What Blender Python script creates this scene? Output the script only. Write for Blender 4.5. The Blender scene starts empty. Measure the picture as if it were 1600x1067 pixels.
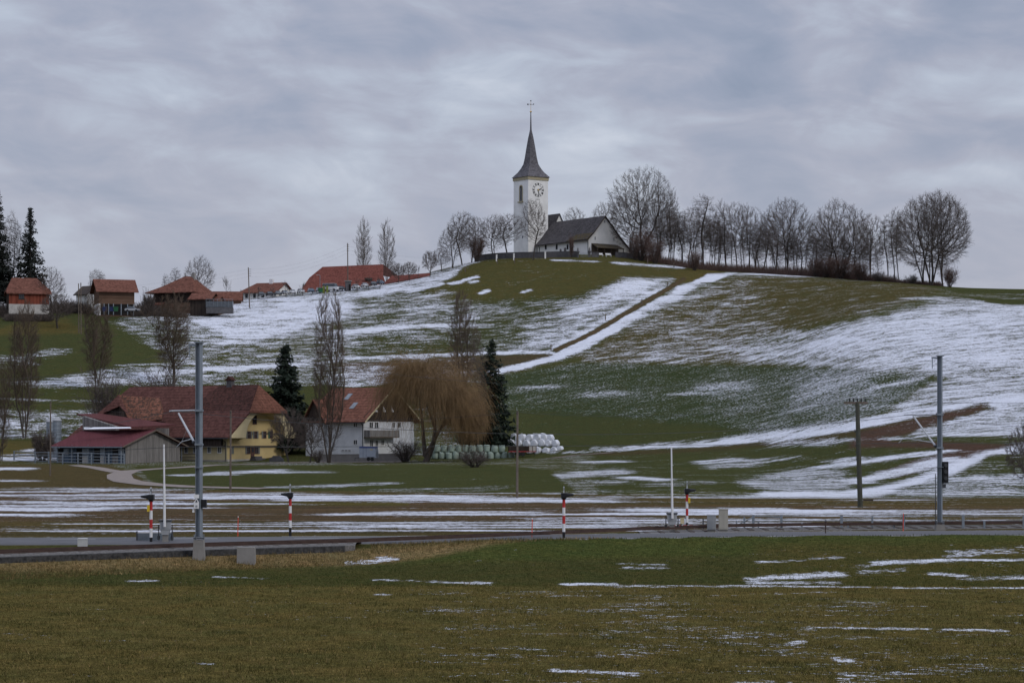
import bpy, bmesh, math, random
import numpy as np
from mathutils import Vector, Matrix
R = math.radians
sc = bpy.context.scene
COL = sc.collection

# ------------------------------------------------------------------ camera
F, HOR, CH = 3556.0, 680.0, 5.1            # focal length in photo pixels, horizon row, eye height
cam = bpy.data.cameras.new('camera'); cam.lens = 36 * F / 1600; cam.sensor_width = 36
cam.shift_y = (HOR - 533.5) / 1600; cam.clip_start = 1; cam.clip_end = 9000
co = bpy.data.objects.new('camera', cam); co.location = (0, 0, CH); co.rotation_euler = (R(90), 0, 0)
COL.objects.link(co); sc.camera = co
# ------------------------------------------------------------------ sky, sun, exposure
sc.view_settings.view_transform = 'Standard'; sc.view_settings.look = 'None'
sc.view_settings.gamma = 1; sc.view_settings.use_curve_mapping = False
sc.view_settings.exposure = 0.0
SUN_EL, SUN_AZ = R(36), R(128)             # azimuth clockwise from +Y: behind the camera, to the right
wd = bpy.data.worlds.new('World'); sc.world = wd; wd.use_nodes = True
wn = wd.node_tree; wn.nodes.clear()
def N(nt, t, **k):
    n = nt.nodes.new(t)
    for a, b in k.items():
        if a == 'ins':
            for i, v in b.items(): n.inputs[i].default_value = v
        else: setattr(n, a, b)
    return n
def mathn(nt, op, a, b=None, c=None, clamp=False):
    n = nt.nodes.new('ShaderNodeMath'); n.operation = op; n.use_clamp = clamp
    for i, v in enumerate((a, b, c)):
        if v is None: continue
        if isinstance(v, (int, float)): n.inputs[i].default_value = v
        else: nt.links.new(v, n.inputs[i])
    return n.outputs[0]
def ramp(nt, src, stops, interp='LINEAR'):
    n = nt.nodes.new('ShaderNodeValToRGB'); n.color_ramp.interpolation = interp
    e = n.color_ramp.elements
    while len(e) < len(stops): e.new(0.5)
    for el, (p, c) in zip(e, stops): el.position = p; el.color = (*c, 1) if len(c) == 3 else c
    nt.links.new(src, n.inputs[0]); return n.outputs[0]
def mixc(nt, f, a, b, mode='MIX'):
    n = nt.nodes.new('ShaderNodeMix'); n.data_type = 'RGBA'; n.blend_type = mode
    for i, v in ((0, f), (6, a), (7, b)):
        if isinstance(v, (int, float)): n.inputs[i].default_value = v
        elif isinstance(v, tuple): n.inputs[i].default_value = (*v, 1)
        else: nt.links.new(v, n.inputs[i])
    return n.outputs[2]
tc = N(wn, 'ShaderNodeTexCoord'); sep = N(wn, 'ShaderNodeSeparateXYZ'); L = wn.links.new
L(tc.outputs['Generated'], sep.inputs[0])
zc = mathn(wn, 'MAXIMUM', sep.outputs[2], 0.0)
den = mathn(wn, 'ADD', zc, 0.30)
cx = mathn(wn, 'MULTIPLY', sep.outputs[0], 5.0); cy = mathn(wn, 'MULTIPLY', mathn(wn, 'ADD', sep.outputs[2], mathn(wn, 'MULTIPLY', sep.outputs[0], .07)), 11.0)
cmb = N(wn, 'ShaderNodeCombineXYZ'); L(cx, cmb.inputs[0]); L(cy, cmb.inputs[1]); cmb.inputs[2].default_value = 3.7
n1 = N(wn, 'ShaderNodeTexNoise', ins={'Scale': 2.4, 'Detail': 7.0, 'Roughness': .47, 'Distortion': .6}); L(cmb.outputs[0], n1.inputs['Vector'])
mp = N(wn, 'ShaderNodeMapping', ins={'Location': (4.2, 1.3, 0), 'Scale': (2.6, 2.9, 1)}); L(cmb.outputs[0], mp.inputs[0])
n2 = N(wn, 'ShaderNodeTexNoise', ins={'Scale': 1.6, 'Detail': 7.0, 'Roughness': .56, 'Distortion': .5}); L(mp.outputs[0], n2.inputs['Vector'])
nn = mathn(wn, 'ADD', mathn(wn, 'MULTIPLY', n1.outputs['Fac'], .6), mathn(wn, 'MULTIPLY', n2.outputs['Fac'], .4))
nn = mathn(wn, 'ADD', mathn(wn, 'MULTIPLY', mathn(wn, 'SUBTRACT', nn, .5), .8), .502)
# a thinner stretch of cloud over the hill
def lobe(x, z, kx, kz, amp):
    dx = mathn(wn, 'MULTIPLY', mathn(wn, 'SUBTRACT', sep.outputs[0], x), kx); dz = mathn(wn, 'MULTIPLY', mathn(wn, 'SUBTRACT', sep.outputs[2], z), kz)
    q = mathn(wn, 'ADD', mathn(wn, 'MULTIPLY', dx, dx), mathn(wn, 'MULTIPLY', dz, dz)); return mathn(wn, 'MULTIPLY', mathn(wn, 'DIVIDE', 1.0, mathn(wn, 'ADD', 1.0, q)), amp)
nn = mathn(wn, 'ADD', nn, lobe(-.01, .135, 10, 26, .055)); nn = mathn(wn, 'ADD', nn, lobe(-.09, .115, 12, 50, .04)); nn = mathn(wn, 'SUBTRACT', nn, lobe(.2, .16, 12, 30, .03)); nn = mathn(wn, 'SUBTRACT', nn, lobe(-.17, .17, 8, 18, .035))
cloud = ramp(wn, nn, [(.36, (2.75, 3.25, 4.4)), (.45, (3.35, 3.75, 4.9)), (.52, (4.05, 4.3, 5.35)), (.59, (4.8, 5.3, 6.4)), (.68, (6.2, 6.7, 7.7))])
hz = ramp(wn, zc, [(0.0, (1, 1, 1)), (.06, (.85, .85, .85)), (.16, (0, 0, 0))])
cloud2 = mixc(wn, mathn(wn, 'MULTIPLY', hz, .42), cloud, (5.15, 5.2, 6.0))
# an overcast sky is about three times brighter overhead than at the horizon
boost = mathn(wn, 'ADD', 1.0, mathn(wn, 'MULTIPLY', mathn(wn, 'MAXIMUM', mathn(wn, 'SUBTRACT', zc, .22), 0), 2.1))
vm = N(wn, 'ShaderNodeVectorMath', operation='SCALE'); L(cloud2, vm.inputs[0]); L(boost, vm.inputs['Scale'])
sky = N(wn, 'ShaderNodeTexSky', sky_type='NISHITA', sun_disc=False, sun_elevation=SUN_EL, sun_rotation=SUN_AZ, air_density=1.2, dust_density=2)
skyc = mixc(wn, .92, sky.outputs[0], vm.outputs[0])
bg = N(wn, 'ShaderNodeBackground'); bg.inputs[1].default_value = .1; L(skyc, bg.inputs[0])
wo = N(wn, 'ShaderNodeOutputWorld'); L(bg.outputs[0], wo.inputs[0])
sl = bpy.data.lights.new('sun', 'SUN'); sl.energy = 1.0; sl.angle = R(14); sl.color = (1, .95, .88)
so = bpy.data.objects.new('sun', sl); COL.objects.link(so)
sd = Vector((math.sin(SUN_AZ) * math.cos(SUN_EL), math.cos(SUN_AZ) * math.cos(SUN_EL), math.sin(SUN_EL)))
so.rotation_euler = sd.to_track_quat('Z', 'Y').to_euler()
sc.cycles.max_bounces = 5; sc.cycles.diffuse_bounces = 3; sc.cycles.glossy_bounces = 2; sc.cycles.transparent_max_bounces = 8

# ------------------------------------------------------------------ helpers
def P(x, y, Y):                             # photo pixel + distance -> point
    return Vector(((x - 800) * Y / F, Y, CH - (y - HOR) * Y / F))
def tag(o, label=None, cat=None, group=None, kind=None):
    if label: o['label'] = label
    if cat: o['category'] = cat
    if group: o['group'] = group
    if kind: o['kind'] = kind
    return o
def empty(name, loc, rz=0, label=None, cat=None, group=None):
    o = bpy.data.objects.new(name, None); COL.objects.link(o); o.location = loc; o.rotation_euler = (0, 0, rz)
    o.empty_display_size = .5
    return tag(o, label, cat, group)
def link_mesh(name, V, Fc, mat, parent=None, smooth=False, loc=None, rz=0):
    me = bpy.data.meshes.new(name); me.from_pydata([tuple(v) for v in V], [], Fc)
    if smooth:
        me.polygons.foreach_set('use_smooth', [True] * len(me.polygons))
    if mat: me.materials.append(mat)
    o = bpy.data.objects.new(name, me); COL.objects.link(o)
    if parent: o.parent = parent
    if loc is not None: o.location = loc
    o.rotation_euler = (0, 0, rz)
    return o
def fast_mesh(name, V, Q, nper, mat, parent=None, smooth=False):
    """numpy verts (n,3), faces (m,nper)"""
    me = bpy.data.meshes.new(name); V = np.asarray(V, np.float32); Q = np.asarray(Q, np.int32)
    me.vertices.add(len(V)); me.vertices.foreach_set('co', V.ravel())
    m = len(Q); me.loops.add(m * nper); me.loops.foreach_set('vertex_index', Q.ravel())
    me.polygons.add(m); me.polygons.foreach_set('loop_start', np.arange(0, m * nper, nper, dtype=np.int32))
    me.polygons.foreach_set('loop_total', np.full(m, nper, np.int32))
    me.polygons.foreach_set('use_smooth', np.full(m, smooth))
    me.update(calc_edges=True)
    if mat: me.materials.append(mat)
    o = bpy.data.objects.new(name, me); COL.objects.link(o)
    if parent: o.parent = parent
    return o
def copy_tree(o, parent=None):
    c = o.copy(); COL.objects.link(c); c.parent = parent
    for ch in o.children: copy_tree(ch, c)
    return c

class MB:
    def __init__(s): s.v = []; s.f = []
    def poly(s, pts):
        k = len(s.v); s.v += [Vector(p) for p in pts]; s.f.append(tuple(range(k, k + len(pts)))); return s
    def box(s, c, d, rz=0, M=None):
        k = len(s.v); hx, hy, hz = d[0] / 2, d[1] / 2, d[2] / 2
        m = M if M else Matrix.Rotation(rz, 3, 'Z')
        for sx, sy, sz in ((-1,-1,-1),(1,-1,-1),(1,1,-1),(-1,1,-1),(-1,-1,1),(1,-1,1),(1,1,1),(-1,1,1)):
            s.v.append(Vector(c) + m @ Vector((sx*hx, sy*hy, sz*hz)))
        s.f += [tuple(k+i for i in q) for q in ((3,2,1,0),(4,5,6,7),(0,1,5,4),(1,2,6,5),(2,3,7,6),(3,0,4,7))]; return s
    def bb(s, x0, x1, y0, y1, z0, z1): return s.box(((x0+x1)/2, (y0+y1)/2, (z0+z1)/2), (abs(x1-x0), abs(y1-y0), abs(z1-z0)))
    def tube(s, a, b, r0, r1=None, n=8, cap=True):
        a, b = Vector(a), Vector(b); r1 = r0 if r1 is None else r1; d = (b - a).normalized()
        u = d.orthogonal().normalized(); w = d.cross(u); k = len(s.v)
        for p, r in ((a, r0), (b, r1)):
            for i in range(n):
                t = 2 * math.pi * i / n; s.v.append(p + (u * math.cos(t) + w * math.sin(t)) * r)
        for i in range(n):
            j = (i + 1) % n; s.f.append((k+i, k+j, k+n+j, k+n+i))
        if cap: s.f.append(tuple(k+n-1-i for i in range(n))); s.f.append(tuple(k+n+i for i in range(n)))
        return s
    def path(s, pts, r, n=6):
        for a, b in zip(pts[:-1], pts[1:]): s.tube(a, b, r, r, n)
        return s
    def ext(s, pts, off):                   # extrude polygon by a vector
        k = len(s.v); n = len(pts); off = Vector(off)
        s.v += [Vector(p) for p in pts] + [Vector(p) + off for p in pts]
        s.f.append(tuple(k+i for i in range(n))); s.f.append(tuple(k+2*n-1-i for i in range(n)))
        for i in range(n):
            j = (i+1) % n; s.f.append((k+j, k+i, k+n+i, k+n+j))
        return s
    def slab(s, pts, t=.25): return s.ext(pts, (0, 0, -t))
    def lathe(s, prof, c=(0,0,0), n=16, axis='Z'):
        k = len(s.v); c = Vector(c)
        for r, z in prof:
            for i in range(n):
                t = 2*math.pi*i/n; x, y = r*math.cos(t), r*math.sin(t)
                s.v.append(c + (Vector((x, y, z)) if axis == 'Z' else Vector((z, x, y)) if axis == 'X' else Vector((x, z, y))))
        for a in range(len(prof)-1):
            for i in range(n):
                j = (i+1) % n; s.f.append((k+a*n+i, k+a*n+j, k+(a+1)*n+j, k+(a+1)*n+i))
        s.f.append(tuple(k+n-1-i for i in range(n))); m = k+(len(prof)-1)*n; s.f.append(tuple(m+i for i in range(n)))
        return s
    def build(s, name, mat, parent=None, smooth=False, loc=None, rz=0):
        o = link_mesh(name, s.v, s.f, mat, parent, smooth, loc, rz)
        bm = bmesh.new(); bm.from_mesh(o.data); bmesh.ops.recalc_face_normals(bm, faces=bm.faces); bm.to_mesh(o.data); bm.free()
        return o

# ------------------------------------------------------------------ materials
def mat(name, col, rough=.85, var=.18, scale=1.5, bump=0, bscale=None, spec=.3, metal=0, col2=None):
    m = bpy.data.materials.new(name); m.use_nodes = True; nt = m.node_tree; b = nt.nodes['Principled BSDF']
    b.inputs['Roughness'].default_value = rough; b.inputs['Specular IOR Level'].default_value = spec; b.inputs['Metallic'].default_value = metal
    t = N(nt, 'ShaderNodeTexCoord'); n = N(nt, 'ShaderNodeTexNoise', ins={'Scale': scale, 'Detail': 5.0, 'Roughness': .65}); nt.links.new(t.outputs['Object'], n.inputs['Vector'])
    c2 = col2 or tuple(min(1, c * (1 + var)) for c in col); c1 = tuple(c * (1 - var) for c in col)
    c = ramp(nt, n.outputs['Fac'], [(.3, c1), (.7, c2)])
    nt.links.new(c, b.inputs['Base Color'])
    if bump:
        n2 = N(nt, 'ShaderNodeTexNoise', ins={'Scale': bscale or scale * 6, 'Detail': 4.0}); nt.links.new(t.outputs['Object'], n2.inputs['Vector'])
        bp = N(nt, 'ShaderNodeBump', ins={'Strength': .6, 'Distance': bump}); nt.links.new(n2.outputs['Fac'], bp.inputs['Height']); nt.links.new(bp.outputs[0], b.inputs['Normal'])
    return m
def tile_mat(name, col, row=.42, dark=.55, patch=None, var=.25):
    """clay tile roof: rows along height, per-tile tint, weathering"""
    m = bpy.data.materials.new(name); m.use_nodes = True; nt = m.node_tree; b = nt.nodes['Principled BSDF']; b.inputs['Roughness'].default_value = .9
    b.inputs['Specular IOR Level'].default_value = .03
    t = N(nt, 'ShaderNodeTexCoord'); sp = N(nt, 'ShaderNodeSeparateXYZ'); nt.links.new(t.outputs['Object'], sp.inputs[0])
    fr = mathn(nt, 'FRACT', mathn(nt, 'DIVIDE', sp.outputs[2], row))
    line = ramp(nt, fr, [(0.0, (dark,)*3), (.22, (1,)*3), (.85, (1.0,)*3), (1.0, (dark,)*3)])
    v = N(nt, 'ShaderNodeTexVoronoi', ins={'Scale': 2.6}); nt.links.new(t.outputs['Object'], v.inputs['Vector'])
    n = N(nt, 'ShaderNodeTexNoise', ins={'Scale': .45, 'Detail': 6.0, 'Roughness': .7}); nt.links.new(t.outputs['Object'], n.inputs['Vector'])
    base = ramp(nt, n.outputs['Fac'], [(.3, tuple(c*(1-var) for c in col)), (.55, col), (.75, tuple(c*(1+var) for c in col))])
    vv = N(nt, 'ShaderNodeSeparateColor'); nt.links.new(v.outputs['Color'], vv.inputs[0]); vr = ramp(nt, vv.outputs[0], [(0, (.72,)*3), (1, (1.25,)*3)]); tint = mixc(nt, 1.0, base, vr, 'MULTIPLY')
    if patch:
        n3 = N(nt, 'ShaderNodeTexNoise', ins={'Scale': 2.2, 'Detail': 6.0, 'Roughness': .75}); nt.links.new(t.outputs['Object'], n3.inputs['Vector'])
        f = ramp(nt, n3.outputs['Fac'], [(.46, (0,)*3), (.58, (1,)*3)]); tint = mixc(nt, f, tint, patch)
    c = mixc(nt, 1.0, tint, line, 'MULTIPLY'); nt.links.new(c, b.inputs['Base Color'])
    bp = N(nt, 'ShaderNodeBump', ins={'Strength': .5, 'Distance': .06}); nt.links.new(fr, bp.inputs['Height']); nt.links.new(bp.outputs[0], b.inputs['Normal'])
    return m
def plank_mat(name, col, w=.22, axis=0, var=.25, dark=.6, horiz=False):
    m = bpy.data.materials.new(name); m.use_nodes = True; nt = m.node_tree; b = nt.nodes['Principled BSDF']; b.inputs['Roughness'].default_value = .9
    b.inputs['Specular IOR Level'].default_value = .03
    t = N(nt, 'ShaderNodeTexCoord'); sp = N(nt, 'ShaderNodeSeparateXYZ'); nt.links.new(t.outputs['Object'], sp.inputs[0])
    s = sp.outputs[2] if horiz else mathn(nt, 'ADD', sp.outputs[0], sp.outputs[1])
    q = mathn(nt, 'DIVIDE', s, w); fr = mathn(nt, 'FRACT', q); fl = mathn(nt, 'FLOOR', q)
    wnz = N(nt, 'ShaderNodeTexWhiteNoise', noise_dimensions='1D'); nt.links.new(fl, wnz.inputs['W'])
    line = ramp(nt, fr, [(0.0, (dark,)*3), (.12, (1,)*3)])
    base = ramp(nt, wnz.outputs['Value'], [(0, tuple(c*(1-var) for c in col)), (1, tuple(c*(1+var) for c in col))])
    mpn = N(nt, 'ShaderNodeMapping', ins={'Scale': (3, 3, .4) if not horiz else (.4, .4, 3)}); nt.links.new(t.outputs['Object'], mpn.inputs[0])
    n = N(nt, 'ShaderNodeTexNoise', ins={'Scale': 1.2, 'Detail': 6.0, 'Roughness': .7}); nt.links.new(mpn.outputs[0], n.inputs['Vector'])
    st = ramp(nt, n.outputs['Fac'], [(.3, (.7,)*3), (.7, (1.2,)*3)])
    c = mixc(nt, 1.0, mixc(nt, 1.0, base, st, 'MULTIPLY'), line, 'MULTIPLY'); nt.links.new(c, b.inputs['Base Color'])
    return m
def glass_mat(name, col=(.02, .025, .03), rough=.15):
    m = mat(name, col, rough=rough, var=.3, spec=.6); return m
# ------------------------------------------------------------------ terrain
def zy(Y, y): return CH - (y - HOR) * Y / F
def tY(x): return np.interp(x, [-600, 0, 300, 550, 700, 850, 1000, 1150, 1300, 1600, 2200], [82, 89, 94.5, 98.5, 102, 106.2, 111, 115, 117, 119, 123])      # railway centre line
def rY(x): return np.interp(x, [-600, 0, 300, 600, 900, 1200, 1600, 2200], [102, 102.6, 103.2, 103.8, 105.8, 108.7, 110.2, 113])                          # road centre line
far = {
 -500: [(400,725),(440,690),(480,628),(520,555),(560,492),(575,482)],
 0: [(395,723),(430,690),(470,620),(510,560),(545,510),(562,487),(600,484)],
 150: [(395,723),(430,690),(470,622),(510,560),(545,512),(563,489),(600,486)],
 300: [(400,722),(440,690),(480,622),(520,557),(560,500),(588,483),(610,480)],
 400: [(400,721),(440,686),(480,620),(520,558),(560,503),(598,466),(620,463)],
 500: [(400,721),(440,680),(480,614),(520,556),(560,503),(602,457),(625,454)],
 600: [(400,720),(440,676),(480,612),(520,552),(560,496),(606,446),(625,444)],
 700: [(400,718),(440,672),(480,612),(520,550),(560,492),(600,440),(620,419),(635,416)],
 740: [(400,717),(440,670),(480,610),(520,548),(560,488),(600,432),(622,408),(645,404)],
 830: [(400,715),(430,690),(470,622),(510,556),(560,482),(600,424),(628,400),(660,397)],
 960: [(360,718),(400,692),(440,640),(480,585),(530,508),(590,422),(622,397),(660,393)],
 1050: [(340,720),(390,688),(435,630),(480,574),(530,503),(585,435),(610,416),(650,412)],
 1100: [(330,722),(380,690),(430,627),(480,568),(530,500),(580,443),(605,424),(640,421)],
 1200: [(290,738),(350,698),(400,648),(450,588),(510,510),(560,454),(595,428),(630,426)],
 1350: [(225,762),(280,718),(330,674),(390,608),(450,528),(520,457),(570,436),(600,436)],
 1500: [(205,772),(260,715),(320,664),(380,597),(440,522),(500,468),(545,450),(570,450)],
 1600: [(205,773),(260,713),(320,656),(380,588),(450,500),(520,458),(550,452),(570,452)],
 2200: [(205,773),(260,708),(330,630),(400,545),(460,486),(540,450),(570,450)]}
XS = np.arange(-800, 2401, 20.0); YS = np.arange(10, 701, 1.0)
cols = sorted(far); ZF = []
for c in cols:
    pts = far[c]; yy = [10, 118, 160] + [p[0] for p in pts]; zz = [0, 0, 0] + [zy(*p) for p in pts]
    yl, zl = yy[-1], zz[-1]; yy += [yl + 60, yl + 400]; zz += [zl - .5, zl - 22]
    ZF.append(np.interp(YS, yy, zz))
ZF = np.array(ZF)
ZG = np.array([[np.interp(x, cols, ZF[:, j]) for j in range(len(YS))] for x in XS])
def blur(A, s, ax):
    r = int(3 * s) + 1; k = np.exp(-.5 * (np.arange(-r, r + 1) / s) ** 2); k /= k.sum()
    return np.apply_along_axis(lambda v: np.convolve(np.pad(v, r, mode='edge'), k, 'valid'), ax, A)
ZG = blur(blur(ZG, 2.0, 0), 5.0, 1)
def near_add(x, Y):
    """offset of the near field, bank and road bed over z = 0"""
    s = tY(x); r = rY(x)
    w = np.clip((x - 520) / 260, 0, 1); w = w*w*(3-2*w)
    # left: bank below the track; right: meadow rising to a crest before the road
    def prof(pts, t): return np.interp(t, [p[0] for p in pts], [p[1] for p in pts])
    a = prof([(-60, -.35), (-8, -.35), (-4.6, -.22), (-2.6, .12), (-1.8, .22), (4, .28)], Y - s)
    b = prof([(-60, -.35), (-22, -.35), (-13, -.1), (-5.5, .42), (-4.2, .5), (-3.6, .3)], Y - r)
    a2 = np.where(Y < s + 4, a, .28)
    n = a2 * (1 - w) + b * w
    back = np.interp(Y - np.maximum(r + 3.5, s + 2.5), [0, 1.5, 5], [.28, .22, 0])
    beyond = np.maximum(r + 3.5, s * (w > .5) + 2.5)
    return np.where(Y > beyond, back, np.where(Y > r - 3.6, .3, n))
_far_end = YS[-1]
def hz_(X, Y):
    X = np.asarray(X, float); Y = np.asarray(Y, float)
    x = 800 + X * F / np.maximum(Y, 5)
    xi = np.clip((x - XS[0]) / 20, 0, len(XS) - 1.001); yi = np.clip(Y - YS[0], 0, len(YS) - 1.001)
    i = xi.astype(int); j = yi.astype(int); a = xi - i; b = yi - j
    z = (ZG[i, j]*(1-a) + ZG[i+1, j]*a)*(1-b) + (ZG[i, j+1]*(1-a) + ZG[i+1, j+1]*a)*b
    z = z + np.where(Y < 125, near_add(x, Y), 0)
    d = np.maximum(Y - _far_end, 0); z = z + np.where(d > 0, (-6 - z) * (1 - np.exp(-d / 500)), 0)
    z = z + np.where(Y > 130, 1, 0) * np.clip((Y - 130) / 60, 0, 1) * .12 * np.sin(X * .11 + 2*np.sin(Y * .05)) * np.sin(Y * .09 + X * .03)
    return z
def gz(X, Y): return float(hz_(X, Y))
def G(x, Y):                                # point of the ground on pixel column x at distance Y
    X = (x - 800) * Y / F; return Vector((X, Y, gz(X, Y)))
def gp(x, y, Y0=120, Y1=660):               # first ground point seen at pixel (x, y) beyond Y0
    Ys = np.linspace(Y0, Y1, 2200); Xs = (x - 800) * Ys / F; zz = hz_(Xs, Ys)
    yy = HOR - (zz - CH) * F / Ys; k = np.argmax(yy <= y)
    if yy[k] > y: k = int(np.argmin(yy))
    return Vector((Xs[k], Ys[k], zz[k]))
# vertex grid: fine where the photograph looks, coarse around it
gx = np.concatenate([np.linspace(-2600, -500, 30), np.arange(-480, -20, 12), np.arange(-10, 1611, 2.6), np.arange(1622, 2100, 12), np.linspace(2120, 4200, 30)])
gy = np.concatenate([np.linspace(8, 46, 10), 1 / np.linspace(1/47.5, 1/119, 190), 1 / np.linspace(1/119.4, 1/400, 190), np.linspace(401.5, 660, 210), 660 * (6500/660) ** np.linspace(.01, 1, 30)])
GX, GY = np.meshgrid(gx, gy); WX = (GX - 800) * GY / F; WZ = hz_(WX, GY)
PY = HOR - (WZ - CH) * F / GY               # pixel row of each vertex, only used to look up the land-use map below
px, py = GX.ravel(), PY.ravel(); DY = GY.ravel()
snow = np.full(px.shape, .25); colr = np.zeros((px.size, 3))
Gc, Oc, Bc, Wc, Sc, Dc = (.044,.050,.020), (.070,.060,.022), (.070,.052,.031), (.036,.047,.021), (.062,.040,.030), (.150,.110,.052)
colr[:] = (.052, .055, .021)
def sst(t): t = np.clip(t, 0, 1); return t*t*(3-2*t)
_wob = 6*np.sin(px*.031+py*.05) + 4*np.sin(px*.083-py*.11) + 2.5*np.sin(px*.19+py*.23)
def patch(pts, D=None, c=None, fe=14, asp=2.5, Yr=None):
    q = np.array(pts, float); X = px + _wob*.5; Yp = py * asp
    b = (X > q[:,0].min() - fe*1.5) & (X < q[:,0].max() + fe*1.5) & (Yp > q[:,1].min()*asp - fe*1.5) & (Yp < q[:,1].max()*asp + fe*1.5)
    if Yr: b &= (DY > Yr[0]) & (DY < Yr[1])
    I = np.nonzero(b)[0]
    if not len(I): return
    X, Yp = X[I], Yp[I]; d2 = np.full(len(I), 1e12); ins = np.zeros(len(I), bool)
    for (x0, y0), (x1, y1) in zip(q, np.roll(q, -1, 0)):
        y0 *= asp; y1 *= asp; ex, ey = x1-x0, y1-y0
        t = np.clip(((X-x0)*ex + (Yp-y0)*ey) / (ex*ex+ey*ey+1e-9), 0, 1)
        d2 = np.minimum(d2, (X-x0-t*ex)**2 + (Yp-y0-t*ey)**2)
        if y0 != y1: ins ^= ((y0 > Yp) != (y1 > Yp)) & (X < (x1-x0)*(Yp-y0)/(y1-y0) + x0)
    sd_ = np.sqrt(d2) * np.where(ins, 1, -1); m = sst(sd_ / fe * .5 + .5)
    if D is not None:
        if D > .6 and D < 1.05: D = .6 + (D - .6) * .72
        snow[I] = snow[I]*(1-m) + D*m
    if c is not None: colr[I] = colr[I]*(1-m[:, None]) + np.array(c)*m[:, None]
def stroke(pts, D=None, w=3, c=None, fe=None, endf=25, Yr=None):
    """a streak along a polyline; w = half height in pixels"""
    fe = (fe or w*.8) * 1.7
    if D is not None and D > .3: D = .5 + (D - .5) * ((.80 if D > .94 else .58) if not Yr or Yr[0] > 20 else .5)
    q = np.array(pts, float); X = px; Yp = py + _wob*.06*w/3
    b = (X > q[:,0].min() - endf*2) & (X < q[:,0].max() + endf*2) & (Yp > q[:,1].min() - w*3-3) & (Yp < q[:,1].max() + w*3+3)
    if Yr: b &= (DY > Yr[0]) & (DY < Yr[1])
    I = np.nonzero(b)[0]
    if not len(I): return
    X, Yp = X[I], Yp[I]; d = np.full(len(I), 1e6); A = w/endf
    for (x0, y0), (x1, y1) in zip(q[:-1], q[1:]):
        ex, ey = (x1-x0)*A, y1-y0
        t = np.clip(((X-x0)*A*ex + (Yp-y0)*ey) / (ex*ex+ey*ey+1e-9), 0, 1)
        # height distance to the line, slow fall-off past its ends
        d = np.minimum(d, np.sqrt(((X-x0)*A-t*ex)**2 + (Yp-y0-t*ey)**2) if abs(y1-y0) < .8*abs(x1-x0) else np.sqrt((X-x0-t*(x1-x0))**2 + (Yp-y0-t*ey)**2))
    m = sst((w + fe*.5 - d) / fe)
    if D is not None: snow[I] = snow[I]*(1-m) + D*m
    if c is not None: colr[I] = colr[I]*(1-m[:, None]) + np.array(c)*m[:, None]
H = (119, 700)
# hillside, left
patch([(-400,470),(260,487),(300,500),(240,560),(250,578),(-400,592)], .02, Gc, 16, Yr=H)
patch([(60,500),(100,497),(125,520),(60,523),(-50,524)], .02, Oc, 10, Yr=H)
patch([(-400,585),(250,572),(640,600),(620,720),(-400,720)], .06, (.045,.050,.019), 10, Yr=H)
patch([(-400,552),(40,555),(60,575),(-400,585)], .42, None, 10, Yr=H)
patch([(60,594),(200,572),(330,572),(330,600),(150,606),(50,604)], .55, None, 8, Yr=H)
patch([(-400,640),(150,640),(150,684),(-400,690)], .5, None, 10, Yr=H)
stroke([(40,598),(170,595),(300,590)], .85, 3, Yr=H); stroke([(-20,622),(80,626),(150,627)], .9, 1.5, Yr=H); stroke([(60,556),(90,548)], .5, 4, Yr=H)
patch([(-400,683),(100,690),(160,720),(-400,722)], .04, Oc, 10, Yr=H)
patch([(165,500),(250,488),(320,500),(300,560),(245,545),(200,520)], .42, None, 18, Yr=H)
patch([(230,498),(290,492),(400,466),(500,455),(560,449),(620,436),(745,405),(700,440),(600,480),(560,510),(560,560),(420,600),(250,598),(240,575),(300,550),(285,510)], .56, None, 14, Yr=H)
patch([(285,505),(400,472),(560,455),(650,437),(640,446),(575,475),(520,500),(430,525),(300,572),(290,560),(350,530),(300,515)], .88, None, 12, Yr=H)
patch([(295,500),(320,510),(352,533),(318,540),(295,530)], .5, None, 10, Yr=H)
patch([(210,484),(420,465),(540,453),(560,452),(420,480),(280,494),(225,494)], .82, None, 8, Yr=H)
patch([(300,548),(420,530),(560,500),(600,560),(450,600),(250,602)], .44, None, 14, Yr=H)
stroke([(230,584),(420,572),(560,565),(700,554)], .97, 3, Yr=H); stroke([(200,570),(300,568)], .9, 1.5, Yr=H)
# middle slope below the church
patch([(560,470),(700,432),(850,425),(1000,430),(960,475),(860,552),(560,560),(545,520)], .33, (.045,.050,.020), 20, Yr=H)
patch([(730,411),(830,398),(970,395),(1090,420),(1070,432),(960,440),(900,462),(760,470),(640,470),(690,440)], .09, (.060,.056,.021), 14, Yr=H)
patch([(600,452),(745,407),(700,437),(640,458)], .8, None, 8, Yr=H)
for s_ in ([(704,443),(722,440)], [(726,437),(745,433)], [(735,441),(745,440)], [(752,458),(763,454)], [(818,456),(828,453)], [(640,455),(690,444)]): stroke(s_, .98, 2, endf=5, Yr=H)
stroke([(868,407),(915,408),(930,409)], .9, 1.3, endf=8, Yr=H); stroke([(965,411),(1000,414),(1060,418)], .85, 2, endf=12, Yr=H)
patch([(880,475),(980,440),(1055,436),(960,485),(870,548),(800,552),(770,530),(820,500)], .55, None, 18, Yr=H)
patch([(985,433),(1040,437),(975,470),(890,500),(880,490)], .85, None, 14, Yr=H)
stroke([(540,519),(640,510),(740,508)], .95, 3, Yr=H); stroke([(740,510),(860,508),(960,506)], .72, 1.6, Yr=H)
patch([(740,512),(820,512),(820,545),(740,548)], .28, Gc, 14, Yr=H)
patch([(610,535),(740,530),(740,552),(600,556)], .22, Gc, 14, Yr=H)
patch([(560,470),(700,450),(760,500),(560,508)], .46, None, 16, Yr=H)
stroke([(560,560),(700,554),(770,552),(870,550)], .98, 2.2, Yr=H)
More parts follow.
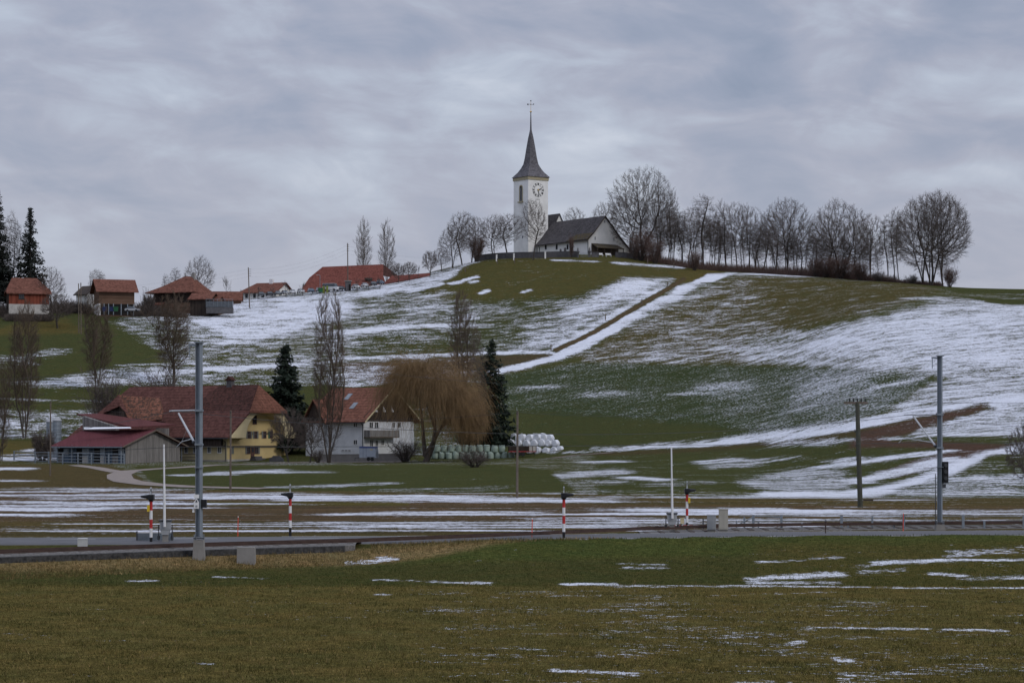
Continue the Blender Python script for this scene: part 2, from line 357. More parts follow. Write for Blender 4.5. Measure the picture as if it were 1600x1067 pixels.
patch([(540,566),(740,558),(872,553),(810,578),(740,590),(640,598),(540,592)], .30, Bc, 7, Yr=H)
patch([(745,557),(872,553),(850,562),(760,584),(740,590)], .02, (.055,.045,.026), 5, Yr=H)
patch([(560,560),(640,560),(640,600),(450,602),(450,575)], .45, None, 10, Yr=H)
stroke([(540,602),(640,594),(720,582)], .9, 3, Yr=H)
# the sunken path and the snow bank beside it
patch([(1048,424),(1085,420),(1115,419),(1130,426),(1085,444),(1055,440)], 0, Oc, 6, Yr=H)
patch([(1105,428),(1150,427),(1090,450),(1050,476),(970,514),(900,552),(830,573),(765,586),(762,581),(850,558),(900,530),(960,498),(1045,458),(1062,446)], 1.1, None, 5, 1.5, Yr=H)
patch([(1000,462),(1064,436),(1060,443),(1000,476),(930,520),(870,548),(850,549),(900,520)], .95, None, 5, 1.5, Yr=H)
stroke([(1068,436),(1050,447),(1000,476),(930,518),(868,547)], -.2, 2.8, Bc, fe=2, endf=4, Yr=H)
stroke([(1120,442),(1060,476),(990,512)], .35, 1.0, None, fe=1.5, Yr=H)
stroke([(1140,428),(1190,429),(1260,432)], .95, 1.4, Yr=H)
# right part of the slope
patch([(1150,432),(1260,436),(1250,480),(1150,530),(1200,568),(920,566),(900,556),(970,520),(1060,472)], .39, (.062,.054,.022), 16, Yr=H)
patch([(1180,434),(1300,434),(1480,448),(1420,470),(1330,495),(1200,525),(1120,540),(1120,500),(1190,470)], .17, (.060,.053,.022), 18, Yr=H)
patch([(1050,520),(1180,500),(1280,520),(1180,568),(1000,566)], .44, None, 16, Yr=H)
patch([(1150,548),(1290,512),(1400,484),(1470,466),(1560,466),(1700,480),(2400,470),(2400,620),(1600,640),(1400,655),(1330,620),(1290,574),(1180,568)], .64, None, 18, Yr=H)
patch([(1230,548),(1310,520),(1440,482),(1580,476),(1700,480),(2400,480),(2400,610),(1620,600),(1500,620),(1420,560),(1300,555)], .82, None, 18, Yr=H)
patch([(1400,600),(1620,560),(2400,560),(2400,640),(1420,650)], .70, None, 12, Yr=H)
patch([(1530,448),(1700,448),(2400,450),(2400,470),(1580,470)], .3, Gc, 8, Yr=H); patch([(1440,446),(1560,450),(1700,452),(1700,458),(1500,458)], .04, Gc, 6, Yr=H)
patch([(1500,462),(1700,476),(1700,481),(1560,475)], .1, Gc, 4, Yr=H); stroke([(1430,466),(1460,466)], .9, 1.5, Yr=H)
patch([(1430,530),(1530,500),(1540,505),(1440,536)], .75, None, 6, Yr=H)
# winter wheat: dark bluish green with fine specks
patch([(760,590),(900,567),(1200,574),(1330,578),(1450,596),(1380,645),(1200,680),(1000,697),(780,700),(700,690)], .17, Wc, 8, Yr=H)
patch([(1120,572),(1330,578),(1460,585),(1420,600),(1360,645),(1200,676),(1120,660),(1080,600)], .31, Wc, 24, Yr=H)
patch([(1250,580),(1340,575),(1450,600),(1380,640),(1300,655),(1240,640)], .46, None, 20, Yr=H)
patch([(1360,592),(1430,588),(1440,596),(1380,604)], .1, Wc, 6, Yr=H); stroke([(1380,607),(1430,595),(1470,585)], .95, 3, Yr=H); stroke([(1385,611),(1450,596),(1470,590)], .3, 1.5, Yr=H)
stroke([(930,617),(960,613)], .6, 4, Yr=H); stroke([(1110,605),(1150,602)], .6, 6, Yr=H); stroke([(1060,616),(1090,614)], .6, 2, Yr=H); stroke([(830,605),(860,604)], .5, 2, Yr=H)
patch([(760,640),(1000,655),(1160,672),(1050,700),(760,720)], .05, Gc, 16, Yr=H)
stroke([(990,702),(1100,696),(1180,688),(1300,670),(1400,654),(1500,641),(1620,618),(1800,600)], 1.0, 4.5, fe=3, endf=60, Yr=H)
stroke([(1260,678),(1400,656),(1560,630)], 1.0, 7, fe=4, Yr=H)
# lower right: farm tracks, bare soil, meadow
patch([(930,705),(1200,694),(1320,682),(1330,690),(1600,690),(1620,776),(1240,774),(1130,768),(930,772)], .12, Gc, 8, Yr=H)
stroke([(950,709),(1100,702),(1250,690),(1400,667),(1540,640)], .02, 2.5, (.052,.043,.022), fe=2, Yr=H)
patch([(1400,688),(1440,668),(1540,640),(1700,630),(2400,620),(2400,684),(1400,684)], .72, None, 6, Yr=H)
patch([(1330,690),(1345,674),(1430,655),(1540,630),(1546,634),(1450,668),(1400,684),(1480,692),(1330,700)], .12, Sc, 5, 1.5, Yr=H)
patch([(1380,682),(1700,682),(1700,690),(1400,690)], .18, Gc, 3, Yr=H)
patch([(1340,690),(1500,691),(1590,695),(1560,708),(1500,712),(1470,700),(1340,698)], .06, Sc, 4, 1.5, Yr=H)
patch([(1480,705),(1560,705),(1500,722),(1400,745),(1370,738),(1430,718)], .22, Sc, 5, 1.5, Yr=H)
stroke([(1210,692),(1290,692)], .75, 5, Yr=H); stroke([(1295,688),(1330,687)], .8, 4, Yr=H); stroke([(1380,686),(1400,684)], .9, 2, Yr=H)
patch([(1150,750),(1260,728),(1330,735),(1330,765),(1220,770),(1150,758)], .55, None, 14, Yr=H)
stroke([(1290,730),(1400,713),(1480,704)], .95, 2, Yr=H); stroke([(1340,752),(1440,728),(1480,716)], .95, 3, Yr=H); stroke([(1300,722),(1340,715)], .8, 1.3, Yr=H)
stroke([(1220,773),(1340,772),(1440,756),(1520,725),(1570,708),(1640,694)], 1.05, 4.5, fe=3, endf=40, Yr=H)
patch([(1400,765),(1480,742),(1560,730),(2400,720),(2400,775),(1400,775)], .58, None, 8, Yr=H); patch([(1545,712),(1700,700),(1700,735),(1500,740)], .2, Gc, 8, Yr=H)
for s_, d_, w_ in (([(1105,722),(1150,718)],.85,3), ([(1030,693),(1100,690)],.5,2), ([(875,707),(905,706)],.9,1.3), ([(940,700),(960,700)],.8,1.3), ([(955,704),(985,702)],.8,1.6), ([(925,722),(960,721)],.75,2), ([(830,748),(900,742),(960,737)],.68,4), ([(985,746),(1030,749)],.95,2), ([(900,756),(960,752)],.5,3),
     ([(1020,757),(1100,754)],.45,3), ([(820,757),(880,754)],.4,3), ([(1120,730),(1180,722),(1240,715)],.5,3), ([(840,765),(1100,768)],.3,2)): stroke(s_, d_, w_, Yr=H)
# meadow before the farm
patch([(210,728),(780,726),(860,735),(900,768),(260,768)], .05, Gc, 6, Yr=H)
patch([(-400,722),(170,726),(260,765),(-400,768)], .05, (.062,.050,.024), 8, Yr=H)
for s_, d_, w_ in (([(285,742),(350,741)],.7,1.5), ([(340,739),(430,735)],.85,2.5), ([(430,738),(500,737)],.6,2), ([(440,761),(520,759)],.6,2), ([(520,758),(600,755)],.65,2), ([(600,766),(760,764)],.4,2), ([(640,772),(780,760)],.3,3),
     ([(-200,716),(90,716)],.95,3), ([(-200,732),(35,732)],.95,2.2), ([(-200,749),(45,751)],.8,1.5), ([(50,704),(80,700)],.8,2), ([(30,710),(130,708)],.6,2)): stroke(s_, d_, w_, Yr=H)
# flat arable strips behind the road
FL = (112, 260)
patch([(-400,766),(260,764),(900,772),(1240,778),(2400,778),(2400,832),(-400,840)], .10, (.066,.054,.024), 3, 2, Yr=FL)
patch([(-400,770),(200,764),(1000,790),(1000,816),(-400,818)], .10, Bc, 4, 2, Yr=FL)
patch([(300,783),(640,783),(640,790),(300,790)], .06, Oc, 3, 2, Yr=FL); patch([(-400,815),(1620,812),(1620,832),(-400,838)], .12, (.060,.050,.024), 3, 2, Yr=FL)
for y_, x0, x1, d_, w_ in ((763,60,130,.6,2),(766,150,230,.7,2.5),(768,-300,60,.8,1.2),(764,170,260,.6,2),(773,-300,240,.9,1.6),(771,220,440,.7,2),(778,100,620,.97,2.0),(776,330,700,.97,3.2),(781,480,760,.95,2.2),(784,0,240,.85,2.2),(790,30,130,.85,2),(787,150,420,.9,1.6),(795,-300,120,.97,4),
     (793,130,300,.8,1.5),(800,620,800,.97,1.6),(803,560,1060,1.0,1.7),(804,-300,60,.97,2.5),(783,620,760,.9,2.5),(784,860,980,.3,2),(781,760,900,.97,3.5),(818,120,480,.85,1.1),(816,480,700,.85,1.1),(825,0,700,.6,1.3),(829,60,520,.85,1.2),(822,300,640,.5,1.2),
     (829,420,1000,.85,1.2),(824,540,1040,.9,1.3),(820,600,1040,.85,1.4),(815,700,1040,.8,1.0),(810,880,1300,.95,1.8),(797,1020,1190,.8,4),(796,1190,1300,1.0,4.2),(799,1080,1260,.9,2.5),(803,1000,1320,.95,1.5),(801,1290,1420,.97,3.2),(800,1445,1620,.9,3.5),(803,1560,2300,.9,3.5),
     (806,1290,1420,.8,1.6),(790,1265,1290,.9,1.2),(781,1385,1392,.9,1.2),(777,1140,1300,.9,1.2),(812,900,2300,.72,2.2),(817,860,2300,.74,2),(822,900,2300,.66,1.6),(787,950,1250,.12,2),(776,950,1160,.75,1)):
    stroke([(x0, y_), ((x0+x1)/2, y_ + .6*math.sin(x0)), (x1, y_)], d_, w_*.85, fe=w_*1.1, endf=60, Yr=FL)
for y_, x0, x1, w_ in ((790,1000,1240,1.2),(794,1280,2300,1.4),(790,1250,1700,.8),(807,1050,1280,1.3)): stroke([(x0, y_), (x1, y_+1)], 0, w_, Bc, endf=60, Yr=FL)
# near meadow and field
NR = (8, 108)
patch([(-3000,820),(4200,820),(4200,6000),(-3000,6000)], .03, (.050,.050,.018), 2, Yr=NR)
patch([(-400,868),(560,858),(860,836),(900,845),(700,872),(520,884),(-400,900)], .02, Dc, 10, 2, Yr=NR)
patch([(850,832),(1800,828),(1800,850),(1100,868),(620,880),(700,866)], .02, (.050,.060,.018), 10, 2, Yr=NR)
patch([(-3000,914),(4200,914),(4200,6000),(-3000,6000)], .07, (.088,.073,.025), 5, 2, Yr=NR)
patch([(650,925),(4200,925),(4200,6000),(500,6000)], .19, None, 60, 2, Yr=NR)
patch([(1180,850),(2000,842),(2000,912),(1180,912)], .12, (.062,.056,.019), 20, 2, Yr=NR)
for s_, d_, w_ in (([(545,879),(600,873)],.95,2), ([(560,880),(612,874)],.95,1.5), ([(590,906),(680,908)],.75,1.5), ([(680,908),(760,911)],.8,2), ([(340,901),(410,903)],.6,1.2), ([(885,912),(958,912)],1.1,2), ([(960,915),(1040,916)],.5,1.5), ([(1000,914),(1200,916)],.6,1.5),
     ([(1130,915),(1400,917)],.9,1.3), ([(1400,918),(1800,918)],.97,1.5), ([(1170,905),(1240,900),(1310,897)],.97,4), ([(1180,911),(1310,910)],.9,2), ([(1190,878),(1250,875),(1310,871)],.75,2.2), ([(1340,886),(1410,877)],.6,2), ([(1370,878),(1440,877)],.97,3),
     ([(1440,876),(1520,874),(1800,872)],.95,2.2), ([(1350,893),(1410,890)],.8,3), ([(1460,896),(1500,899)],.7,2), ([(1500,905),(1600,902)],.6,3), ([(1490,866),(1600,858)],.5,5), ([(1480,870),(1510,870)],.7,1.2), ([(980,886),(1035,887)],.6,2), ([(975,880),(1030,882)],.55,1.3),
     ([(1265,979),(1300,979)],.95,1.5), ([(1320,980),(1450,982)],.95,1.6), ([(1478,983),(1565,985)],.97,1.8), ([(870,1047),(930,1050),(992,1053)],.95,2.2), ([(1308,1029),(1324,1031)],1.0,3), ([(1240,1004),(1250,1002)],.8,3), ([(205,908),(240,907)],.6,1.2), ([(300,1035),(325,1036)],.8,1.5), ([(590,928),(600,929)],.8,1.3),
     ([(1175,928),(1290,925)],.6,1.8), ([(1150,1065),(1200,1065)],.8,2), ([(1310,940),(1380,941)],.4,2), ([(1120,930),(1200,929)],.5,1.2), ([(1315,1060),(1330,1057)],.6,3)):
    stroke(s_, d_, w_, endf=12, Yr=NR)
patch([(-3000,822),(-60,822),(-60,1200),(-3000,6000)], .08, (.055,.05,.018), 20, 2, Yr=NR)
snow[DY > 655] = .3
nr, nc = GX.shape; idx = np.arange(nr*nc).reshape(nr, nc)
Q = np.stack([idx[:-1,:-1], idx[:-1,1:], idx[1:,1:], idx[1:,:-1]], -1).reshape(-1, 4)
ground = fast_mesh('ground', np.stack([WX.ravel(), DY, WZ.ravel()], -1), Q, 4, None, smooth=True)
tag(ground, kind='structure')
at = ground.data.attributes.new('cover', 'FLOAT_COLOR', 'POINT')
at.data.foreach_set('color', np.concatenate([colr, snow[:, None]], 1).astype(np.float32).ravel())
at2 = ground.data.attributes.new('wheat', 'FLOAT', 'POINT')
wh = np.clip(1 - np.abs(colr - np.array(Wc)).sum(1) / .012, 0, 1); at2.data.foreach_set('value', wh.astype(np.float32))
fl_ = np.clip((DY - 112)/6, 0, 1)*np.clip((py - 764)/5, 0, 1)*np.clip((262 - DY)/10, 0, 1)
at3 = ground.data.attributes.new('furrow', 'FLOAT', 'POINT'); at3.data.foreach_set('value', np.maximum(fl_, .25*np.clip((py-690)/10,0,1)*(DY > 130)).astype(np.float32))
del GX, GY
def ground_mat():
    m = bpy.data.materials.new('ground_cover'); m.use_nodes = True; nt = m.node_tree; b = nt.nodes['Principled BSDF']; lk = nt.links.new
    a = N(nt, 'ShaderNodeAttribute', attribute_name='cover'); t = N(nt, 'ShaderNodeTexCoord'); O = t.outputs['Object']
    def noise(scale, det, ro, sc3=(1,1,1), dist=0):
        mpn = N(nt, 'ShaderNodeMapping', ins={'Scale': sc3}); lk(O, mpn.inputs[0])
        n = N(nt, 'ShaderNodeTexNoise', ins={'Scale': scale, 'Detail': det, 'Roughness': ro, 'Distortion': dist}); lk(mpn.outputs[0], n.inputs['Vector']); return n.outputs['Fac']
    big = noise(.05, 3.0, .5, (.7, 1, 1)); mid = noise(.22, 3.0, .55, (.5, 1, 1), .3); m2 = noise(.85, 4.0, .6, (.38, 1, 1), .15); fine = noise(3.2, 4.0, .65, (.8, 1, 1)); vf = noise(11.0, 4.0, .65)
    def cen(v, k): return mathn(nt, 'MULTIPLY', mathn(nt, 'SUBTRACT', v, .5), k)
    s = mathn(nt, 'ADD', mathn(nt, 'ADD', cen(big, .7), cen(mid, 1.5)), mathn(nt, 'ADD', cen(m2, 2.3), cen(fine, 3.0)))
    wa = N(nt, 'ShaderNodeAttribute', attribute_name='wheat').outputs['Fac']
    s = mathn(nt, 'ADD', s, mathn(nt, 'ADD', cen(vf, 2.3), mathn(nt, 'MULTIPLY', wa, mathn(nt, 'SUBTRACT', cen(fine, 1.4), mathn(nt, 'ADD', cen(m2, 1.2), cen(mid, .6))))))
    fu = N(nt, 'ShaderNodeAttribute', attribute_name='furrow').outputs['Fac']
    fn = noise(.62, 5.0, .72, (.035, 1, 1)); s = mathn(nt, 'ADD', s, mathn(nt, 'MULTIPLY', fu, cen(fn, 3.6)))
    al = a.outputs['Alpha']
    d = mathn(nt, 'MULTIPLY', mathn(nt, 'SUBTRACT', al, .575), 1.5)
    low = mathn(nt, 'MULTIPLY', mathn(nt, 'MAXIMUM', mathn(nt, 'SUBTRACT', .18, al), 0), 2.2)
    v = mathn(nt, 'SUBTRACT', mathn(nt, 'ADD', d, s), low)
    sn = ramp(nt, mathn(nt, 'ADD', v, .5), [(.43, (0,)*3), (.50, (.55,)*3), (.66, (1,)*3)])
    g1 = noise(4.0, 6.0, .7); g2 = noise(.5, 5.0, .6); g3 = noise(14.0, 3.0, .6)
    tone = ramp(nt, g1, [(.28, (.45,)*3), (.5, (.95,)*3), (.72, (1.75,)*3)])
    tone2 = ramp(nt, g2, [(.3, (.85, .95, .95)), (.7, (1.2, 1.05, 1.0))])
    tone3 = ramp(nt, g3, [(.3, (.45,)*3), (.7, (1.7,)*3)])
    gc = mixc(nt, 1.0, mixc(nt, 1.0, mixc(nt, 1.0, a.outputs['Color'], tone, 'MULTIPLY'), tone2, 'MULTIPLY'), tone3, 'MULTIPLY')
    ft = ramp(nt, noise(.8, 5.0, .7, (.03, 1, 1)), [(.36, (.6, .62, .7)), (.5, (1,)*3), (.64, (1.5, 1.35, 1.2))]); gc = mixc(nt, fu, gc, mixc(nt, 1.0, gc, ft, 'MULTIPLY'))
    # dry blades
    dry = ramp(nt, noise(7.0, 4.0, .7), [(.56, (0,)*3), (.72, (.5,)*3)])
    gc = mixc(nt, dry, gc, (.14, .11, .045))
    snc = ramp(nt, noise(.8, 4.0, .6), [(.3, (.52, .54, .59)), (.7, (.63, .645, .69))])
    lk(mixc(nt, sn, gc, snc), b.inputs['Base Color'])
    b.inputs['Roughness'].default_value = .95; b.inputs['Specular IOR Level'].default_value = 0
    hgt = mathn(nt, 'ADD', mathn(nt, 'MULTIPLY', g1, .12), mathn(nt, 'MULTIPLY', sn, .10))
    bp = N(nt, 'ShaderNodeBump', ins={'Strength': .7, 'Distance': 1.0}); lk(hgt, bp.inputs['Height']); lk(bp.outputs[0], b.inputs['Normal'])
    return m
ground.data.materials.append(ground_mat())
# ------------------------------------------------------------------ shared building materials
M = {}
M['plaster_w'] = mat('white_plaster', (.70,.695,.67), var=.10, scale=.5, bump=.02)
M['plaster_g'] = mat('grey_white_plaster', (.55,.56,.57), var=.14, scale=.5)
M['plaster_y'] = mat('yellow_plaster', (.52,.40,.19), var=.09, scale=.5)
M['cream'] = mat('cream_plaster', (.50,.42,.25), var=.1, scale=.5)
M['shingle'] = tile_mat('grey_shingles', (.085,.078,.078), row=.5, dark=.75, var=.2)
M['shingle_moss'] = tile_mat('mossy_shingles', (.08,.072,.065), row=.5, dark=.75, var=.2, patch=(.10,.075,.03))
M['spire'] = tile_mat('spire_shingles', (.125,.12,.128), row=.45, dark=.8, var=.12)
M['tile'] = tile_mat('clay_tiles', (.105,.049,.041), row=.52, dark=.62, var=.18)
M['tile2'] = tile_mat('orange_clay_tiles', (.165,.075,.053), row=.5, dark=.65, var=.2)
M['tile_far'] = tile_mat('far_clay_tiles', (.150,.068,.050), row=.45, dark=.8, var=.15)
M['tile_red'] = tile_mat('red_barn_tiles', (.125,.044,.034), row=.45, dark=.8, var=.2, patch=(.19,.07,.055))
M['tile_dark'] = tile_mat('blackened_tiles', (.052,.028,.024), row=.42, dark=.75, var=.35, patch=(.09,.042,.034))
M['tile_moss'] = tile_mat('mossy_tiles', (.21,.095,.065), row=.42, dark=.7, var=.3, patch=(.06,.042,.034))
M['metal_red'] = plank_mat('red_sheet_metal', (.115,.040,.045), w=.9, dark=.85, var=.05)
M['metal_red2'] = plank_mat('dull_red_sheet_metal', (.105,.043,.042), w=.9, dark=.85, var=.07)
M['plank'] = plank_mat('grey_planks', (.19,.18,.17), w=.25)
M['plank_d'] = plank_mat('dark_planks', (.045,.035,.03), w=.25)
M['plank_b'] = plank_mat('brown_planks', (.135,.085,.06), w=.3, horiz=True)
M['plank_bl'] = plank_mat('blue_planks', (.085,.115,.155), w=.3)
M['plank_or'] = plank_mat('orange_boards', (.18,.055,.036), w=.4, dark=.8)
M['wood'] = mat('weathered_wood', (.12,.095,.075), var=.3, scale=3)
M['wood_d'] = mat('dark_wood', (.05,.038,.03), var=.3, scale=3)
M['shut_gr'] = mat('grey_green_shutter', (.15,.16,.145), var=.1); M['shut_g'] = mat('green_shutter', (.02,.09,.06), var=.1)
M['frame_br'] = mat('brown_window_frame', (.09,.045,.035), var=.1); M['frame_w'] = mat('white_window_frame', (.6,.6,.6), var=.05)
M['glass'] = glass_mat('window_glass'); M['glass_l'] = glass_mat('pale_window_glass', (.12,.14,.16))
M['stone'] = mat('rough_stone', (.26,.24,.21), var=.3, scale=2, bump=.04); M['stone_d'] = mat('dark_wall_stone', (.085,.082,.085), var=.3, scale=1.2, bump=.04)
M['sand'] = mat('sandstone', (.33,.29,.19), var=.15, scale=2); M['conc'] = mat('concrete', (.21,.20,.185), var=.15, scale=1.3, bump=.01)
M['gold'] = mat('gilt', (.6,.38,.12), rough=.35, metal=.8); M['black'] = mat('black_paint', (.012,.012,.014), rough=.5, var=.1)
M['steel'] = mat('galvanised_steel', (.20,.23,.26), rough=.55, var=.12, scale=2.5, metal=.3, spec=.4)
M['steel_d'] = mat('dark_steel', (.045,.048,.052), rough=.6, var=.2); M['snowm'] = mat('snow', (.72,.74,.79), var=.04)
M['white'] = mat('white_paint', (.68,.68,.68), rough=.6, var=.06); M['red'] = mat('red_paint', (.42,.03,.03), rough=.6, var=.1)
M['yellow'] = mat('yellow_paint', (.6,.42,.03), rough=.6, var=.08); M['grey'] = mat('grey_paint', (.30,.31,.32), rough=.6, var=.08)
M['dark'] = mat('dark_interior', (.012,.011,.011), rough=1, var=.2); M['plaster_base'] = mat('stained_plaster', (.40,.38,.35), var=.2, scale=.9)

def loc_of(root, x, y, ax, val):
    """where the sight line through photo pixel (x, y) meets the plane ax = val in root's own frame"""
    bpyM = Matrix.Translation(root.location) @ Matrix.Rotation(root.rotation_euler.z, 4, 'Z'); inv = bpyM.inverted()
    o = inv @ Vector((0, 0, CH)); d = inv @ P(x, y, 1000.0) - o; t = (val - o[ax]) / d[ax]; return o + d * t
def at(root, x, y, Y):
    return (Matrix.Translation(root.location) @ Matrix.Rotation(root.rotation_euler.z, 4, 'Z')).inverted() @ P(x, y, Y)
def fpt(side, plane, a, b, c):              # a along the wall, b outwards, c up
    return Vector((a, plane - b, c)) if side == 'S' else Vector((plane + b, a, c)) if side == 'E' else Vector((plane - b, a, c))
def fbox(mb, side, plane, a0, a1, b0, b1, c0, c1):
    p, q = fpt(side, plane, a0, b0, c0), fpt(side, plane, a1, b1, c1); return mb.bb(p.x, q.x, p.y, q.y, p.z, q.z)
def window(root, side, plane, rect, frame='frame_w', shutters=None, bars=1, name='window', glass='glass', label=None, px=True, arch=False, sub=True):
    """rect = photo pixels x0,x1,y0,y1 measured on that wall (or metres a0,a1,c1,c0 with px=False)"""
    x0, x1, y0, y1 = rect
    if px:
        ax = 1 if side == 'S' else 0; p = loc_of(root, x0, y1, ax, plane); q = loc_of(root, x1, y0, ax, plane)
        a0, a1 = (p.x, q.x) if side == 'S' else (p.y, q.y); c0, c1 = p.z, q.z
        if a0 > a1: a0, a1 = a1, a0
    else: a0, a1, c1, c0 = rect
    t = min(.12, (a1-a0)*.14); f = MB()
    fbox(f, side, plane, a0, a0+t, -.05, .06, c0, c1); fbox(f, side, plane, a1-t, a1, -.05, .06, c0, c1)
    fbox(f, side, plane, a0+t, a1-t, -.05, .06, c0, c0+t); fbox(f, side, plane, a0+t, a1-t, -.05, .06, c1-t, c1)
    for i in range(bars):
        m = a0 + (a1-a0)*(i+1)/(bars+1); fbox(f, side, plane, m-t*.35, m+t*.35, -.05, .05, c0+t, c1-t)
    fo = f.build(name, M[frame], root)
    if label: fo['label'] = label
    g = MB(); fbox(g, side, plane, a0+t*.5, a1-t*.5, -.03, .02, c0+t*.5, c1-t*.5); g.build('pane', M[glass], fo)
    if shutters:
        ws = (a1-a0)*.36
        for s0, s1, k in ((a0-ws-.03, a0-.03, 0), (a1+.03, a1+ws+.03, 1)):
            mk = shutters if isinstance(shutters, str) else shutters[k]
            if mk: s = MB(); fbox(s, side, plane, s0, s1, -.02, .07, c0, c1); s.build('shutter', M[mk], root)
    return fo
def roof_slabs(root, name, m, polys, t=.22):
    b = MB()
    for p in polys: b.slab(p, t)
    return b.build(name, m, root)
def gable_house(name, label, cat, loc, rz, L, W, hw, hr, wallm, roofm, oh=.7, ov=.6, hipL=0, hipR=0, hz=.5, gablem=None, group=None, depth=1.5, rt=.2):
    """front wall y=0, x 0..L, ridge along x; hipL/hipR: length of the hip at that end, hz: share of roof height the hip comes down"""
    r = empty(name, loc, rz, label, cat, group); b = MB(); d = depth
    b.poly([(0,0,-d),(L,0,-d),(L,0,hw),(0,0,hw)]); b.poly([(L,W,-d),(0,W,-d),(0,W,hw),(L,W,hw)]); b.poly([(0,0,-d),(0,0,hw),(0,W,hw),(0,W,-d)]); b.poly([(L,0,-d),(L,W,-d),(L,W,hw),(L,0,hw)])
    g = b if gablem is None else MB()
    for x, h in ((0, hipL), (L, hipR)):
        top = hw + (hr-hw) * (1 if not h else 1-hz) - .05; f = (top-hw)/(hr-hw); xx = x + (.003 if x else -.003) * (gablem is not None)
        g.poly([(xx,0,hw),(xx,W,hw),(xx,W-f*W/2,top),(xx,f*W/2,top)])
    b.build('wall', wallm, r)
    if gablem: g.build('gable_boarding', gablem, r)
    s = (hr-hw)/(W/2); ze = hw - s*oh; x0, x1 = -ov, L+ov; m = W/2
    hl, hr_ = (hr-(hr-hw+s*oh)*hz, hr-(hr-hw+s*oh)*hz)
    def side(sgn):
        yE = -oh if sgn < 0 else W+oh
        def yz(z): return m + sgn*(hr - z)/s
        pts = [(x0, yE, ze), (x1, yE, ze)]
        if hipR: pts += [(x1, yz(hr_), hr_), (x1-hipR, m, hr)]
        else: pts += [(x1, m, hr)]
        if hipL: pts += [(x0+hipL, m, hr), (x0, yz(hl), hl)]
        else: pts += [(x0, m, hr)]
        return pts
    P_ = [side(-1), side(1)]
    def yz(z, sg): return m + sg*(hr - z)/s
    if hipR: P_.append([(x1, yz(hr_,-1), hr_), (x1, yz(hr_,1), hr_), (x1-hipR, m, hr)])
    if hipL: P_.append([(x0, yz(hl,1), hl), (x0, yz(hl,-1), hl), (x0+hipL, m, hr)])
    roof_slabs(r, 'roof', roofm, P_, rt)
    return r

# ------------------------------------------------------------------ church
CR = R(36); ch = empty('church', G(919.6, 630), CR, 'white village church with grey spire and clock tower on the hilltop', 'church')
ch.location.z = P(919.6, 397, 630).z; z0 = ch.location.z
NL = 23.6; prof = [(-.75, 4.0), (.0, 4.62), (1.6, 6.15), (5.66, 10.9), (11.2, 5.0), (14.0, 2.5), (15.4, 1.6)]
w = MB(); wallp = [(0,-3),(14.3,-3),(14.3,2.2),(11.0,4.95),(5.66,10.6),(1.6,5.9),(0,4.45)]
w.poly([(a, 0, c) for a, c in wallp]); w.poly([(a, NL, c) for a, c in reversed(wallp)])
w.poly([(0,NL,-3),(0,0,-3),(0,0,4.45),(0,NL,4.45)]); w.poly([(14.3,0,-3),(14.3,NL,-3),(14.3,NL,2.2),(14.3,0,2.2)])
w.build('nave_wall', M['plaster_w'], ch)
b = MB()
for (a0, c0), (a1, c1) in zip(prof[:-1], prof[1:]):
    b.ext([(a0,-.45,c0),(a1,-.45,c1),(a1,NL+.4,c1),(a0,NL+.4,c0)], (0,0,-.28))
b.build('nave_roof', M['shingle'], ch)
b = MB(); b.ext([(-.82,-.5,3.98),(-.05,-.5,4.66),(1.1,-.5,5.78),(1.1,7,5.78),(-.82,9.2,3.98)], (0,0,-.1)); 
b.build('mossy_roof_edge', M['shingle_moss'], ch).location = (0,0,.16)
b = MB()
for c0, c1 in zip(prof[:-1], prof[1:]): b.ext([(c0[0],-.52,c0[1]-.32),(c1[0],-.52,c1[1]-.32),(c1[0],-.52,c1[1]+.03),(c0[0],-.52,c0[1]+.03)], (0,.06,0))
b.build('verge_board', M['wood_d'], ch)
# tower
TX0, TY0, TS = -2.9, 24.2, 7.05; TH = P(827.5, 279, 648).z - z0
b = MB(); b.bb(TX0, TX0+TS, TY0, TY0+TS, -4, TH+.6); tw = b.build('tower', M['plaster_w'], ch)
b = MB(); b.bb(TX0-.18, TX0+TS+.18, TY0-.18, TY0+TS+.18, TH-.25, TH+.62); b.build('cornice', M['sand'], tw)
tcx, tcy = TX0+TS/2, TY0+TS/2; k = 648/F
rings = [(277.6, 30.5, 0), (273.5, 26, .05), (269, 21, .15), (263, 16.5, .35), (256, 12.6, .7), (246, 10.4, 1), (230, 7.6, 1), (214, 4.4, 1), (204, 1.9, 1), (199, 1.0, 1)]
V, Fc = [], []
for i, (yy, hw_, oc) in enumerate(rings):
    z = P(0, yy, 651.5).z - z0; half = hw_*k/.6985/2 * (1 - oc*.0); rc = half*math.sqrt(2)*(1-oc) + half*1.30*oc; re = half*(1-oc) + half*1.25*oc
    for q in range(8):
        a = q*math.pi/4; rr = re if q % 2 == 0 else rc; V.append((tcx + rr*math.cos(a), tcy + rr*math.sin(a), z))
for i in range(len(rings)-1):
    for q in range(8): Fc.append((i*8+q, i*8+(q+1)%8, (i+1)*8+(q+1)%8, (i+1)*8+q))
Fc.append(tuple(reversed(range(8)))); Fc.append(tuple(range(len(V)-8, len(V))))
sp = link_mesh('spire', V, Fc, M['spire'], tw)
zt = P(0, 200, 651.5).z - z0; zb = P(0, 174, 651.5).z - z0; zv = P(0, 157, 651.5).z - z0
b = MB(); b.tube((tcx,tcy,zt-1),(tcx,tcy,zb),.26,.11,8); b.build('spire_pole', M['spire'], sp)
b = MB(); b.lathe([(.02,-.3),(.24,-.15),(.33,0),(.24,.15),(.02,.3)], (tcx,tcy,zb), 10); b.tube((tcx,tcy,zb),(tcx,tcy,zv),.055,.04,6); b.build('gilt_knob', M['gold'], sp)
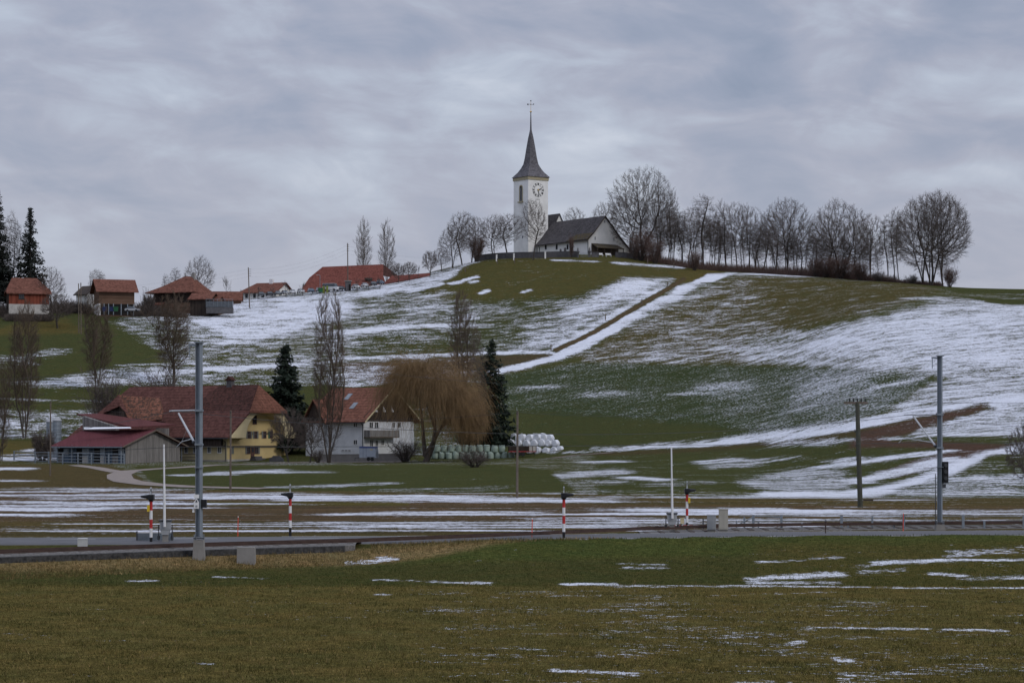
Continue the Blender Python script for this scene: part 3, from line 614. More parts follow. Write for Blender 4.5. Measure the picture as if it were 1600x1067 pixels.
zc_ = P(0, 162.5, 651.5).z - z0; b = MB(); b.tube((tcx-1.0,tcy,zc_),(tcx+1.0,tcy,zc_),.045,.045,6); 
for dx, dz, s in ((-1.05,-.1,.2),(1.0,.15,.14),(0,.0,.13)): b.box((tcx+dx,tcy,zc_+dz),(s*2,.08,s*2))
b.lathe([(.02,-.2),(.17,-.08),(.2,0),(.17,.1),(.02,.2)], (tcx,tcy,zv), 8); b.build('weather_vane', M['black'], sp)
# clock on the front face
ccx, ccz = TX0+TS/2-.02, P(843, 297, 650).z - z0; yf = TY0
clks = []
for r_, w_ in ((1.98,.035),(1.30,.035)):
    clk = MB()
    for i in range(48):
        a, a2 = 2*math.pi*i/48, 2*math.pi*(i+1)/48
        p = [(ccx+(r_)*math.sin(q)*1.0, yf-.05, ccz+(r_)*math.cos(q)) for q in (a,a2)]; p2 = [(ccx+(r_+w_)*math.sin(q), yf-.05, ccz+(r_+w_)*math.cos(q)) for q in (a2,a)]; clk.ext(p+p2, (0,.04,0))
    clks.append(clk)
clk_o = clks[0].build('clock_face', M['grey'], tw); clks[1].build('inner_ring', M['grey'], clk_o)
ROM = ['XII','I','II','III','IIII','V','VI','VII','VIII','IX','X','XI']
def text_mesh(name, txt, size, m, parent, Mx, ext=.02, align='CENTER'):
    cu = bpy.data.curves.new(name, 'FONT'); cu.body = txt; cu.size = size; cu.extrude = ext; cu.align_x = align; cu.align_y = 'CENTER'; cu.offset = size*.02
    t = bpy.data.objects.new(name, cu); COL.objects.link(t); dg = bpy.context.evaluated_depsgraph_get(); me = bpy.data.meshes.new_from_object(t.evaluated_get(dg))
    bpy.data.objects.remove(t); me.transform(Mx); me.materials.clear(); me.materials.append(m); o = bpy.data.objects.new(name, me); COL.objects.link(o); o.parent = parent; return o
for i, s in enumerate(ROM):
    a = 2*math.pi*i/12; Mx = Matrix.Translation((ccx+1.66*math.sin(a), yf-.07, ccz+1.66*math.cos(a))) @ Matrix.Rotation(R(90),4,'X') @ Matrix.Rotation(-a,4,'Z') @ Matrix.Diagonal((.62,1,1,1))
    text_mesh('numeral', s, .82, M['black'], clk_o, Mx)
def hand(nm, ang, ln, wd, m):
    d = Vector((math.sin(ang),0,math.cos(ang))); n = Vector((d.z,0,-d.x)); c = Vector((ccx,yf-.12,ccz)); b = MB()
    b.ext([c-d*.35+n*wd*.5, c+d*ln*.75+n*wd, c+d*ln, c+d*ln*.75-n*wd, c-d*.35-n*wd*.5], (0,.04,0)); b.build(nm, m, clk_o)
hand('hour_hand', R(72), 1.25, .16, M['black']); hand('minute_hand', R(168), 1.75, .11, M['black'])
b = MB(); b.lathe([(.02,-.16),(.2,-.12),(.2,.05)], (ccx,yf-.05,ccz), 12, 'Y'); b.build('clock_hub', M['gold'], clk_o)
b = MB(); b.bb(ccx-.6,ccx+.6,yf-.06,yf+.0,ccz-2.75,ccz-2.65); b.build('ledge', M['stone_d'], tw)
# belfry window, left face
def arched(root, parent, side, plane, am, w_, c0, c1, fr, m_f, m_g, name='window', point=1.15):
    n = 7; arc = [(am + w_/2*math.cos(t), c1 + w_/2*point*math.sin(t)) for t in [math.pi*i/(n-1) for i in range(n)]]
    out = [(am+w_/2, c0)] + arc + [(am-w_/2, c0)]
    g = MB(); g.ext([fpt(side, plane, a, .02, c) for a, c in out], fpt(side, plane, 0, -.05, 0) - fpt(side, plane, 0, 0, 0))
    big = [(am+w_/2+fr, c0-fr*.5)] + [(am + (w_/2+fr)*math.cos(t), c1 + (w_/2*point+fr)*math.sin(t)) for t in [math.pi*i/(n-1) for i in range(n)]] + [(am-w_/2-fr, c0-fr*.5)]
    f = MB()
    for i in range(len(out)-1):
        f.ext([fpt(side, plane, out[i][0], .07, out[i][1]), fpt(side, plane, out[i+1][0], .07, out[i+1][1]), fpt(side, plane, big[i+1][0], .07, big[i+1][1]), fpt(side, plane, big[i][0], .07, big[i][1])], fpt(side, plane, 0, -.1, 0) - fpt(side, plane, 0, 0, 0))
    fo = f.build(name, m_f, parent); g.build('pane', m_g, fo); return fo
wb = arched(ch, tw, 'W', TX0, TY0+3.45, 1.15, P(0,314,650).z-z0, P(0,294,650).z-z0, .32, M['sand'], M['dark'])
b = MB(); b.bb(TX0-.45, TX0+.02, TY0+2.3, TY0+4.6, P(0,316.5,650).z-z0, P(0,315,650).z-z0+.05); b.build('sill', M['sand'], wb)
b = MB()
for i in range(3): b.bb(TX0-.06, TX0-.03, TY0+2.95+i*.45, TY0+3.0+i*.45, P(0,314,650).z-z0, P(0,293,650).z-z0)
b.build('tracery', M['plaster_g'], wb)
window(ch, 'W', TX0, (815.6,817.6,368,373), 'plaster_g', bars=0, name='slit_window')
# choir behind the nave
CW = (4.2, 11.9); zr = P(878, 332, 651).z - z0; zl = 6.2
b = MB(); b.poly([(CW[0],NL+.5,2),(CW[1],NL+.5,2),(CW[1],NL+.5,zl),((CW[0]+CW[1])/2,NL+.5,zr-.15),(CW[0],NL+.5,zl)]); b.poly([(CW[1],NL+.5,-3),(CW[1],NL+10,-3),(CW[1],NL+10,zl),(CW[1],NL+.5,zl)]); b.build('choir_wall', M['plaster_w'], ch)
cm = (CW[0]+CW[1])/2; roof_slabs(ch, 'choir_roof', M['shingle'], [[(CW[0]-.3,NL+.1,zl-.4),(cm,NL+.1,zr),(cm,NL+11,zr),(CW[0]-.3,NL+11,zl-.4)], [(CW[1]+.5,NL+.1,zl-.7),(CW[1]+.5,NL+11,zl-.7),(cm,NL+11,zr),(cm,NL+.1,zr)]])
# side windows, gable slits, downpipe, lean-to
for px_ in (853, 870, 887):
    q = loc_of(ch, px_, 390, 0, 0); arched(ch, ch, 'W', 0, q.y, .85, q.z, q.z+1.0, .14, M['plaster_g'], M['dark'])
for rect in ((944,945.6,344,348.5),(929,930.6,370,375),(958.6,959.8,371,376.5)): window(ch, 'S', 0, rect, 'plaster_g', bars=0, name='slit_window')
b = MB(); b.path([(-.6,.3,3.9),(-.2,.1,3.3),(-.12,.1,-1)], .08, 6); b.build('downpipe', M['steel_d'], ch); b = MB(); b.path([(-.5,NL-1,3.9),(-.12,NL-1,3.3),(-.12,NL-1,-1)], .08, 6); b.build('downpipe', M['steel_d'], ch)
b = MB(); b.slab([(1.0,-.02,3.05),(9.6,-.02,3.05),(10.6,-2.7,1.75),(1.0,-2.7,1.75)], .18); b.build('porch_roof', M['shingle_moss'], ch)
for q in (1.2, 3.6, 6.0, 8.4, 10.3): b = MB(); b.bb(q-.08, q+.08, -2.6, -2.44, -.8, 1.6); b.build('porch_post', M['wood_d'], ch)
b = MB(); b.bb(1.0,10.4,-.12,-.02,-.5,2.9); b.build('porch_back', M['wood'], ch)

# churchyard wall, posts, graves, benches
def on_g(x, Y, dz=0): p = G(x, Y); p.z += dz; return p
def wall_run(name, label, pts, h, t, m, cat='wall', cap=None):
    r = empty(name, on_g(*pts[0]), 0, label, cat); b = MB(); c = MB(); o = r.location
    for (xa, Ya), (xb, Yb) in zip(pts[:-1], pts[1:]):
        n = 3
        for i in range(n):
            p = on_g(xa+(xb-xa)*i/n, Ya+(Yb-Ya)*i/n) - o; q = on_g(xa+(xb-xa)*(i+1)/n, Ya+(Yb-Ya)*(i+1)/n) - o
            d = (q-p); d.z = 0; d.normalize(); nn_ = Vector((-d.y, d.x, 0))*t/2
            b.ext([p-nn_-Vector((0,0,.6)), q-nn_-Vector((0,0,.6)), q-nn_+Vector((0,0,h)), p-nn_+Vector((0,0,h))], nn_*2)
            c.ext([p-nn_*1.3+Vector((0,0,h)), q-nn_*1.3+Vector((0,0,h)), q-nn_*1.3+Vector((0,0,h+.12)), p-nn_*1.3+Vector((0,0,h+.12))], nn_*2.6)
    b.build('wall_body', m, r); c.build('coping', cap or m, r); return r
wall_run('churchyard_wall', 'dark stone churchyard wall curving left round the church hilltop', [(742,638),(765,634),(800,628),(850,624),(903,622)], 1.5, .4, M['stone_d'])
wall_run('churchyard_wall', 'short dark wall right of the lean-to under the church gable', [(924,621),(936,621)], 1.2, .4, M['stone_d'])
wall_run('churchyard_wall', 'dark low wall stretch between church gable and the tall bare trees', [(962,622),(990,624)], 1.3, .4, M['stone_d'])
for x, lb in ((776,'white post leftmost on the churchyard wall, left of the tower'), (803,'white post on the churchyard wall at the tower left corner'), (852,'white post on the churchyard wall before the nave windows')):
    b = MB(); b.bb(-.2,.2,-.2,.2,-.5,1.75); b.slab([(-.26,-.26,1.85),(.26,-.26,1.85),(.26,.26,1.85),(-.26,.26,1.85)], .1); tag(b.build('wall_post', M['plaster_w'], loc=on_g(x, 622)), lb, 'post')
for x, lb in ((903,'dark ornate gate pillar left of the churchyard gate'), (921,'dark ornate gate pillar right of the churchyard gate')):
    b = MB(); b.lathe([(.32,-.5),(.32,1.3),(.5,1.4),(.5,1.55),(.3,1.7),(.16,2.0),(.2,2.25),(.08,2.5),(.02,2.8)], (0,0,0), 8); tag(b.build('gate_pillar', M['stone_d'], loc=on_g(x, 621)), lb, 'gate pillar')
g = empty('churchyard_gate', on_g(906, 620.8), 0, 'thin iron gate between the two dark churchyard pillars', 'gate')
b = MB()
for i in range(8): b.tube((.25+i*.3,0,0),(.25+i*.3,0,1.25),.025,.025,4)
b.build('bars', M['steel'], g); b = MB(); b.tube((.1,0,1.1),(2.5,0,1.1),.03,.03,4); b.tube((.1,0,.2),(2.5,0,.2),.03,.03,4); b.build('rail', M['steel'], g)
for x, Y, s, lb in ((883,626,1.0,'dark gravestone below the third nave window'), (876,626,.8,'rounded bush-like grave cross left of the dark gravestone')):
    b = MB(); b.bb(-.35*s,.35*s,-.12,.12,-.3,1.1*s); b.lathe([(.34*s,0),(.34*s,.22)], (0,-.11,1.1*s), 12, 'Y'); tag(b.build('gravestone', M['stone_d'], loc=on_g(x, Y, .9)), lb, 'gravestone')
for x, lb in ((938,'white bench left one under the church porch roof'), (951,'white bench right one under the church porch roof')):
    r = empty('bench', on_g(x, 622.5), R(36), lb, 'bench'); b = MB(); b.bb(-.95,.95,-.2,.2,.42,.5); b.build('seat', M['white'], r); b = MB(); b.bb(-.95,.95,.2,.26,.55,.95); b.build('backrest', M['white'], r)
    for s in (-.8,.8): b = MB(); b.bb(s-.04,s+.04,-.18,.24,0,.55); b.build('leg', M['white'], r)

# ------------------------------------------------------------------ big farmhouse
FR = R(-33); fh = empty('farmhouse', P(355, 722.5, 396), FR, 'large Bernese farmhouse with yellow arched gable and sweeping red tiled roof', 'farmhouse')
zf = fh.location.z
W_, L_ = 16.5, 34.5; RZ, EZ = 13.65, 4.45
b = MB(); b.poly([(-L_,0,-1.5),(0,0,-1.5),(0,0,5.2),(-L_,0,5.2)]); b.poly([(-L_,W_,-1.5),(-L_,0,-1.5),(-L_,0,5.2),(-L_,W_,5.2)]); b.poly([(0,W_,-1.5),(-L_,W_,-1.5),(-L_,W_,5.2),(0,W_,5.2)])
b.build('side_wall', M['cream'], fh)
sl_ = (RZ-EZ)/(W_/2+1.5)
def ry(z, sg=-1): return W_/2 + sg*(RZ-z)/sl_
b = MB(); b.poly([(0,0,-1.5),(0,W_,-1.5),(0,W_,EZ+.8),(0,ry(9.2,1),9.0),(0,ry(9.2),9.0),(0,0,EZ+.8)]); b.build('gable_wall', M['plaster_y'], fh)
b = MB(); b.ext([(.0,-.02,2.9),(.0,W_+.3,2.9),(.0,W_+.3,4.9),(.0,-.02,4.9)], (.35,0,0)); b.build('upper_storey_band', M['plaster_y'], fh)
roof_slabs(fh, 'roof', M['tile'], [[(-36.5,-1.5,EZ),(1.55,-1.5,EZ),(2.5,ry(9.0),9.0),(.3,W_/2,RZ),(-30,W_/2,RZ)], [(1.55,W_+1.5,EZ),(-36.5,W_+1.5,EZ),(-30,W_/2,RZ),(.3,W_/2,RZ),(2.5,ry(9.0,1),9.0)], [(-36.5,W_+1.5,EZ),(-36.5,-1.5,EZ),(-30,W_/2,RZ)]], .3)
roof_slabs(fh, 'hip_roof', M['tile2'], [[(2.6,ry(9.0)-.3,8.95),(2.6,ry(9.0,1)+.3,8.95),(.25,W_/2,RZ+.04)]], .3)
p1 = [(-8.6,W_/2-.02,RZ+.03),(.25,W_/2-.02,RZ+.05),(2.2,ry(9.05),9.1),(-12.5,ry(9.05),9.08)]; roof_slabs(fh, 'roof_patch', M['tile_dark'], [p1], .05)
b = MB(); b.bb(-36.3,1.5,-1.72,-1.55,EZ-.3,EZ-.14); b.build('gutter', M['steel_d'], fh)
b = MB(); b.path([(-.3,-1.6,EZ-.3),(-.3,-.12,EZ-.9),(-.3,-.12,-.5)], .07, 6); b.build('downpipe', M['steel_d'], fh)
# the arch under the hip: fascia with an elliptical cut-out and its curved soffit
arc, outl = [], []
cy_, rad, ah = W_/2, 5.4, 4.7
for i in range(25):
    t = math.pi*i/24; yy = cy_ - rad*math.cos(t); zz = 4.25 + ah*math.sin(t)
    arc.append((yy, zz)); lim = min(RZ - abs(yy*1.0 + (-cy_))*sl_*1.0 - .45, 8.9)
    # outer outline follows the roof
    oy = cy_ - (rad + 4.2*(1-math.sin(t)))*math.cos(t) if True else yy; oz = min(8.85, RZ - abs(oy-cy_)*sl_ - .38)
    outl.append((oy, max(oz, zz + .02)))
b = MB(); so_ = MB(); xo = 1.9
for i in range(24):
    a0, a1, o0, o1 = arc[i], arc[i+1], outl[i], outl[i+1]
    b.ext([(xo,a0[0],a0[1]),(xo,a1[0],a1[1]),(xo,o1[0],o1[1]),(xo,o0[0],o0[1])], (-.15,0,0))
    so_.ext([(xo,a0[0],a0[1]),(xo,a1[0],a1[1]),(0.01,a1[0],a1[1]-.35),(0.01,a0[0],a0[1]-.35)], (0,0,.08))
b.build('arch_fascia', M['cream'], fh); so_.build('arch_soffit', M['plaster_y'], fh, smooth=False)
b = MB(); b.bb(-.02,.42,-.1,W_+.3,2.82,2.92); b.bb(-.0,.4,-.1,W_+.2,4.88,4.96); b.build('string_course', M['wood'], fh)
b = MB(); b.bb(-.0,.12,-.05,W_,-1.2,.55); b.build('stone_base', M['plaster_base'], fh); b = MB(); b.bb(-9,-.02,-.15,.02,-1.2,.45); b.build('side_base', M['stone'], fh)
window(fh,'E',.35,(370,377,674.5,684.3),'frame_br',(None,'shut_gr')); window(fh,'E',.35,(386.5,391.5,673.5,685),'frame_br','shut_gr'); window(fh,'E',.35,(396.8,401.6,673.5,685),'frame_br','shut_gr')
window(fh,'E',.35,(410.8,416,673.5,684.8),'frame_br',('shut_gr',None)); window(fh,'E',.35,(421,426,673.5,684.8),'frame_br',('shut_g',None)); window(fh,'E',0,(394.5,401,649,663),'frame_br',None)
window(fh,'E',.0,(385.5,391,697,709.2),'frame_br',('shut_gr',None)); window(fh,'E',.0,(397.5,403.5,697,709.2),'frame_br',(None,'shut_gr'))
b = MB(); p = loc_of(fh, 391.6, 716, 0, .0); q = loc_of(fh, 396.8, 698, 0, 0); b.bb(-.02,.1,p.y,q.y,p.z,q.z); d_ = b.build('door', M['frame_br'], fh); b = MB(); b.bb(.1,.14,p.y+.2,q.y-.2,p.z+1.1,q.z-.2); b.build('pane', M['glass'], d_)
b = MB(); p = loc_of(fh, 359.5, 709, 0, 0); q = loc_of(fh, 365, 697, 0, 0); b.bb(-.02,.08,p.y,q.y,p.z,q.z); b.build('shutter', M['shut_gr'], fh)
p = loc_of(fh, 386, 724, 0, 0); q = loc_of(fh, 409, 717, 0, 0); b = MB()
for i in range(4): b.bb(.12,.5+.45*(4-i),p.y+.35*i,q.y-.35*i,-.9+.0,p.z+.28+.33*i)
b.build('steps', M['stone_d'], fh)
for x in (291, 305, 327, 343): window(fh,'S',0,(x-3,x+3,697.5,708),'frame_w',None)
b = MB(); b.bb(-16,-.4,-1.1,-.01,2.7,2.95); gal = b.build('gallery_floor', M['wood_d'], fh)
b = MB(); b.bb(-16,-.4,-1.12,-1.04,2.95,4.0); b.build('railing', M['plank_d'], gal)
b = MB(); b.bb(-L_+.2,-1,-.06,-.01,3.0,5.1); b.build('gallery_back', M['plank_d'], fh)
b = MB(); 
for x0_, x1_ in ((-11.5,-6.2),): b.tube((x0_,-.7,1.5),(x1_,-.7,1.5),.08,.08,6); b.tube((x0_,-.7,.9),(x1_,-.7,.9),.06,.06,6); b.bb(x0_,x1_,-.9,-.45,-.8,.35)
b.build('trough_rail', M['wood'], fh)
cp = loc_of(fh, 360, 600, 1, W_/2); b = MB(); b.bb(cp.x-.55,cp.x+.55,W_/2-.45,W_/2+.45,12.8,14.5); cho = b.build('chimney', M['stone_d'], fh); b = MB(); b.bb(cp.x-.75,cp.x+.75,W_/2-.65,W_/2+.65,14.5,14.65); b.ext([(cp.x-.7,W_/2-.6,14.66),(cp.x+.7,W_/2-.6,14.66),(cp.x,W_/2-.6,15.25)],(0,1.2,0)); b.build('chimney_cap', M['tile_dark'], cho)
# the mossy drive-in dormer on the long side
dq = [at(fh,184.5,617,404), at(fh,250,622,402), at(fh,254.5,640,400), at(fh,253.5,658.5,399), at(fh,224,657.5,399), at(fh,206,653,399), at(fh,196,645,399.6)]
n_ = (dq[1]-dq[0]).cross(dq[4]-dq[0]).normalized(); d0 = dq[0]
dq = [p - n_*((p-d0).dot(n_)) for p in dq]
b = MB(); b.ext(dq, -n_*.35 if n_.y < 0 else n_*.35); dr = b.build('dormer_roof', M['tile_moss'], fh)
gq = [at(fh,158,646,403), at(fh,172,635.5,403), at(fh,185,634,402.5), at(fh,200,648,400), at(fh,200,658,400), at(fh,158,658,403)]
g0 = gq[0]; gn = (gq[1]-g0).cross(gq[4]-g0).normalized(); gq = [p - gn*((p-g0).dot(gn)) for p in gq]; b = MB(); b.ext(gq, (0,.4,0)); b.build('dormer_gable', M['plank_d'], fh)
b = MB(); b.ext([at(fh,156,648,402.5), at(fh,184.5,616.5,403), at(fh,200,648,399.2), at(fh,187,634,401)], (0,.3,.0)); b.build('dormer_verge', M['tile'], fh)
b = MB(); b.ext([at(fh,206,652.5,399.5), at(fh,253,659,399.4), at(fh,246,664,400.5), at(fh,225,662,400.5)], (0,1.0,0)); b.build('dormer_shadow_board', M['plank_d'], fh)  # dark sheet imitating the shade below the dormer eave, no real board

# ------------------------------------------------------------------ stable with red metal roof
st = empty('stable', P(196, 727, 385), FR, 'low stable with dark red metal roof and blue stall doors', 'stable')
SW, SL = 13.8, 15.2; se, sr = 3.55, 6.05
b = MB(); b.poly([(0,0,-1),(0,SW,-1),(0,SW,se),(0,SW/2,sr-.15),(0,0,se)]); b.build('gable_wall', M['plank'], st)
b = MB(); b.poly([(-SL,0,-1),(0,0,-1),(0,0,se),(-SL,0,se)]); b.poly([(-SL,SW,-1),(-SL,0,-1),(-SL,0,se),(-SL,SW/2,sr-.15),(-SL,SW,se)]); b.build('front_wall', M['plank_bl'], st)
roof_slabs(st, 'roof', M['metal_red'], [[(-SL-1,-1.4,se-.35),(.7,-1.4,se-.35),(.7,SW/2,sr),(-SL-1,SW/2,sr)], [(.7,SW+1.4,se-.35),(-SL-1,SW+1.4,se-.35),(-SL-1,SW/2,sr),(.7,SW/2,sr)]], .14)
b = MB()
b.ext([(.72,-1.4,se-.55),(.72,SW/2,sr-.2),(.72,SW/2,sr+.04),(.72,-1.4,se-.31)],(.07,0,0)); b.ext([(.72,SW+1.4,se-.55),(.72,SW/2,sr-.2),(.72,SW/2,sr+.04),(.72,SW+1.4,se-.31)],(.07,0,0)); b.build('verge_board', M['wood'], st)
b = MB(); b.bb(-SL-.9,.65,-1.52,-1.4,se-.55,se-.38); b.build('gutter', M['steel'], st)
b = MB(); b.bb(-.05,.3,-.3,SW+.4,-1,.28); b.bb(-6.8,-.05,-.5,-.02,-1,.28); b.build('concrete_plinth', M['conc'], st)
for px_ in (94.5, 123.5, 151.5, 180):
    q = loc_of(st, px_, 700, 1, 0); b = MB(); b.bb(q.x-.55,q.x+.65,-.06,.0,1.75,2.85); o = b.build('stall_opening', M['dark'], st)
    b = MB(); b.bb(q.x-.6,q.x+.7,-.1,-.02,.25,1.7); b.build('stall_door', M['plank'] if px_ in (94.5, 180) else M['dark'], st); b = MB(); b.bb(q.x+.85,q.x+2.0,-.1,-.02,1.7,2.85); b.build('open_shutter', M['steel'], st)
    b = MB(); b.bb(q.x+.85,q.x+2.1,-.1,-.02,.25,1.6); b.build('stall_panel', M['plaster_base'] if px_ not in (94.5,180) else M['plank_bl'], st)
for a in (-15,-11.6,-7.8,-4.1,-.3): b = MB(); b.bb(a-.1,a+.1,-.85,-.65,-.8,se-.1); b.build('post', M['steel'], st)
u_ = [at(st,120,646.5,402), at(st,158,646,402.5), at(st,275,668.3,392), at(st,204,666.5,389.5)]; un = (u_[1]-u_[0]).cross(u_[3]-u_[0]).normalized(); u_ = [p-un*((p-u_[0]).dot(un)) for p in u_]
b = MB(); b.slab(u_, .22); b.build('upper_roof', M['metal_red2'], st)
b = MB(); b.ext([at(st,129,650,399), at(st,181,666.5,391.6), at(st,181,672,391.6), at(st,129,672,399)], (.3,.5,0)); b.build('upper_wall', M['plank'], st)
b = MB(); b.ext([at(st,244,668.5,401), at(st,262,669,401), at(st,262,690,401), at(st,244,690,401)], (0,.4,0)); b.build('upper_end_wall', M['plank'], st)
b = MB(); b.ext([at(st,131,667.5,391.3), at(st,205,667,389.6), at(st,203,668.8,389.2), at(st,131,670.4,390.8)], (0,.2,-.08)); b.build('snow_ridge', M['snowm'], st)
# yard fence before the stable
yf_ = empty('yard_fence', P(55, 724, 386), 0, 'blue steel paddock fence of horizontal bars before the stable', 'fence')
fpts = [(22,722,400),(55,724,394),(76,724,390),(98,725,387),(122,725.5,385),(143,726,383.5),(170,726.5,382.5),(194,727,382)]
o_ = yf_.location
for x, y, Y in fpts: b = MB(); q = P(x, y, Y) - o_; b.bb(q.x-.11,q.x+.11,q.y-.1,q.y+.1,q.z-.4,q.z+2.0); b.build('post', M['steel'], yf_)
for hh in (.35,.85,1.35,1.9):
    b = MB(); b.path([P(x,y,Y)-o_+Vector((0,-.1,hh)) for x,y,Y in fpts], .055, 6); b.build('bar', M['steel'], yf_)
bg_ = empty('barred_gate', P(264, 722, 399), FR, 'barred steel gate between the stable and the farmhouse', 'gate'); b = MB()
for i in range(6): b.tube((0,0,.3+i*.4),(2.9,0,.3+i*.4),.045,.045,5)
b.build('bars', M['steel'], bg_)
for a in (0, 2.9): b = MB(); b.bb(a-.07,a+.07,-.07,.07,-.5,2.6); b.build('post', M['steel'], bg_)
for x, h, lb in ((80, 656, 'grey ribbed feed silo, left of two behind stable'), (88.5, 654, 'grey ribbed feed silo, right of two behind stable')):
    r = empty('silo', P(x, 700, 404), 0, lb, 'silo', 'two feed silos behind the stable'); H_ = (700-h)*404/F; b = MB()
    pr = [(.85,-2)] + [(.85 + .03*(i%2), i*H_/14) for i in range(14)]; b.lathe(pr, n=14); b.build('drum', M['steel'], r, smooth=False); b = MB(); b.lathe([(.93,H_*13/14),(.9,H_*13/14+.1),(.3,H_+.25),(.1,H_+.3)], n=14); b.build('lid', M['grey'], r)

# ------------------------------------------------------------------ white house with red roof
HR_ = R(-35); wh_ = empty('house', P(568, 719, 401), HR_, 'white house with red tiled roof, dark wooden gable and balcony', 'house')
HW, HL, he, hr_ = 14.6, 13.0, 7.5, 13.0
b = MB(); b.poly([(-HL,0,-1.5),(0,0,-1.5),(0,0,he),(-HL,0,he)]); b.poly([(0,0,-1.5),(0,HW,-1.5),(0,HW,he),(0,0,he)]); b.poly([(-HL,HW,-1.5),(-HL,0,-1.5),(-HL,0,he),(-HL,HW,he)]); b.poly([(0,HW,-1.5),(-HL,HW,-1.5),(-HL,HW,he),(0,HW,he)]); b.build('wall', M['plaster_g'], wh_)
b = MB(); b.ext([(.02,-.1,he-.6),(.02,HW+.1,he-.6),(.02,HW,he+.1),(.02,HW/2,hr_-.15),(.02,0,he+.1)], (.1,0,0)); b.build('gable_boarding', M['plank_d'], wh_)
s_ = (hr_-he)/(HW/2); e1 = he-s_*.9
roof_slabs(wh_, 'roof', M['tile2'], [[(-HL-.8,-.9,e1),(1.1,-.9,e1),(1.1,HW/2,hr_),(-HL-.2,HW/2,hr_)], [(1.1,HW+.9,e1),(-HL-.8,HW+.9,e1),(-HL-.2,HW/2,hr_),(1.1,HW/2,hr_)], ], .24)
b = MB()
for y0_, y1_ in ((-.95,HW/2),(HW+.95,HW/2)): b.ext([(1.12,y0_,e1-.28),(1.12,y1_,hr_-.25),(1.12,y1_,hr_+.05),(1.12,y0_,e1+.03)], (.06,0,0))
b.build('verge_board', M['cream'], wh_)
b = MB(); b.bb(-HL-.7,1.0,-1.06,-.92,e1-.3,e1-.16); b.build('gutter', M['steel_d'], wh_)
dx0, dx1 = loc_of(wh_,477,655,1,-.8).x, loc_of(wh_,506,655,1,-.8).x; dm = (dx0+dx1)/2; da = he+3.0
b = MB(); b.ext([(dx0,-.8,he-.6),(dx1,-.8,he-.6),(dm,-.8,da)], (0,5.0,0)); b.build('dormer_gable', M['plank_d'], wh_)
roof_slabs(wh_, 'dormer_roof', M['tile2'], [[(dx0-.7,-1.3,he-.95),(dm,-1.3,da+.3),(dm,4.6,da+.3),(dx0-.7,4.0,he-.95)], [(dx1+.7,-1.3,he-.95),(dx1+.7,2.4,he-.95),(dm,4.6,da+.3),(dm,-1.3,da+.3)]], .2)
b = MB(); b.bb(dx0+.1,dx1-.1,-.8,-.02,-1.2,he-.6); b.build('projecting_bay', M['plaster_g'], wh_)
for rc in ((482,490,658.5,668),(498,506,658.5,668)): window(wh_,'S',-.8,rc,'frame_w')
for rc in ((552,559,659,667.5),(552,559,686.5,695)): window(wh_,'S',0,rc,'frame_w')
window(wh_,'S',0,(533,549,702,705.5),'frame_w',bars=2); window(wh_,'S',-.8,(484,491,684,693),'frame_w')
for rc in ((576.5,583,658.5,669.5),(585,591.5,658.5,669.5),(612.5,617.5,659,669),(620.5,626.5,659,669),(577.5,583,686.5,698),(586,591,686.5,698),(595,600,686.5,696)): window(wh_,'E',0,rc,'frame_w')
for px_ in (588, 600.5, 613):
    p = loc_of(wh_,px_-2,643.5,0,.13); q = loc_of(wh_,px_+2.6,634.5,0,.13); b = MB(); b.ext([(.13,p.y,p.z),(.13,q.y,p.z),(.13,p.y,q.z)],(.05,0,0)); b.build('gable_window', M['frame_w'], wh_)
p = loc_of(wh_,569,683,0,1.4); q = loc_of(wh_,624,672,0,1.4); b = MB(); b.bb(.0,1.4,.1,q.y,p.z-.1,p.z+.08); bal = b.build('balcony_floor', M['wood'], wh_); b = MB(); b.bb(1.36,1.44,.1,q.y,p.z+.08,q.z); b.bb(.05,1.36,.1,.16,p.z+.08,q.z); b.build('balcony_rail', M['plank'], bal)
for px_, py_ in ((544,620),(552.5,634)):
    q = at(wh_, px_, py_, 404); yq = q.y; 
    for it in range(8):
        Yq = 404 + (it-4)*.0; break
    # meet the roof plane z = e1 + s_*(y+.9)
    inv = (Matrix.Translation(wh_.location) @ Matrix.Rotation(HR_,4,'Z')).inverted(); o3 = inv @ Vector((0,0,CH)); d3 = inv @ P(px_,py_,1000.) - o3
    t3 = (e1 + s_*(o3.y+.9) - o3.z)/(d3.z - s_*d3.y); h3 = o3 + d3*t3
    b = MB(); b.slab([(h3.x-.5,h3.y-.7,h3.z-.7*s_+.09),(h3.x+.5,h3.y-.7,h3.z-.7*s_+.09),(h3.x+.5,h3.y+.7,h3.z+.7*s_+.09),(h3.x-.5,h3.y+.7,h3.z+.7*s_+.09)], .1); b.build('skylight', M['glass_l'], wh_)
b = MB(); b.path([(-.1,-.9,e1-.1),(-.1,-.12,e1-.6),(-.1,-.12,-1)], .07, 6); b.build('downpipe', M['steel_d'], wh_)
gw = wall_run('garden_wall', 'low pale garden wall along the yard before the white house', [(500,392.5),(560,391),(640,390)], 1.25, .3, M['conc']); 

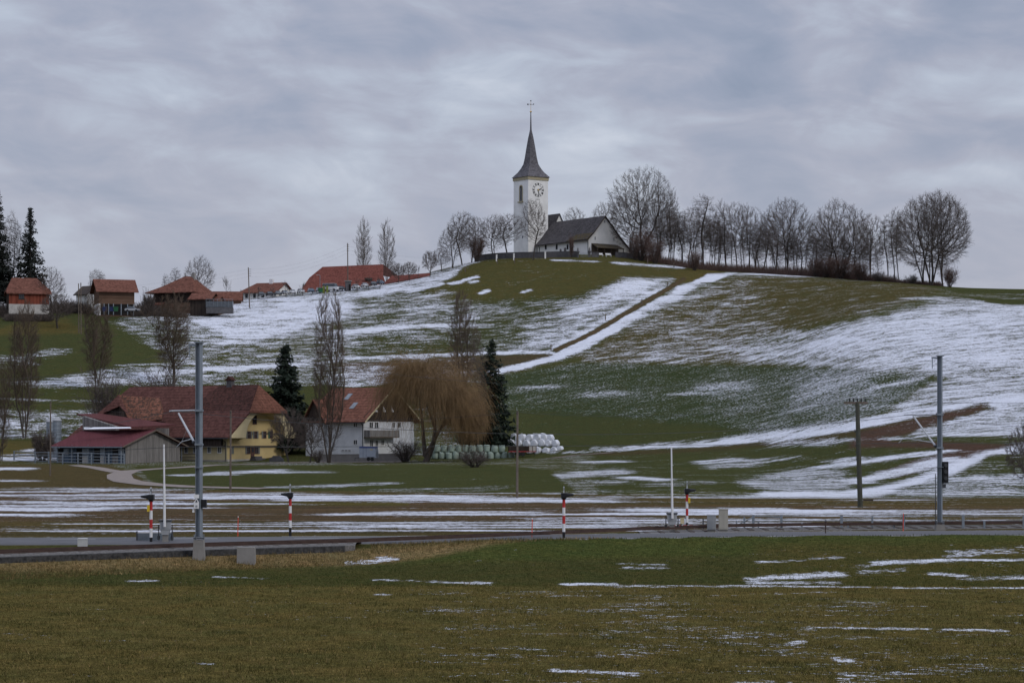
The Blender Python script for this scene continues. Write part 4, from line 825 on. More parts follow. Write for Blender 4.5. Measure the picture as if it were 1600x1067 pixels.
# ------------------------------------------------------------------ village
def vill(name, label, cat, x, y, Y, *a, **k): return gable_house(name, label, cat, P(x, y, Y), *a, **k)
va = vill('farm_shed', 'left-edge house with red tiled roof and orange boarded wall', 'house', 14, 480, 555, R(16), 9.6, 9.5, 3.9, 7.5, M['plank_or'], M['tile_far'], hipR=3.2, hipL=1.6, hz=.85, gablem=M['plank_d'], oh=.6)
b = MB(); b.bb(-.05,9.65,-.08,0,-1.6,.8); b.build('white_base', M['plaster_base'], va); window(va,'S',0,(29,38,459,468),'plank_d',bars=2)
b = MB(); b.bb(-.06,-.02,0,9.4,-1,3.8); b.build('left_wall', M['plank_d'], va)
vb = vill('chalet', 'brown boarded chalet on an open ground floor, red roof', 'house', 155, 488.5, 560, R(20), 8.7, 7.6, 5.9, 8.5, M['plank_b'], M['tile_far'], oh=1.0, ov=.9, gablem=M['plank_b'])
b = MB(); b.bb(.35,8.35,-.05,.0,-.5,2.2); b.build('open_ground_floor', M['dark'], vb)
b = MB(); b.bb(-.06,0,0,7.6,-.6,2.25); b.bb(-.1,.32,-.06,0,-.6,2.25); b.build('white_garage_wall', M['plaster_w'], vb)
for a in (1.2,2.3,3.5,5.4,7.0,8.5): b = MB(); b.bb(a-.1,a+.1,-.12,-.05,-.5,2.25); b.build('post', M['steel'], vb)
vc = vill('cottage', 'small white cottage half hidden behind the brown chalet', 'house', 119, 474, 590, R(-38), 4.2, 5.2, 2.6, 4.6, M['plaster_w'], M['wood_d'], oh=.5)
# hipped farmhouse
vd = empty('hipped_farmhouse', P(301, 489, 575), R(-22), 'dark timber farmhouse under a high curved hipped red roof', 'farmhouse')
b = MB(); b.bb(-11.4,0,0,8.5,-2,5.6); b.build('wall', M['plank_d'], vd); b = MB(); b.bb(-11.5,.05,-.1,0,-2,2.6); b.build('lower_wall', M['plank_b'], vd)
eL, eR, eF, eB = -13.2, 1.2, -1.3, 9.8; zE, zM, zT = 5.3, 7.0, 9.6; m0, m1 = (-4.9, 4.25, zT), (-2.6, 4.25, zT)
i0, i1, i2, i3 = (-9.5,1.2,zM), (-.4,1.2,zM), (-.4,7.3,zM), (-9.5,7.3,zM); c0, c1, c2, c3 = (eL,eF,zE), (eR,eF,zE), (eR,eB,zE), (eL,eB,zE)
roof_slabs(vd, 'roof', M['tile_far'], [[c0,c1,i1,i0],[c1,c2,i2,i1],[c2,c3,i3,i2],[c3,c0,i0,i3],[i0,i1,m1,m0],[i1,i2,m1],[i2,i3,m0,m1],[i3,i0,m0]], .2)
b = MB(); b.bb(-2.6,-1.8,3.9,4.6,8.6,10.4); b.build('chimney', M['conc'], vd)
roof_slabs(vd, 'lower_roof', M['tile_far'], [[(-12,-1.5,2.2),(-8,-1.5,2.2),(-8,0,2.9),(-12,0,2.9)]], .12)
for x in (259, 280, 289): window(vd,'S',0,(x-1.6,x+1.6,453.5,457.5),'frame_w',glass='glass_l')
ve = vill('barn', 'low red roofed barn right of the hipped farmhouse', 'barn', 297, 488, 569, R(-12), 5.4, 5.5, 3.6, 5.0, M['plank_d'], M['tile_far'], oh=.6, ov=.5)
vf = vill('barn', 'small red roofed shed between the barn and glasshouse', 'shed', 325, 485, 570, R(-14), 2.6, 4, 2.7, 3.7, M['plank_b'], M['tile_far'], oh=.5, ov=.4)
vg = vill('outbuilding', 'long low outbuilding with red roof behind the small shed', 'barn', 331, 482, 592, R(4), 7.5, 5, 2.6, 4.6, M['plank_b'], M['tile_far'], oh=.5, ov=.4)
# glasshouse
gh = empty('glasshouse', P(322, 482, 566), 0, 'small pale glasshouse with thin steel frame by the barns', 'greenhouse'); b = MB(); b.bb(0,6.6,0,2,-1.2,.25); b.build('base', M['stone_d'], gh)
b = MB(); b.bb(.05,6.55,.05,1.95,.35,1.8); b.build('glazing', glass_mat('dull_glass', (.07,.08,.09), .3), gh); b = MB()
for i in range(8): b.bb(i*.94-.03,i*.94+.03,-.05,.0,.3,2.3)
b.bb(0,6.6,-.05,0,2.25,2.32); b.build('frame', M['steel'], gh)
vh = vill('house', 'white gabled house with long red roof before the parked cars', 'house', 377, 470, 610, R(-22), 10.4, 9.6, 2.5, 4.95, M['plaster_w'], M['tile_far'], oh=.8, ov=.7, hipL=2.8, hz=.95)
vh['label'] = 'white gabled village house with long red roof and white chimney'
b = MB(); b.bb(6.2,7.2,4.2,5.0,4.2,5.9); b.build('chimney', M['white'], vh); 
for a in (1.2,3.6,6.1): b = MB(); b.bb(a,a+.8,-.05,0,.7,1.8); b.build('window', M['glass'], vh)
# large red barn
vi = empty('great_barn', P(466, 463, 624), R(-4), 'huge barn with sweeping dark red tiled roof behind the car park', 'barn')
b = MB(); b.bb(2,24,1,16,-3,2.4); b.build('wall', M['plank_d'], vi)
def li(x, y, Y): return at(vi, x, y, Y)
A_, B_ = li(504,417,632), li(599,413,630); L1, L2 = li(484,434,628.5), li(462,456,622); R1, R2 = li(618,431,626), li(625,446,620); Fz = L2.z
fL, fR = li(466,458.5,618), li(606,453.5,616)
roof_slabs(vi, 'roof', M['tile_red'], [[fL, fR, R1+Vector((-3.1,-2.4,.0)), B_, A_, L1+Vector((0,-.6,0))], [L2+Vector((0,12,0)), fL, L1+Vector((0,-.6,0)), A_]], .2)
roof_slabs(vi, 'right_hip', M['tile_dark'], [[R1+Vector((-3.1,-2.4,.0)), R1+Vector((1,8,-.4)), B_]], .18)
q = li(578,432,621); b = MB(); b.ext([li(569,434,621.4), li(581,434.6,621.4), li(581,437,621), li(570,437,621)], (0,1.2,.0)); b.build('dormer_vent', M['plank_d'], vi)
vj = empty('low_barn', P(600, 446, 614), 0, 'low red roof running right from the great barn', 'barn')
b = MB(); b.slab([at(vj,598,444,613), at(vj,672,431,614), at(vj,672,426.5,619), at(vj,612,431,619)], .2); b.build('roof', M['tile_red'], vj); b = MB(); b.ext([at(vj,600,445,614.6), at(vj,668,433,614.6), at(vj,668,442,614.6), at(vj,600,452,614.6)], (0,3.5,0)); b.build('wall', M['plank_d'], vj)
# transformer hut
hu = empty('stone_hut', on_g(544, 603), R(12), 'narrow grey stone hut beside the pole at the great barn', 'hut'); b = MB(); b.bb(-.7,.7,-.7,.7,-.6,2.5); b.build('wall', M['stone_d'], hu); b = MB(); b.slab([(-.9,-.9,2.7),(.9,-.9,2.7),(.9,.9,2.7),(-.9,.9,2.7)], .2); b.build('roof', M['conc'], hu); b = MB(); b.bb(.05,.55,-.75,-.69,-.3,1.7); b.build('door', M['dark'], hu)

# ------------------------------------------------------------------ cars
CM = {}
def cmat(n, c):
    if n not in CM: CM[n] = mat('car_paint_' + n, c, rough=.35, var=.05, spec=.5)
    return CM[n]
M['tyre'] = mat('tyre_rubber', (.02,.02,.02), var=.2); M['carglass'] = glass_mat('car_glass', (.03,.04,.05))
def make_car(paint, van=False):
    r = empty('parked_car', (0,0,0))
    H1 = 1.35 if van else .82; T = 2.15 if van else 1.45
    pf = [(-2.15,.35),(2.1,.35),(2.18,.6),(2.0,.85),(1.1,.95),(-2.0,.95),(-2.18,.75)] if not van else [(-2.3,.35),(2.3,.35),(2.4,.7),(2.25,1.05),(1.6,1.2),(-2.4,1.2)]
    b = MB(); b.ext([(x,-.86,z) for x, z in pf], (0,1.72,0)); b.build('body', paint, r)
    cb = [(-1.75,.93),(1.05,.93),(.35,1.42),(-1.2,1.46)] if not van else [(-2.4,1.18),(1.7,1.18),(1.15,2.05),(-2.35,2.1)]
    b = MB(); k = 0
    n = len(cb); base = len(b.v)
    for s in (-1, 1):
        for i, (x, z) in enumerate(cb): b.v.append(Vector((x, s*(.8 if i < 2 else .64), z)))
    b.f += [tuple(range(n)), tuple(range(2*n-1, n-1, -1))] + [((i+1)%n, i, n+i, n+(i+1)%n) for i in range(n)]
    b.build('windows', M['carglass'], r)
    b = MB(); zt_ = cb[2][1]; b.slab([(cb[3][0]-.1,-.66,zt_+.07),(cb[2][0]+.05,-.66,zt_+.04),(cb[2][0]+.05,.66,zt_+.04),(cb[3][0]-.1,.66,zt_+.07)], .07); b.build('roof', paint, r)
    for x in (-1.35, 1.35):
        for s in (-1, 1): b = MB(); b.lathe([(.33,-.1),(.33,.1)], (x, s*.8, .33), 12, 'Y'); b.build('wheel', M['tyre'], r)
    for s in (-.6,.6): b = MB(); b.bb(2.1,2.2,s-.18,s+.18,.62,.76); b.build('headlight', M['glass_l'], r)
    return r
protos = {}
carlist = [(408,463,'dark',40,'dark grey car at the left end of the parked row'), (421,462.4,'black',35,'black car second in the row by the white gabled house'), (434,461.5,'grey',38,'grey car parked before the white gable end'), (445,460.7,'silver',30,'silver car just right of the white gable end'),
 (457,459.6,'white',38,'white car left of two by the bare saplings'), (470,458.3,'white',32,'white car right of two under the great barn roof corner'), (486,457.4,'blue',35,'blue-grey car in the row before the great barn'), (498,456.5,'silver',40,'silver car beside the green bins'),
 (533,454,'dark',30,'dark car between the white van and the stone hut'), (556,451.2,'white',30,'white car just right of the stone hut'), (570,448.8,'white',34,'white car before the middle of the great barn roof'), (583,446.6,'dark',36,'dark car second from right in the parked row'), (594,444.6,'blue',30,'blue-grey car at the right end of the parked row')]
PC = {'dark':(.04,.045,.05),'black':(.012,.012,.014),'grey':(.14,.15,.16),'silver':(.34,.35,.37),'white':(.6,.6,.61),'blue':(.06,.09,.14)}
for x, y, cn, rz, lb in carlist:
    if cn not in protos: c = protos[cn] = make_car(cmat(cn, PC[cn]))
    else: c = copy_tree(protos[cn])
    c.location = on_g(x, 604 if x > 430 else 601); c.location.z = P(x, y, c.location.y).z; c.rotation_euler.z = R(-rz - 40); tag(c, lb, 'car', 'cars parked along the village car park')
    c.scale = (.82,)*3
c = make_car(cmat('white', PC['white']), True); c.name = 'parked_van'; c.location = on_g(518, 604); c.location.z = P(518, 455.3, 604).z; c.rotation_euler.z = R(-28); tag(c, 'white van parked before the great red barn roof', 'van')
c = copy_tree(protos['silver']); c.location = P(207, 487, 556); c.rotation_euler.z = R(-6); tag(c, 'silver estate car parked right of the brown chalet', 'car')
# green columns, bins
for x, lb in ((505.8,'left yellow-green upright board at the car park'), (511.2,'right yellow-green upright board at the car park')):
    b = MB(); b.bb(-.28,.28,-.08,.08,-.4,1.9); tag(b.build('green_board', mat('lime_paint',(.16,.2,.04)), loc=on_g(x, 602.5)), lb, 'board')
def wheelie(x, y, Y, m, lb):
    r = empty('waste_bin', P(x,y,Y), R(10), lb, 'bin'); b = MB(); b.ext([(-.5,-.4,.1),(.5,-.4,.1),(.6,-.45,1.1),(-.6,-.45,1.1)], (0,.85,0)); b.build('bin_body', m, r); b = MB(); b.bb(-.63,.63,-.5,.45,1.1,1.2); b.build('lid', m, r)
    for s in (-.4,.4): b = MB(); b.lathe([(.12,-.04),(.12,.04)],(s,.2,.1),8,'Y'); b.build('wheel', M['tyre'], r)
gm = mat('green_plastic', (.02,.09,.04)); bm_ = mat('blue_plastic', (.02,.03,.09))
wheelie(500.8,457,602,gm,'green waste bin beside the lime boards at the car park'); wheelie(181,487,557,gm,'green bin before the chalet ground floor'); wheelie(174.5,487,557,bm_,'blue bin right beside the green one at the chalet'); wheelie(163.5,487,557,bm_,'blue bin alone at the chalet left corner')
# lamps and village poles
def pole(x, yt, yb, Y, r, lb, cat='pole', name='wooden_pole', m='wood', arm=None, group=None, lamp=False, gl=True, xt=None):
    p = P(x, yb, Y); h = (yb-yt)*Y/F; o = empty(name, p, 0, lb, cat, group); b = MB(); dx = ((xt or x) - x)*Y/F
    b.tube((0,0,-.5),(dx,0,h),r,r*.8,8); b.build('shaft', M[m], o)
    if lamp: b = MB(); b.tube((dx,0,h),(dx-.6,0,h+.05),.04,.04,6); b.bb(dx-.95,dx-.4,-.1,.1,h,h+.12); b.build('lamp_head', M['grey'], o)
    return o, h
pole(228.2,449,462,590,.07,'thin street lamp between chalet and hipped farmhouse','street lamp','street_lamp','steel',lamp=True); pole(500,430,456,606,.07,'thin street lamp before the great barn roof','street lamp','street_lamp','steel',lamp=True)
for x, yt, yb, Y, lb, r_ in ((126.8,442,519,520,'pale wooden pole in the meadow below the chalet',.14), (123.2,443,517,523,'dark wooden pole close behind the pale one',.13), (390.3,418,489,583,'tall wooden pole in the snow below the white gabled house',.15), (543.6,380,440,607,'tall wooden pole rising behind the stone hut',.15)):
    o, h = pole(x, yt, yb, Y, r_, lb, xt=x - (2.3 if x == 390.3 else 0.5)); b = MB()
    for i in range(4): b.bb(-.35,.35,-.06,.06,h-.5-i*.55,h-.42-i*.55) if x > 300 else None
    if b.v: b.build('crossbars', M['wood_d'], o)
# ------------------------------------------------------------------ trees
M['bark'] = mat('bark', (.052,.044,.038), var=.35, scale=2.5); M['twig'] = mat('twigs', (.092,.074,.064), var=.3, scale=.6); M['twig_r'] = mat('reddish_twigs', (.098,.062,.050), var=.3, scale=.6)
M['twig_b'] = mat('brown_poplar_twigs', (.095,.068,.048), var=.3, scale=.5); M['bark_p'] = mat('poplar_bark', (.085,.068,.055), var=.3, scale=2); M['willow'] = mat('willow_strands', (.19,.120,.055), var=.5, scale=.45)
M['twig_l'] = mat('pale_poplar_twigs', (.14,.12,.105), var=.3, scale=.5)
M['needle'] = mat('needles', (.016,.026,.016), var=.5, scale=.8); M['needle_b'] = mat('dark_needles', (.016,.020,.016), var=.5, scale=.8)
rs = np.random.RandomState
def nrm(v): return v / np.maximum(np.linalg.norm(v, axis=-1, keepdims=True), 1e-9)
def seg_geo(P0, P1, R0, R1, n=3):
    d = nrm(P1 - P0); ref = np.where(np.abs(d[:, 2:3]) > .9, np.array([[1., 0, 0]]), np.array([[0, 0, 1.]]))
    u = nrm(np.cross(d, ref)); w = np.cross(d, u); m = len(P0); V = np.empty((m, 2*n, 3))
    for i in range(n):
        t = 2*math.pi*i/n; o = u*math.cos(t) + w*math.sin(t); V[:, i] = P0 + o*R0[:, None]; V[:, n+i] = P1 + o*R1[:, None]
    b = np.arange(m)[:, None]*2*n; Q = np.concatenate([np.stack([b[:,0]+i, b[:,0]+(i+1)%n, b[:,0]+n+(i+1)%n, b[:,0]+n+i], 1) for i in range(n)])
    return V.reshape(-1, 3), Q
def polylines(S, D, Ln, r, K, up, g, wob):
    """grow m branches of K segments; returns points (m,K+1,3) and radii"""
    m = len(S); Pt = np.empty((m, K+1, 3)); Pt[:, 0] = S; d = D.copy(); st = (Ln/K)[:, None]
    for k in range(K):
        d = nrm(d + np.array([0, 0, up])/K + g.normal(0, wob, (m, 3))); Pt[:, k+1] = Pt[:, k] + d*st
    t = np.linspace(0, 1, K+1)[None]; Rr = r[:, None]*(1 - .72*t); return Pt, Rr
def env_len(S, D, c, rad, lo=.75, hi=1.05, g=None):
    p = (S - c)/rad; q = D/rad; a = (q*q).sum(1); b = (p*q).sum(1); e = (p*p).sum(1) - 1
    disc = np.maximum(b*b - a*e, 0); t = (-b + np.sqrt(disc))/a; return np.maximum(t, .3)*g.uniform(lo, hi, len(S))
def measure(root):
    c = [o for o in root.children if o.name.startswith('crown')][0]; n = len(c.data.vertices); a = np.empty(n*3, np.float32); c.data.vertices.foreach_get('co', a); a = a.reshape(-1, 3)
    r = np.hypot(a[:,0]-np.median(a[:,0]), a[:,1]-np.median(a[:,1])); root['_w'] = float(np.percentile(r, 97)*2); root['_h'] = float(np.percentile(a[:,2], 99.8))
def bare_tree(seed, h, rad, levels, cb=.22, trunk_r=.28, leaders=1, spr=.16, elo=.6, name='bare_tree', barkm='bark', twigm='twig', up0=.25, base_ang=(30, 60), wob=.07, lean=0, twig_r=.009, tr_frac=1.0, top=1.0):
    """levels: list of (children per branch, angle lo, hi, length cap, radius ratio, uptropism)"""
    g = rs(seed); segs = []; c = np.array([lean*h*.5, 0, h*(cb + (1-cb)/2)]); R3 = np.array([rad, rad*.9, h*(1-cb)/2*1.02])
    S = np.zeros((leaders, 3)); ang = g.uniform(0, 6.28, leaders); sp = 0 if leaders == 1 else spr
    S[:, :2] = np.stack([np.cos(ang), np.sin(ang)], 1)*(0 if leaders == 1 else rad*.08); S[:, 2] = -.5
    D = nrm(np.stack([np.cos(ang)*sp + lean, np.sin(ang)*sp, np.ones(leaders)], 1)); Ln = h*g.uniform(.82, 1, leaders)*tr_frac + .5
    r = np.full(leaders, trunk_r) * (1 if leaders == 1 else .75); Pt, Rr = polylines(S, D, Ln, r, 9, .1, g, wob*.6)
    Rr = r[:, None]*(1-.93*np.linspace(0,1,10)[None]); segs.append((Pt, Rr, 0)); 
    for li_, (nc, a0, a1, cap, rr, up) in enumerate(levels):
        m, K1, _ = Pt.shape; K = K1-1; tmin = cb*.55 if li_ == 0 else .18
        if li_ == 0 and tr_frac < 1: tmin = .55
        t = g.uniform(tmin, 1.0 if li_ else .97, (m, nc)); t.sort(1)
        if li_ == 0: t = tmin + (t-tmin)**1.0
        kk = np.minimum((t*K).astype(int), K-1); f = t*K - kk; ii = np.arange(m)[:, None]
        p = Pt[ii, kk]*(1-f[..., None]) + Pt[ii, kk+1]*f[..., None]; pd = nrm(Pt[ii, kk+1] - Pt[ii, kk]); pr = Rr[ii, kk]*(1-f) + Rr[ii, kk+1]*f
        p, pd, pr = p.reshape(-1, 3), pd.reshape(-1, 3), pr.ravel(); n = len(p)
        u = nrm(np.cross(pd, g.normal(0, 1, (n, 3)))); an = np.radians(g.uniform(a0, a1, n))
        d = nrm(pd*np.cos(an)[:, None] + u*np.sin(an)[:, None])
        if 'poplar' not in name: d = nrm(d + nrm(p - np.array([0, 0, h*cb*.7]))*(.25 if li_ == 0 else .6))
        L = env_len(p, d, c, R3, lo=elo if li_ == 0 else .45, hi=1.05, g=g)
        if 'poplar' in name and li_ == 0: L = L*np.clip(1.25 - .85*p[:,2]/h, .3, 1.2)
        L = np.minimum(L, cap*g.uniform(.6, 1.1, n)); last = li_ == len(levels)-1
        rr_ = np.maximum(pr*rr, twig_r*(2.2 if li_ < len(levels)-2 else 1.4))
        if last: rr_[:] = twig_r
        Kn = 6 if li_ == 0 else 4 if li_ == 1 else 3 if not last else 2
        Pt, Rr = polylines(p, d, L, rr_, Kn, up, g, wob*(1.6 if not last else 2.2)); segs.append((Pt, Rr, li_+1))
    def geo(lst, ns):
        Vs, Qs, o = [], [], 0
        for (Pp, Rp, _), n in zip(lst, ns):
            a = Pp[:, :-1].reshape(-1, 3); b = Pp[:, 1:].reshape(-1, 3); V, Q = seg_geo(a, b, Rp[:, :-1].ravel(), Rp[:, 1:].ravel(), n); Vs.append(V); Qs.append(Q+o); o += len(V)
        return np.concatenate(Vs), np.concatenate(Qs)
    root = empty(name, (0,0,0)); V, Q = geo(segs[:2], [8, 5]); fast_mesh('trunk', V, Q, 4, M[barkm], root, True)
    V, Q = geo(segs[2:], [4] + [3]*8); fast_mesh('crown', V, Q, 4, M[twigm], root, True); measure(root)
    return root
def grown_tree(seed, h, rad, cb=.25, name='bare_tree', D=.5, natt=1500, tw=1.05, twr=.0095, ntw=2.3, up=0, spread=.22, barkm='bark', twigm='twig', lead=.45, forks=1, lean=0, shell=.5, tip=.017, flat=1.0):
    """bare crown grown towards points spread through a lobed crown volume"""
    g = rs(seed); cz = h*(cb + (1-cb)/2); az = h*(1-cb)/2; A = []
    bd = nrm(g.normal(0, 1, (9, 3))); ba = g.uniform(-.16, .14, 9)
    while len(A) < natt:
        p = g.uniform(-1.15, 1.15, (4000, 3)); r = np.linalg.norm(p, axis=1); lim = 1 + (np.clip(nrm(p) @ bd.T, 0, 1)**4 @ ba); q = r/lim
        # fuller above the middle, thinner below
        ok = (q < 1) & (g.uniform(0, 1, len(p)) < (shell*q*q + 1 - shell)) & (g.uniform(0, 1, len(p)) < np.where(p[:, 2] < -.55, .35, 1)); A += list(p[ok])
    A = np.array(A[:natt])*np.array([rad, rad*.92, az*flat]) + np.array([0, 0, cz]); A[:, 0] += lean*(A[:, 2])
    nodes, par = [], []
    for f in range(forks):
        a = g.uniform(0, 6.28); sp = 0 if forks == 1 else spread*g.uniform(.7, 1.3); base = np.array([math.cos(a)*.15*(forks > 1), math.sin(a)*.15*(forks > 1), -.4]); n = int((h*(cb + (1-cb)*lead*g.uniform(.8, 1.15)) + .4)/D); last = -1; d = nrm(np.array([math.cos(a)*sp + lean, math.sin(a)*sp, 1.0]))
        for k in range(n):
            nodes.append(base.copy()); par.append(last); last = len(nodes)-1; d = nrm(d + g.normal(0, .05, 3) + np.array([0, 0, .03])); base = base + d*D
    Nn = np.array(nodes); par = list(par); lo_z = h*cb*.55
    alive = np.ones(len(A), bool); dist = np.full(len(A), 1e9); near = np.zeros(len(A), int)
    def upd(new, off_):
        nonlocal dist, near
        if not len(new): return
        I = np.nonzero(alive)[0]; dd = np.linalg.norm(A[I][:, None] - new[None], axis=2); j = dd.argmin(1); m = dd[np.arange(len(I)), j]; w = m < dist[I]; dist[I[w]] = m[w]; near[I[w]] = j[w] + off_
    upd(Nn, 0); near_ok = Nn[near][:, 2] > lo_z
    for it in range(90):
        I = np.nonzero(alive)[0]
        if len(I) < 12: break
        acc = np.zeros((len(Nn), 3)); np.add.at(acc, near[I], nrm(A[I] - Nn[near[I]])); src = np.nonzero(np.linalg.norm(acc, axis=1) > 1e-6)[0]; src = src[Nn[src, 2] > lo_z]
        if not len(src): break
        dr = nrm(nrm(acc[src]) + g.normal(0, .16, (len(src), 3)) + np.array([0, 0, .06+up])); new = Nn[src] + dr*D; o0 = len(Nn); Nn = np.concatenate([Nn, new]); par += list(src); upd(new, o0); alive &= dist > D*1.35
        if len(Nn) > natt*4: break
    par = np.array(par); n = len(Nn); rr = np.zeros(n); e = 2.25; kids = np.bincount(par[par >= 0], minlength=n); rr[kids == 0] = tip**e
    for i in range(n-1, -1, -1):
        if par[i] >= 0: rr[par[i]] += rr[i]
    rr = np.maximum(rr, tip**e)**(1/e); J = np.nonzero(par >= 0)[0]; P0, P1, R0, R1 = Nn[par[J]], Nn[J], np.minimum(rr[par[J]], rr[J]*1.6), rr[J]
    P1e = P1 + (P1-P0)*.04
    root = empty(name, (0,0,0)); big = R1 > .06
    V, Q = seg_geo(P0[big], P1e[big], R0[big], R1[big], 7); fast_mesh('trunk', V, Q, 4, M[barkm], root, True)
    Vs, Qs, o = [], [], 0
    def add(a_, b_, r0, r1, k):
        nonlocal o
        V, Q = seg_geo(a_, b_, r0, r1, k); Vs.append(V); Qs.append(Q+o); o += len(V)
    sm = ~big; add(P0[sm], P1e[sm], R0[sm], R1[sm], 4)
    T = np.nonzero(rr[J] < tip*2.6)[0]; T = np.repeat(T, 3); T = T[g.uniform(0, 1, len(T)) < ntw/3]; S = P0[T] + (P1[T]-P0[T])*g.uniform(0, 1, (len(T), 1)); pd = nrm(P1[T]-P0[T]); ow = nrm(S - np.array([0, 0, cz-az*.6]))
    for lv in range(2):
        d = nrm(pd*.7 + ow*.55*(1-up) + np.array([0,0,up]) + g.normal(0, .42*(1-.4*up), pd.shape)); L = tw*g.uniform(.5, 1.15, len(S))*(1 if lv == 0 else .6); m = S + d*(L*.55)[:, None]; d2 = nrm(d + g.normal(0, .2, d.shape) + np.array([0, 0, .08])); E = m + d2*(L*.45)[:, None]
        tr = np.full(len(S), twr*(1.2 if lv == 0 else 1)); add(S, m, tr, tr*.85, 3); add(m, E, tr*.85, tr*.5, 3); S, pd, ow = np.concatenate([m, S + (m-S)*.5]), np.concatenate([d2, d]), np.concatenate([ow, ow])
    fast_mesh('crown', np.concatenate(Vs), np.concatenate(Qs), 4, M[twigm], root, True); measure(root); return root
def conifer(seed, h, rad, name='conifer', droop=.25, irregular=.35, m='needle', dens=1.0, lo=.08, tip=1.0, npl=7):
    g = rs(seed); root = empty(name, (0,0,0)); V, Q = seg_geo(np.array([[0,0,-.5],[0,0,h*.5]]), np.array([[0,0,h*.5],[0,0,h]]), np.array([h*.017,h*.010]), np.array([h*.010,.02]), 8); fast_mesh('trunk', V, Q, 4, M['bark'], root, True)
    Vs, Fs, o = [], [], 0; nb = int(h*npl*dens); P0, P1 = [], []
    for i in range(nb):
        z = h*(lo + (1-lo)*(i+.5)/nb); f = 1 - (z/h - lo)/(1-lo); rmax = rad*(f**.85*.95 + .05)*g.uniform(1-irregular, 1.0+irregular*.25); a = g.uniform(0, 6.28)
        L = rmax; n = max(4, int(L/.28*dens)); d = np.array([math.cos(a), math.sin(a), 0])
        t = np.linspace(.12, 1, n); pts = np.array([0,0,z]) + d*(t*L)[:, None]; pts[:, 2] += -droop*L*t**1.4 + .22*L*np.maximum(t-.7, 0)*(1.0)
        P0.append([0,0,z]); P1.append(pts[-1])
        # needle sprays: small drooping triangles round the bough
        k = 8; base = np.repeat(pts, k, 0) + g.normal(0, .14*(1+.8*f), (n*k, 3)); sz = (.34 + .42*f)*g.uniform(.6, 1.3, n*k)*tip
        side = np.array([-d[1], d[0], 0]); q1 = base + (d*.5 + np.outer(g.uniform(-1, 1, n*k), side))*sz[:, None] ; q1[:, 2] -= sz*g.uniform(-.1, .5, n*k)
        q2 = base + g.normal(0, .4, (n*k, 3))*sz[:, None]; tri = np.stack([base, q1, q2], 1).reshape(-1, 3); Vs.append(tri); Fs.append(np.arange(len(tri)).reshape(-1, 3) + o); o += len(tri)
    fast_mesh('crown', np.concatenate(Vs), np.concatenate(Fs), 3, M[m], root)
    V, Q = seg_geo(np.array(P0, float), np.array(P1, float), np.full(nb, .06), np.full(nb, .02), 3); fast_mesh('boughs', V, Q, 4, M['bark'], root); root['_h'] = h; root['_w'] = rad*2
    return root
def willow(seed, h, rad):
    g = rs(seed); root = empty('weeping_willow', (0,0,0)); 
    lv = [(5, 25, 45, h*.75, .72, .5), (7, 25, 60, h*.45, .5, .15)]
    S = np.array([[0,0,-.5],[.1,.1,1.2],[-.1,0,1.0]]); D = nrm(np.array([[.02,0,1.],[-.55,.1,1.],[.5,-.2,1.]])); D[:,0] += .34; Pt, Rr = polylines(S, D, np.array([h*.6, h*.72, h*.75]), np.array([.62,.42,.42]), 8, .5, g, .07)
    segs = [(Pt, Rr)]
    for nc, a0, a1, cap, rr, up in lv:
        m, K1, _ = Pt.shape; K = K1-1; t = g.uniform(.4, 1, (m, nc)); kk = np.minimum((t*K).astype(int), K-1); f = t*K-kk; ii = np.arange(m)[:, None]
        p = (Pt[ii,kk]*(1-f[...,None]) + Pt[ii,kk+1]*f[...,None]).reshape(-1,3); pd = nrm(Pt[ii,kk+1]-Pt[ii,kk]).reshape(-1,3); pr = (Rr[ii,kk]*(1-f)+Rr[ii,kk+1]*f).ravel(); n = len(p)
        u = nrm(np.cross(pd, g.normal(0,1,(n,3)))); an = np.radians(g.uniform(a0,a1,n)); d = nrm(pd*np.cos(an)[:,None]+u*np.sin(an)[:,None]); L = np.minimum(env_len(p,d,np.array([0,0,h*.45]),np.array([rad,rad,h*.58]),g=g), cap)
        Pt, Rr = polylines(p, d, L*.85, np.maximum(pr*rr,.04), 4, up, g, .12); segs.append((Pt, Rr))
    Vs, Qs, o = [], [], 0
    for (Pp, Rp), n in zip(segs, (9,6,4)): V, Q = seg_geo(Pp[:,:-1].reshape(-1,3), Pp[:,1:].reshape(-1,3), Rp[:,:-1].ravel(), Rp[:,1:].ravel(), n); Vs.append(V); Qs.append(Q+o); o += len(V)
    fast_mesh('trunk', np.concatenate(Vs), np.concatenate(Qs), 4, M['bark_p'], root, True)
    # hanging strands
    allp = np.concatenate([s[0][:, 1:].reshape(-1, 3) for s in segs[1:]] + [segs[0][0][:, 4:].reshape(-1, 3)]); N_ = 5800; idx_ = g.randint(0, len(allp), N_); S = allp[idx_] + g.normal(0, .25, (N_, 3))
    out = S*np.array([1,1,0]); out = nrm(out + g.normal(0, rad*.25, (N_, 3))*np.array([1,1,0])); d = nrm(out*.75 + np.array([0,0,.75]) + g.normal(0,.4,(N_,3))); K = 7; Pt = np.empty((N_, K+1, 3)); Pt[:,0] = S
    L = g.uniform(.45, 1.3, N_)*h*.66*(1.1+.15*np.sign(S[:,0])); L = np.minimum(L, np.maximum(S[:,2]-g.uniform(.6,3.6,N_), .6)*1.1 + 1.6); 
    for k in range(K):
        Pt[:, k+1] = Pt[:, k] + d*(L/K)[:, None]; d = nrm(d + np.array([0,0,-.5]) + g.normal(0,.2,(N_,3)))
    rt = np.full((N_, K+1), .011); V, Q = seg_geo(Pt[:,:-1].reshape(-1,3), Pt[:,1:].reshape(-1,3), rt[:,:-1].ravel(), rt[:,1:].ravel(), 3); fast_mesh('crown', V, Q, 4, M['willow'], root, True)
    root['_h'] = h; root['_w'] = rad*2; return root
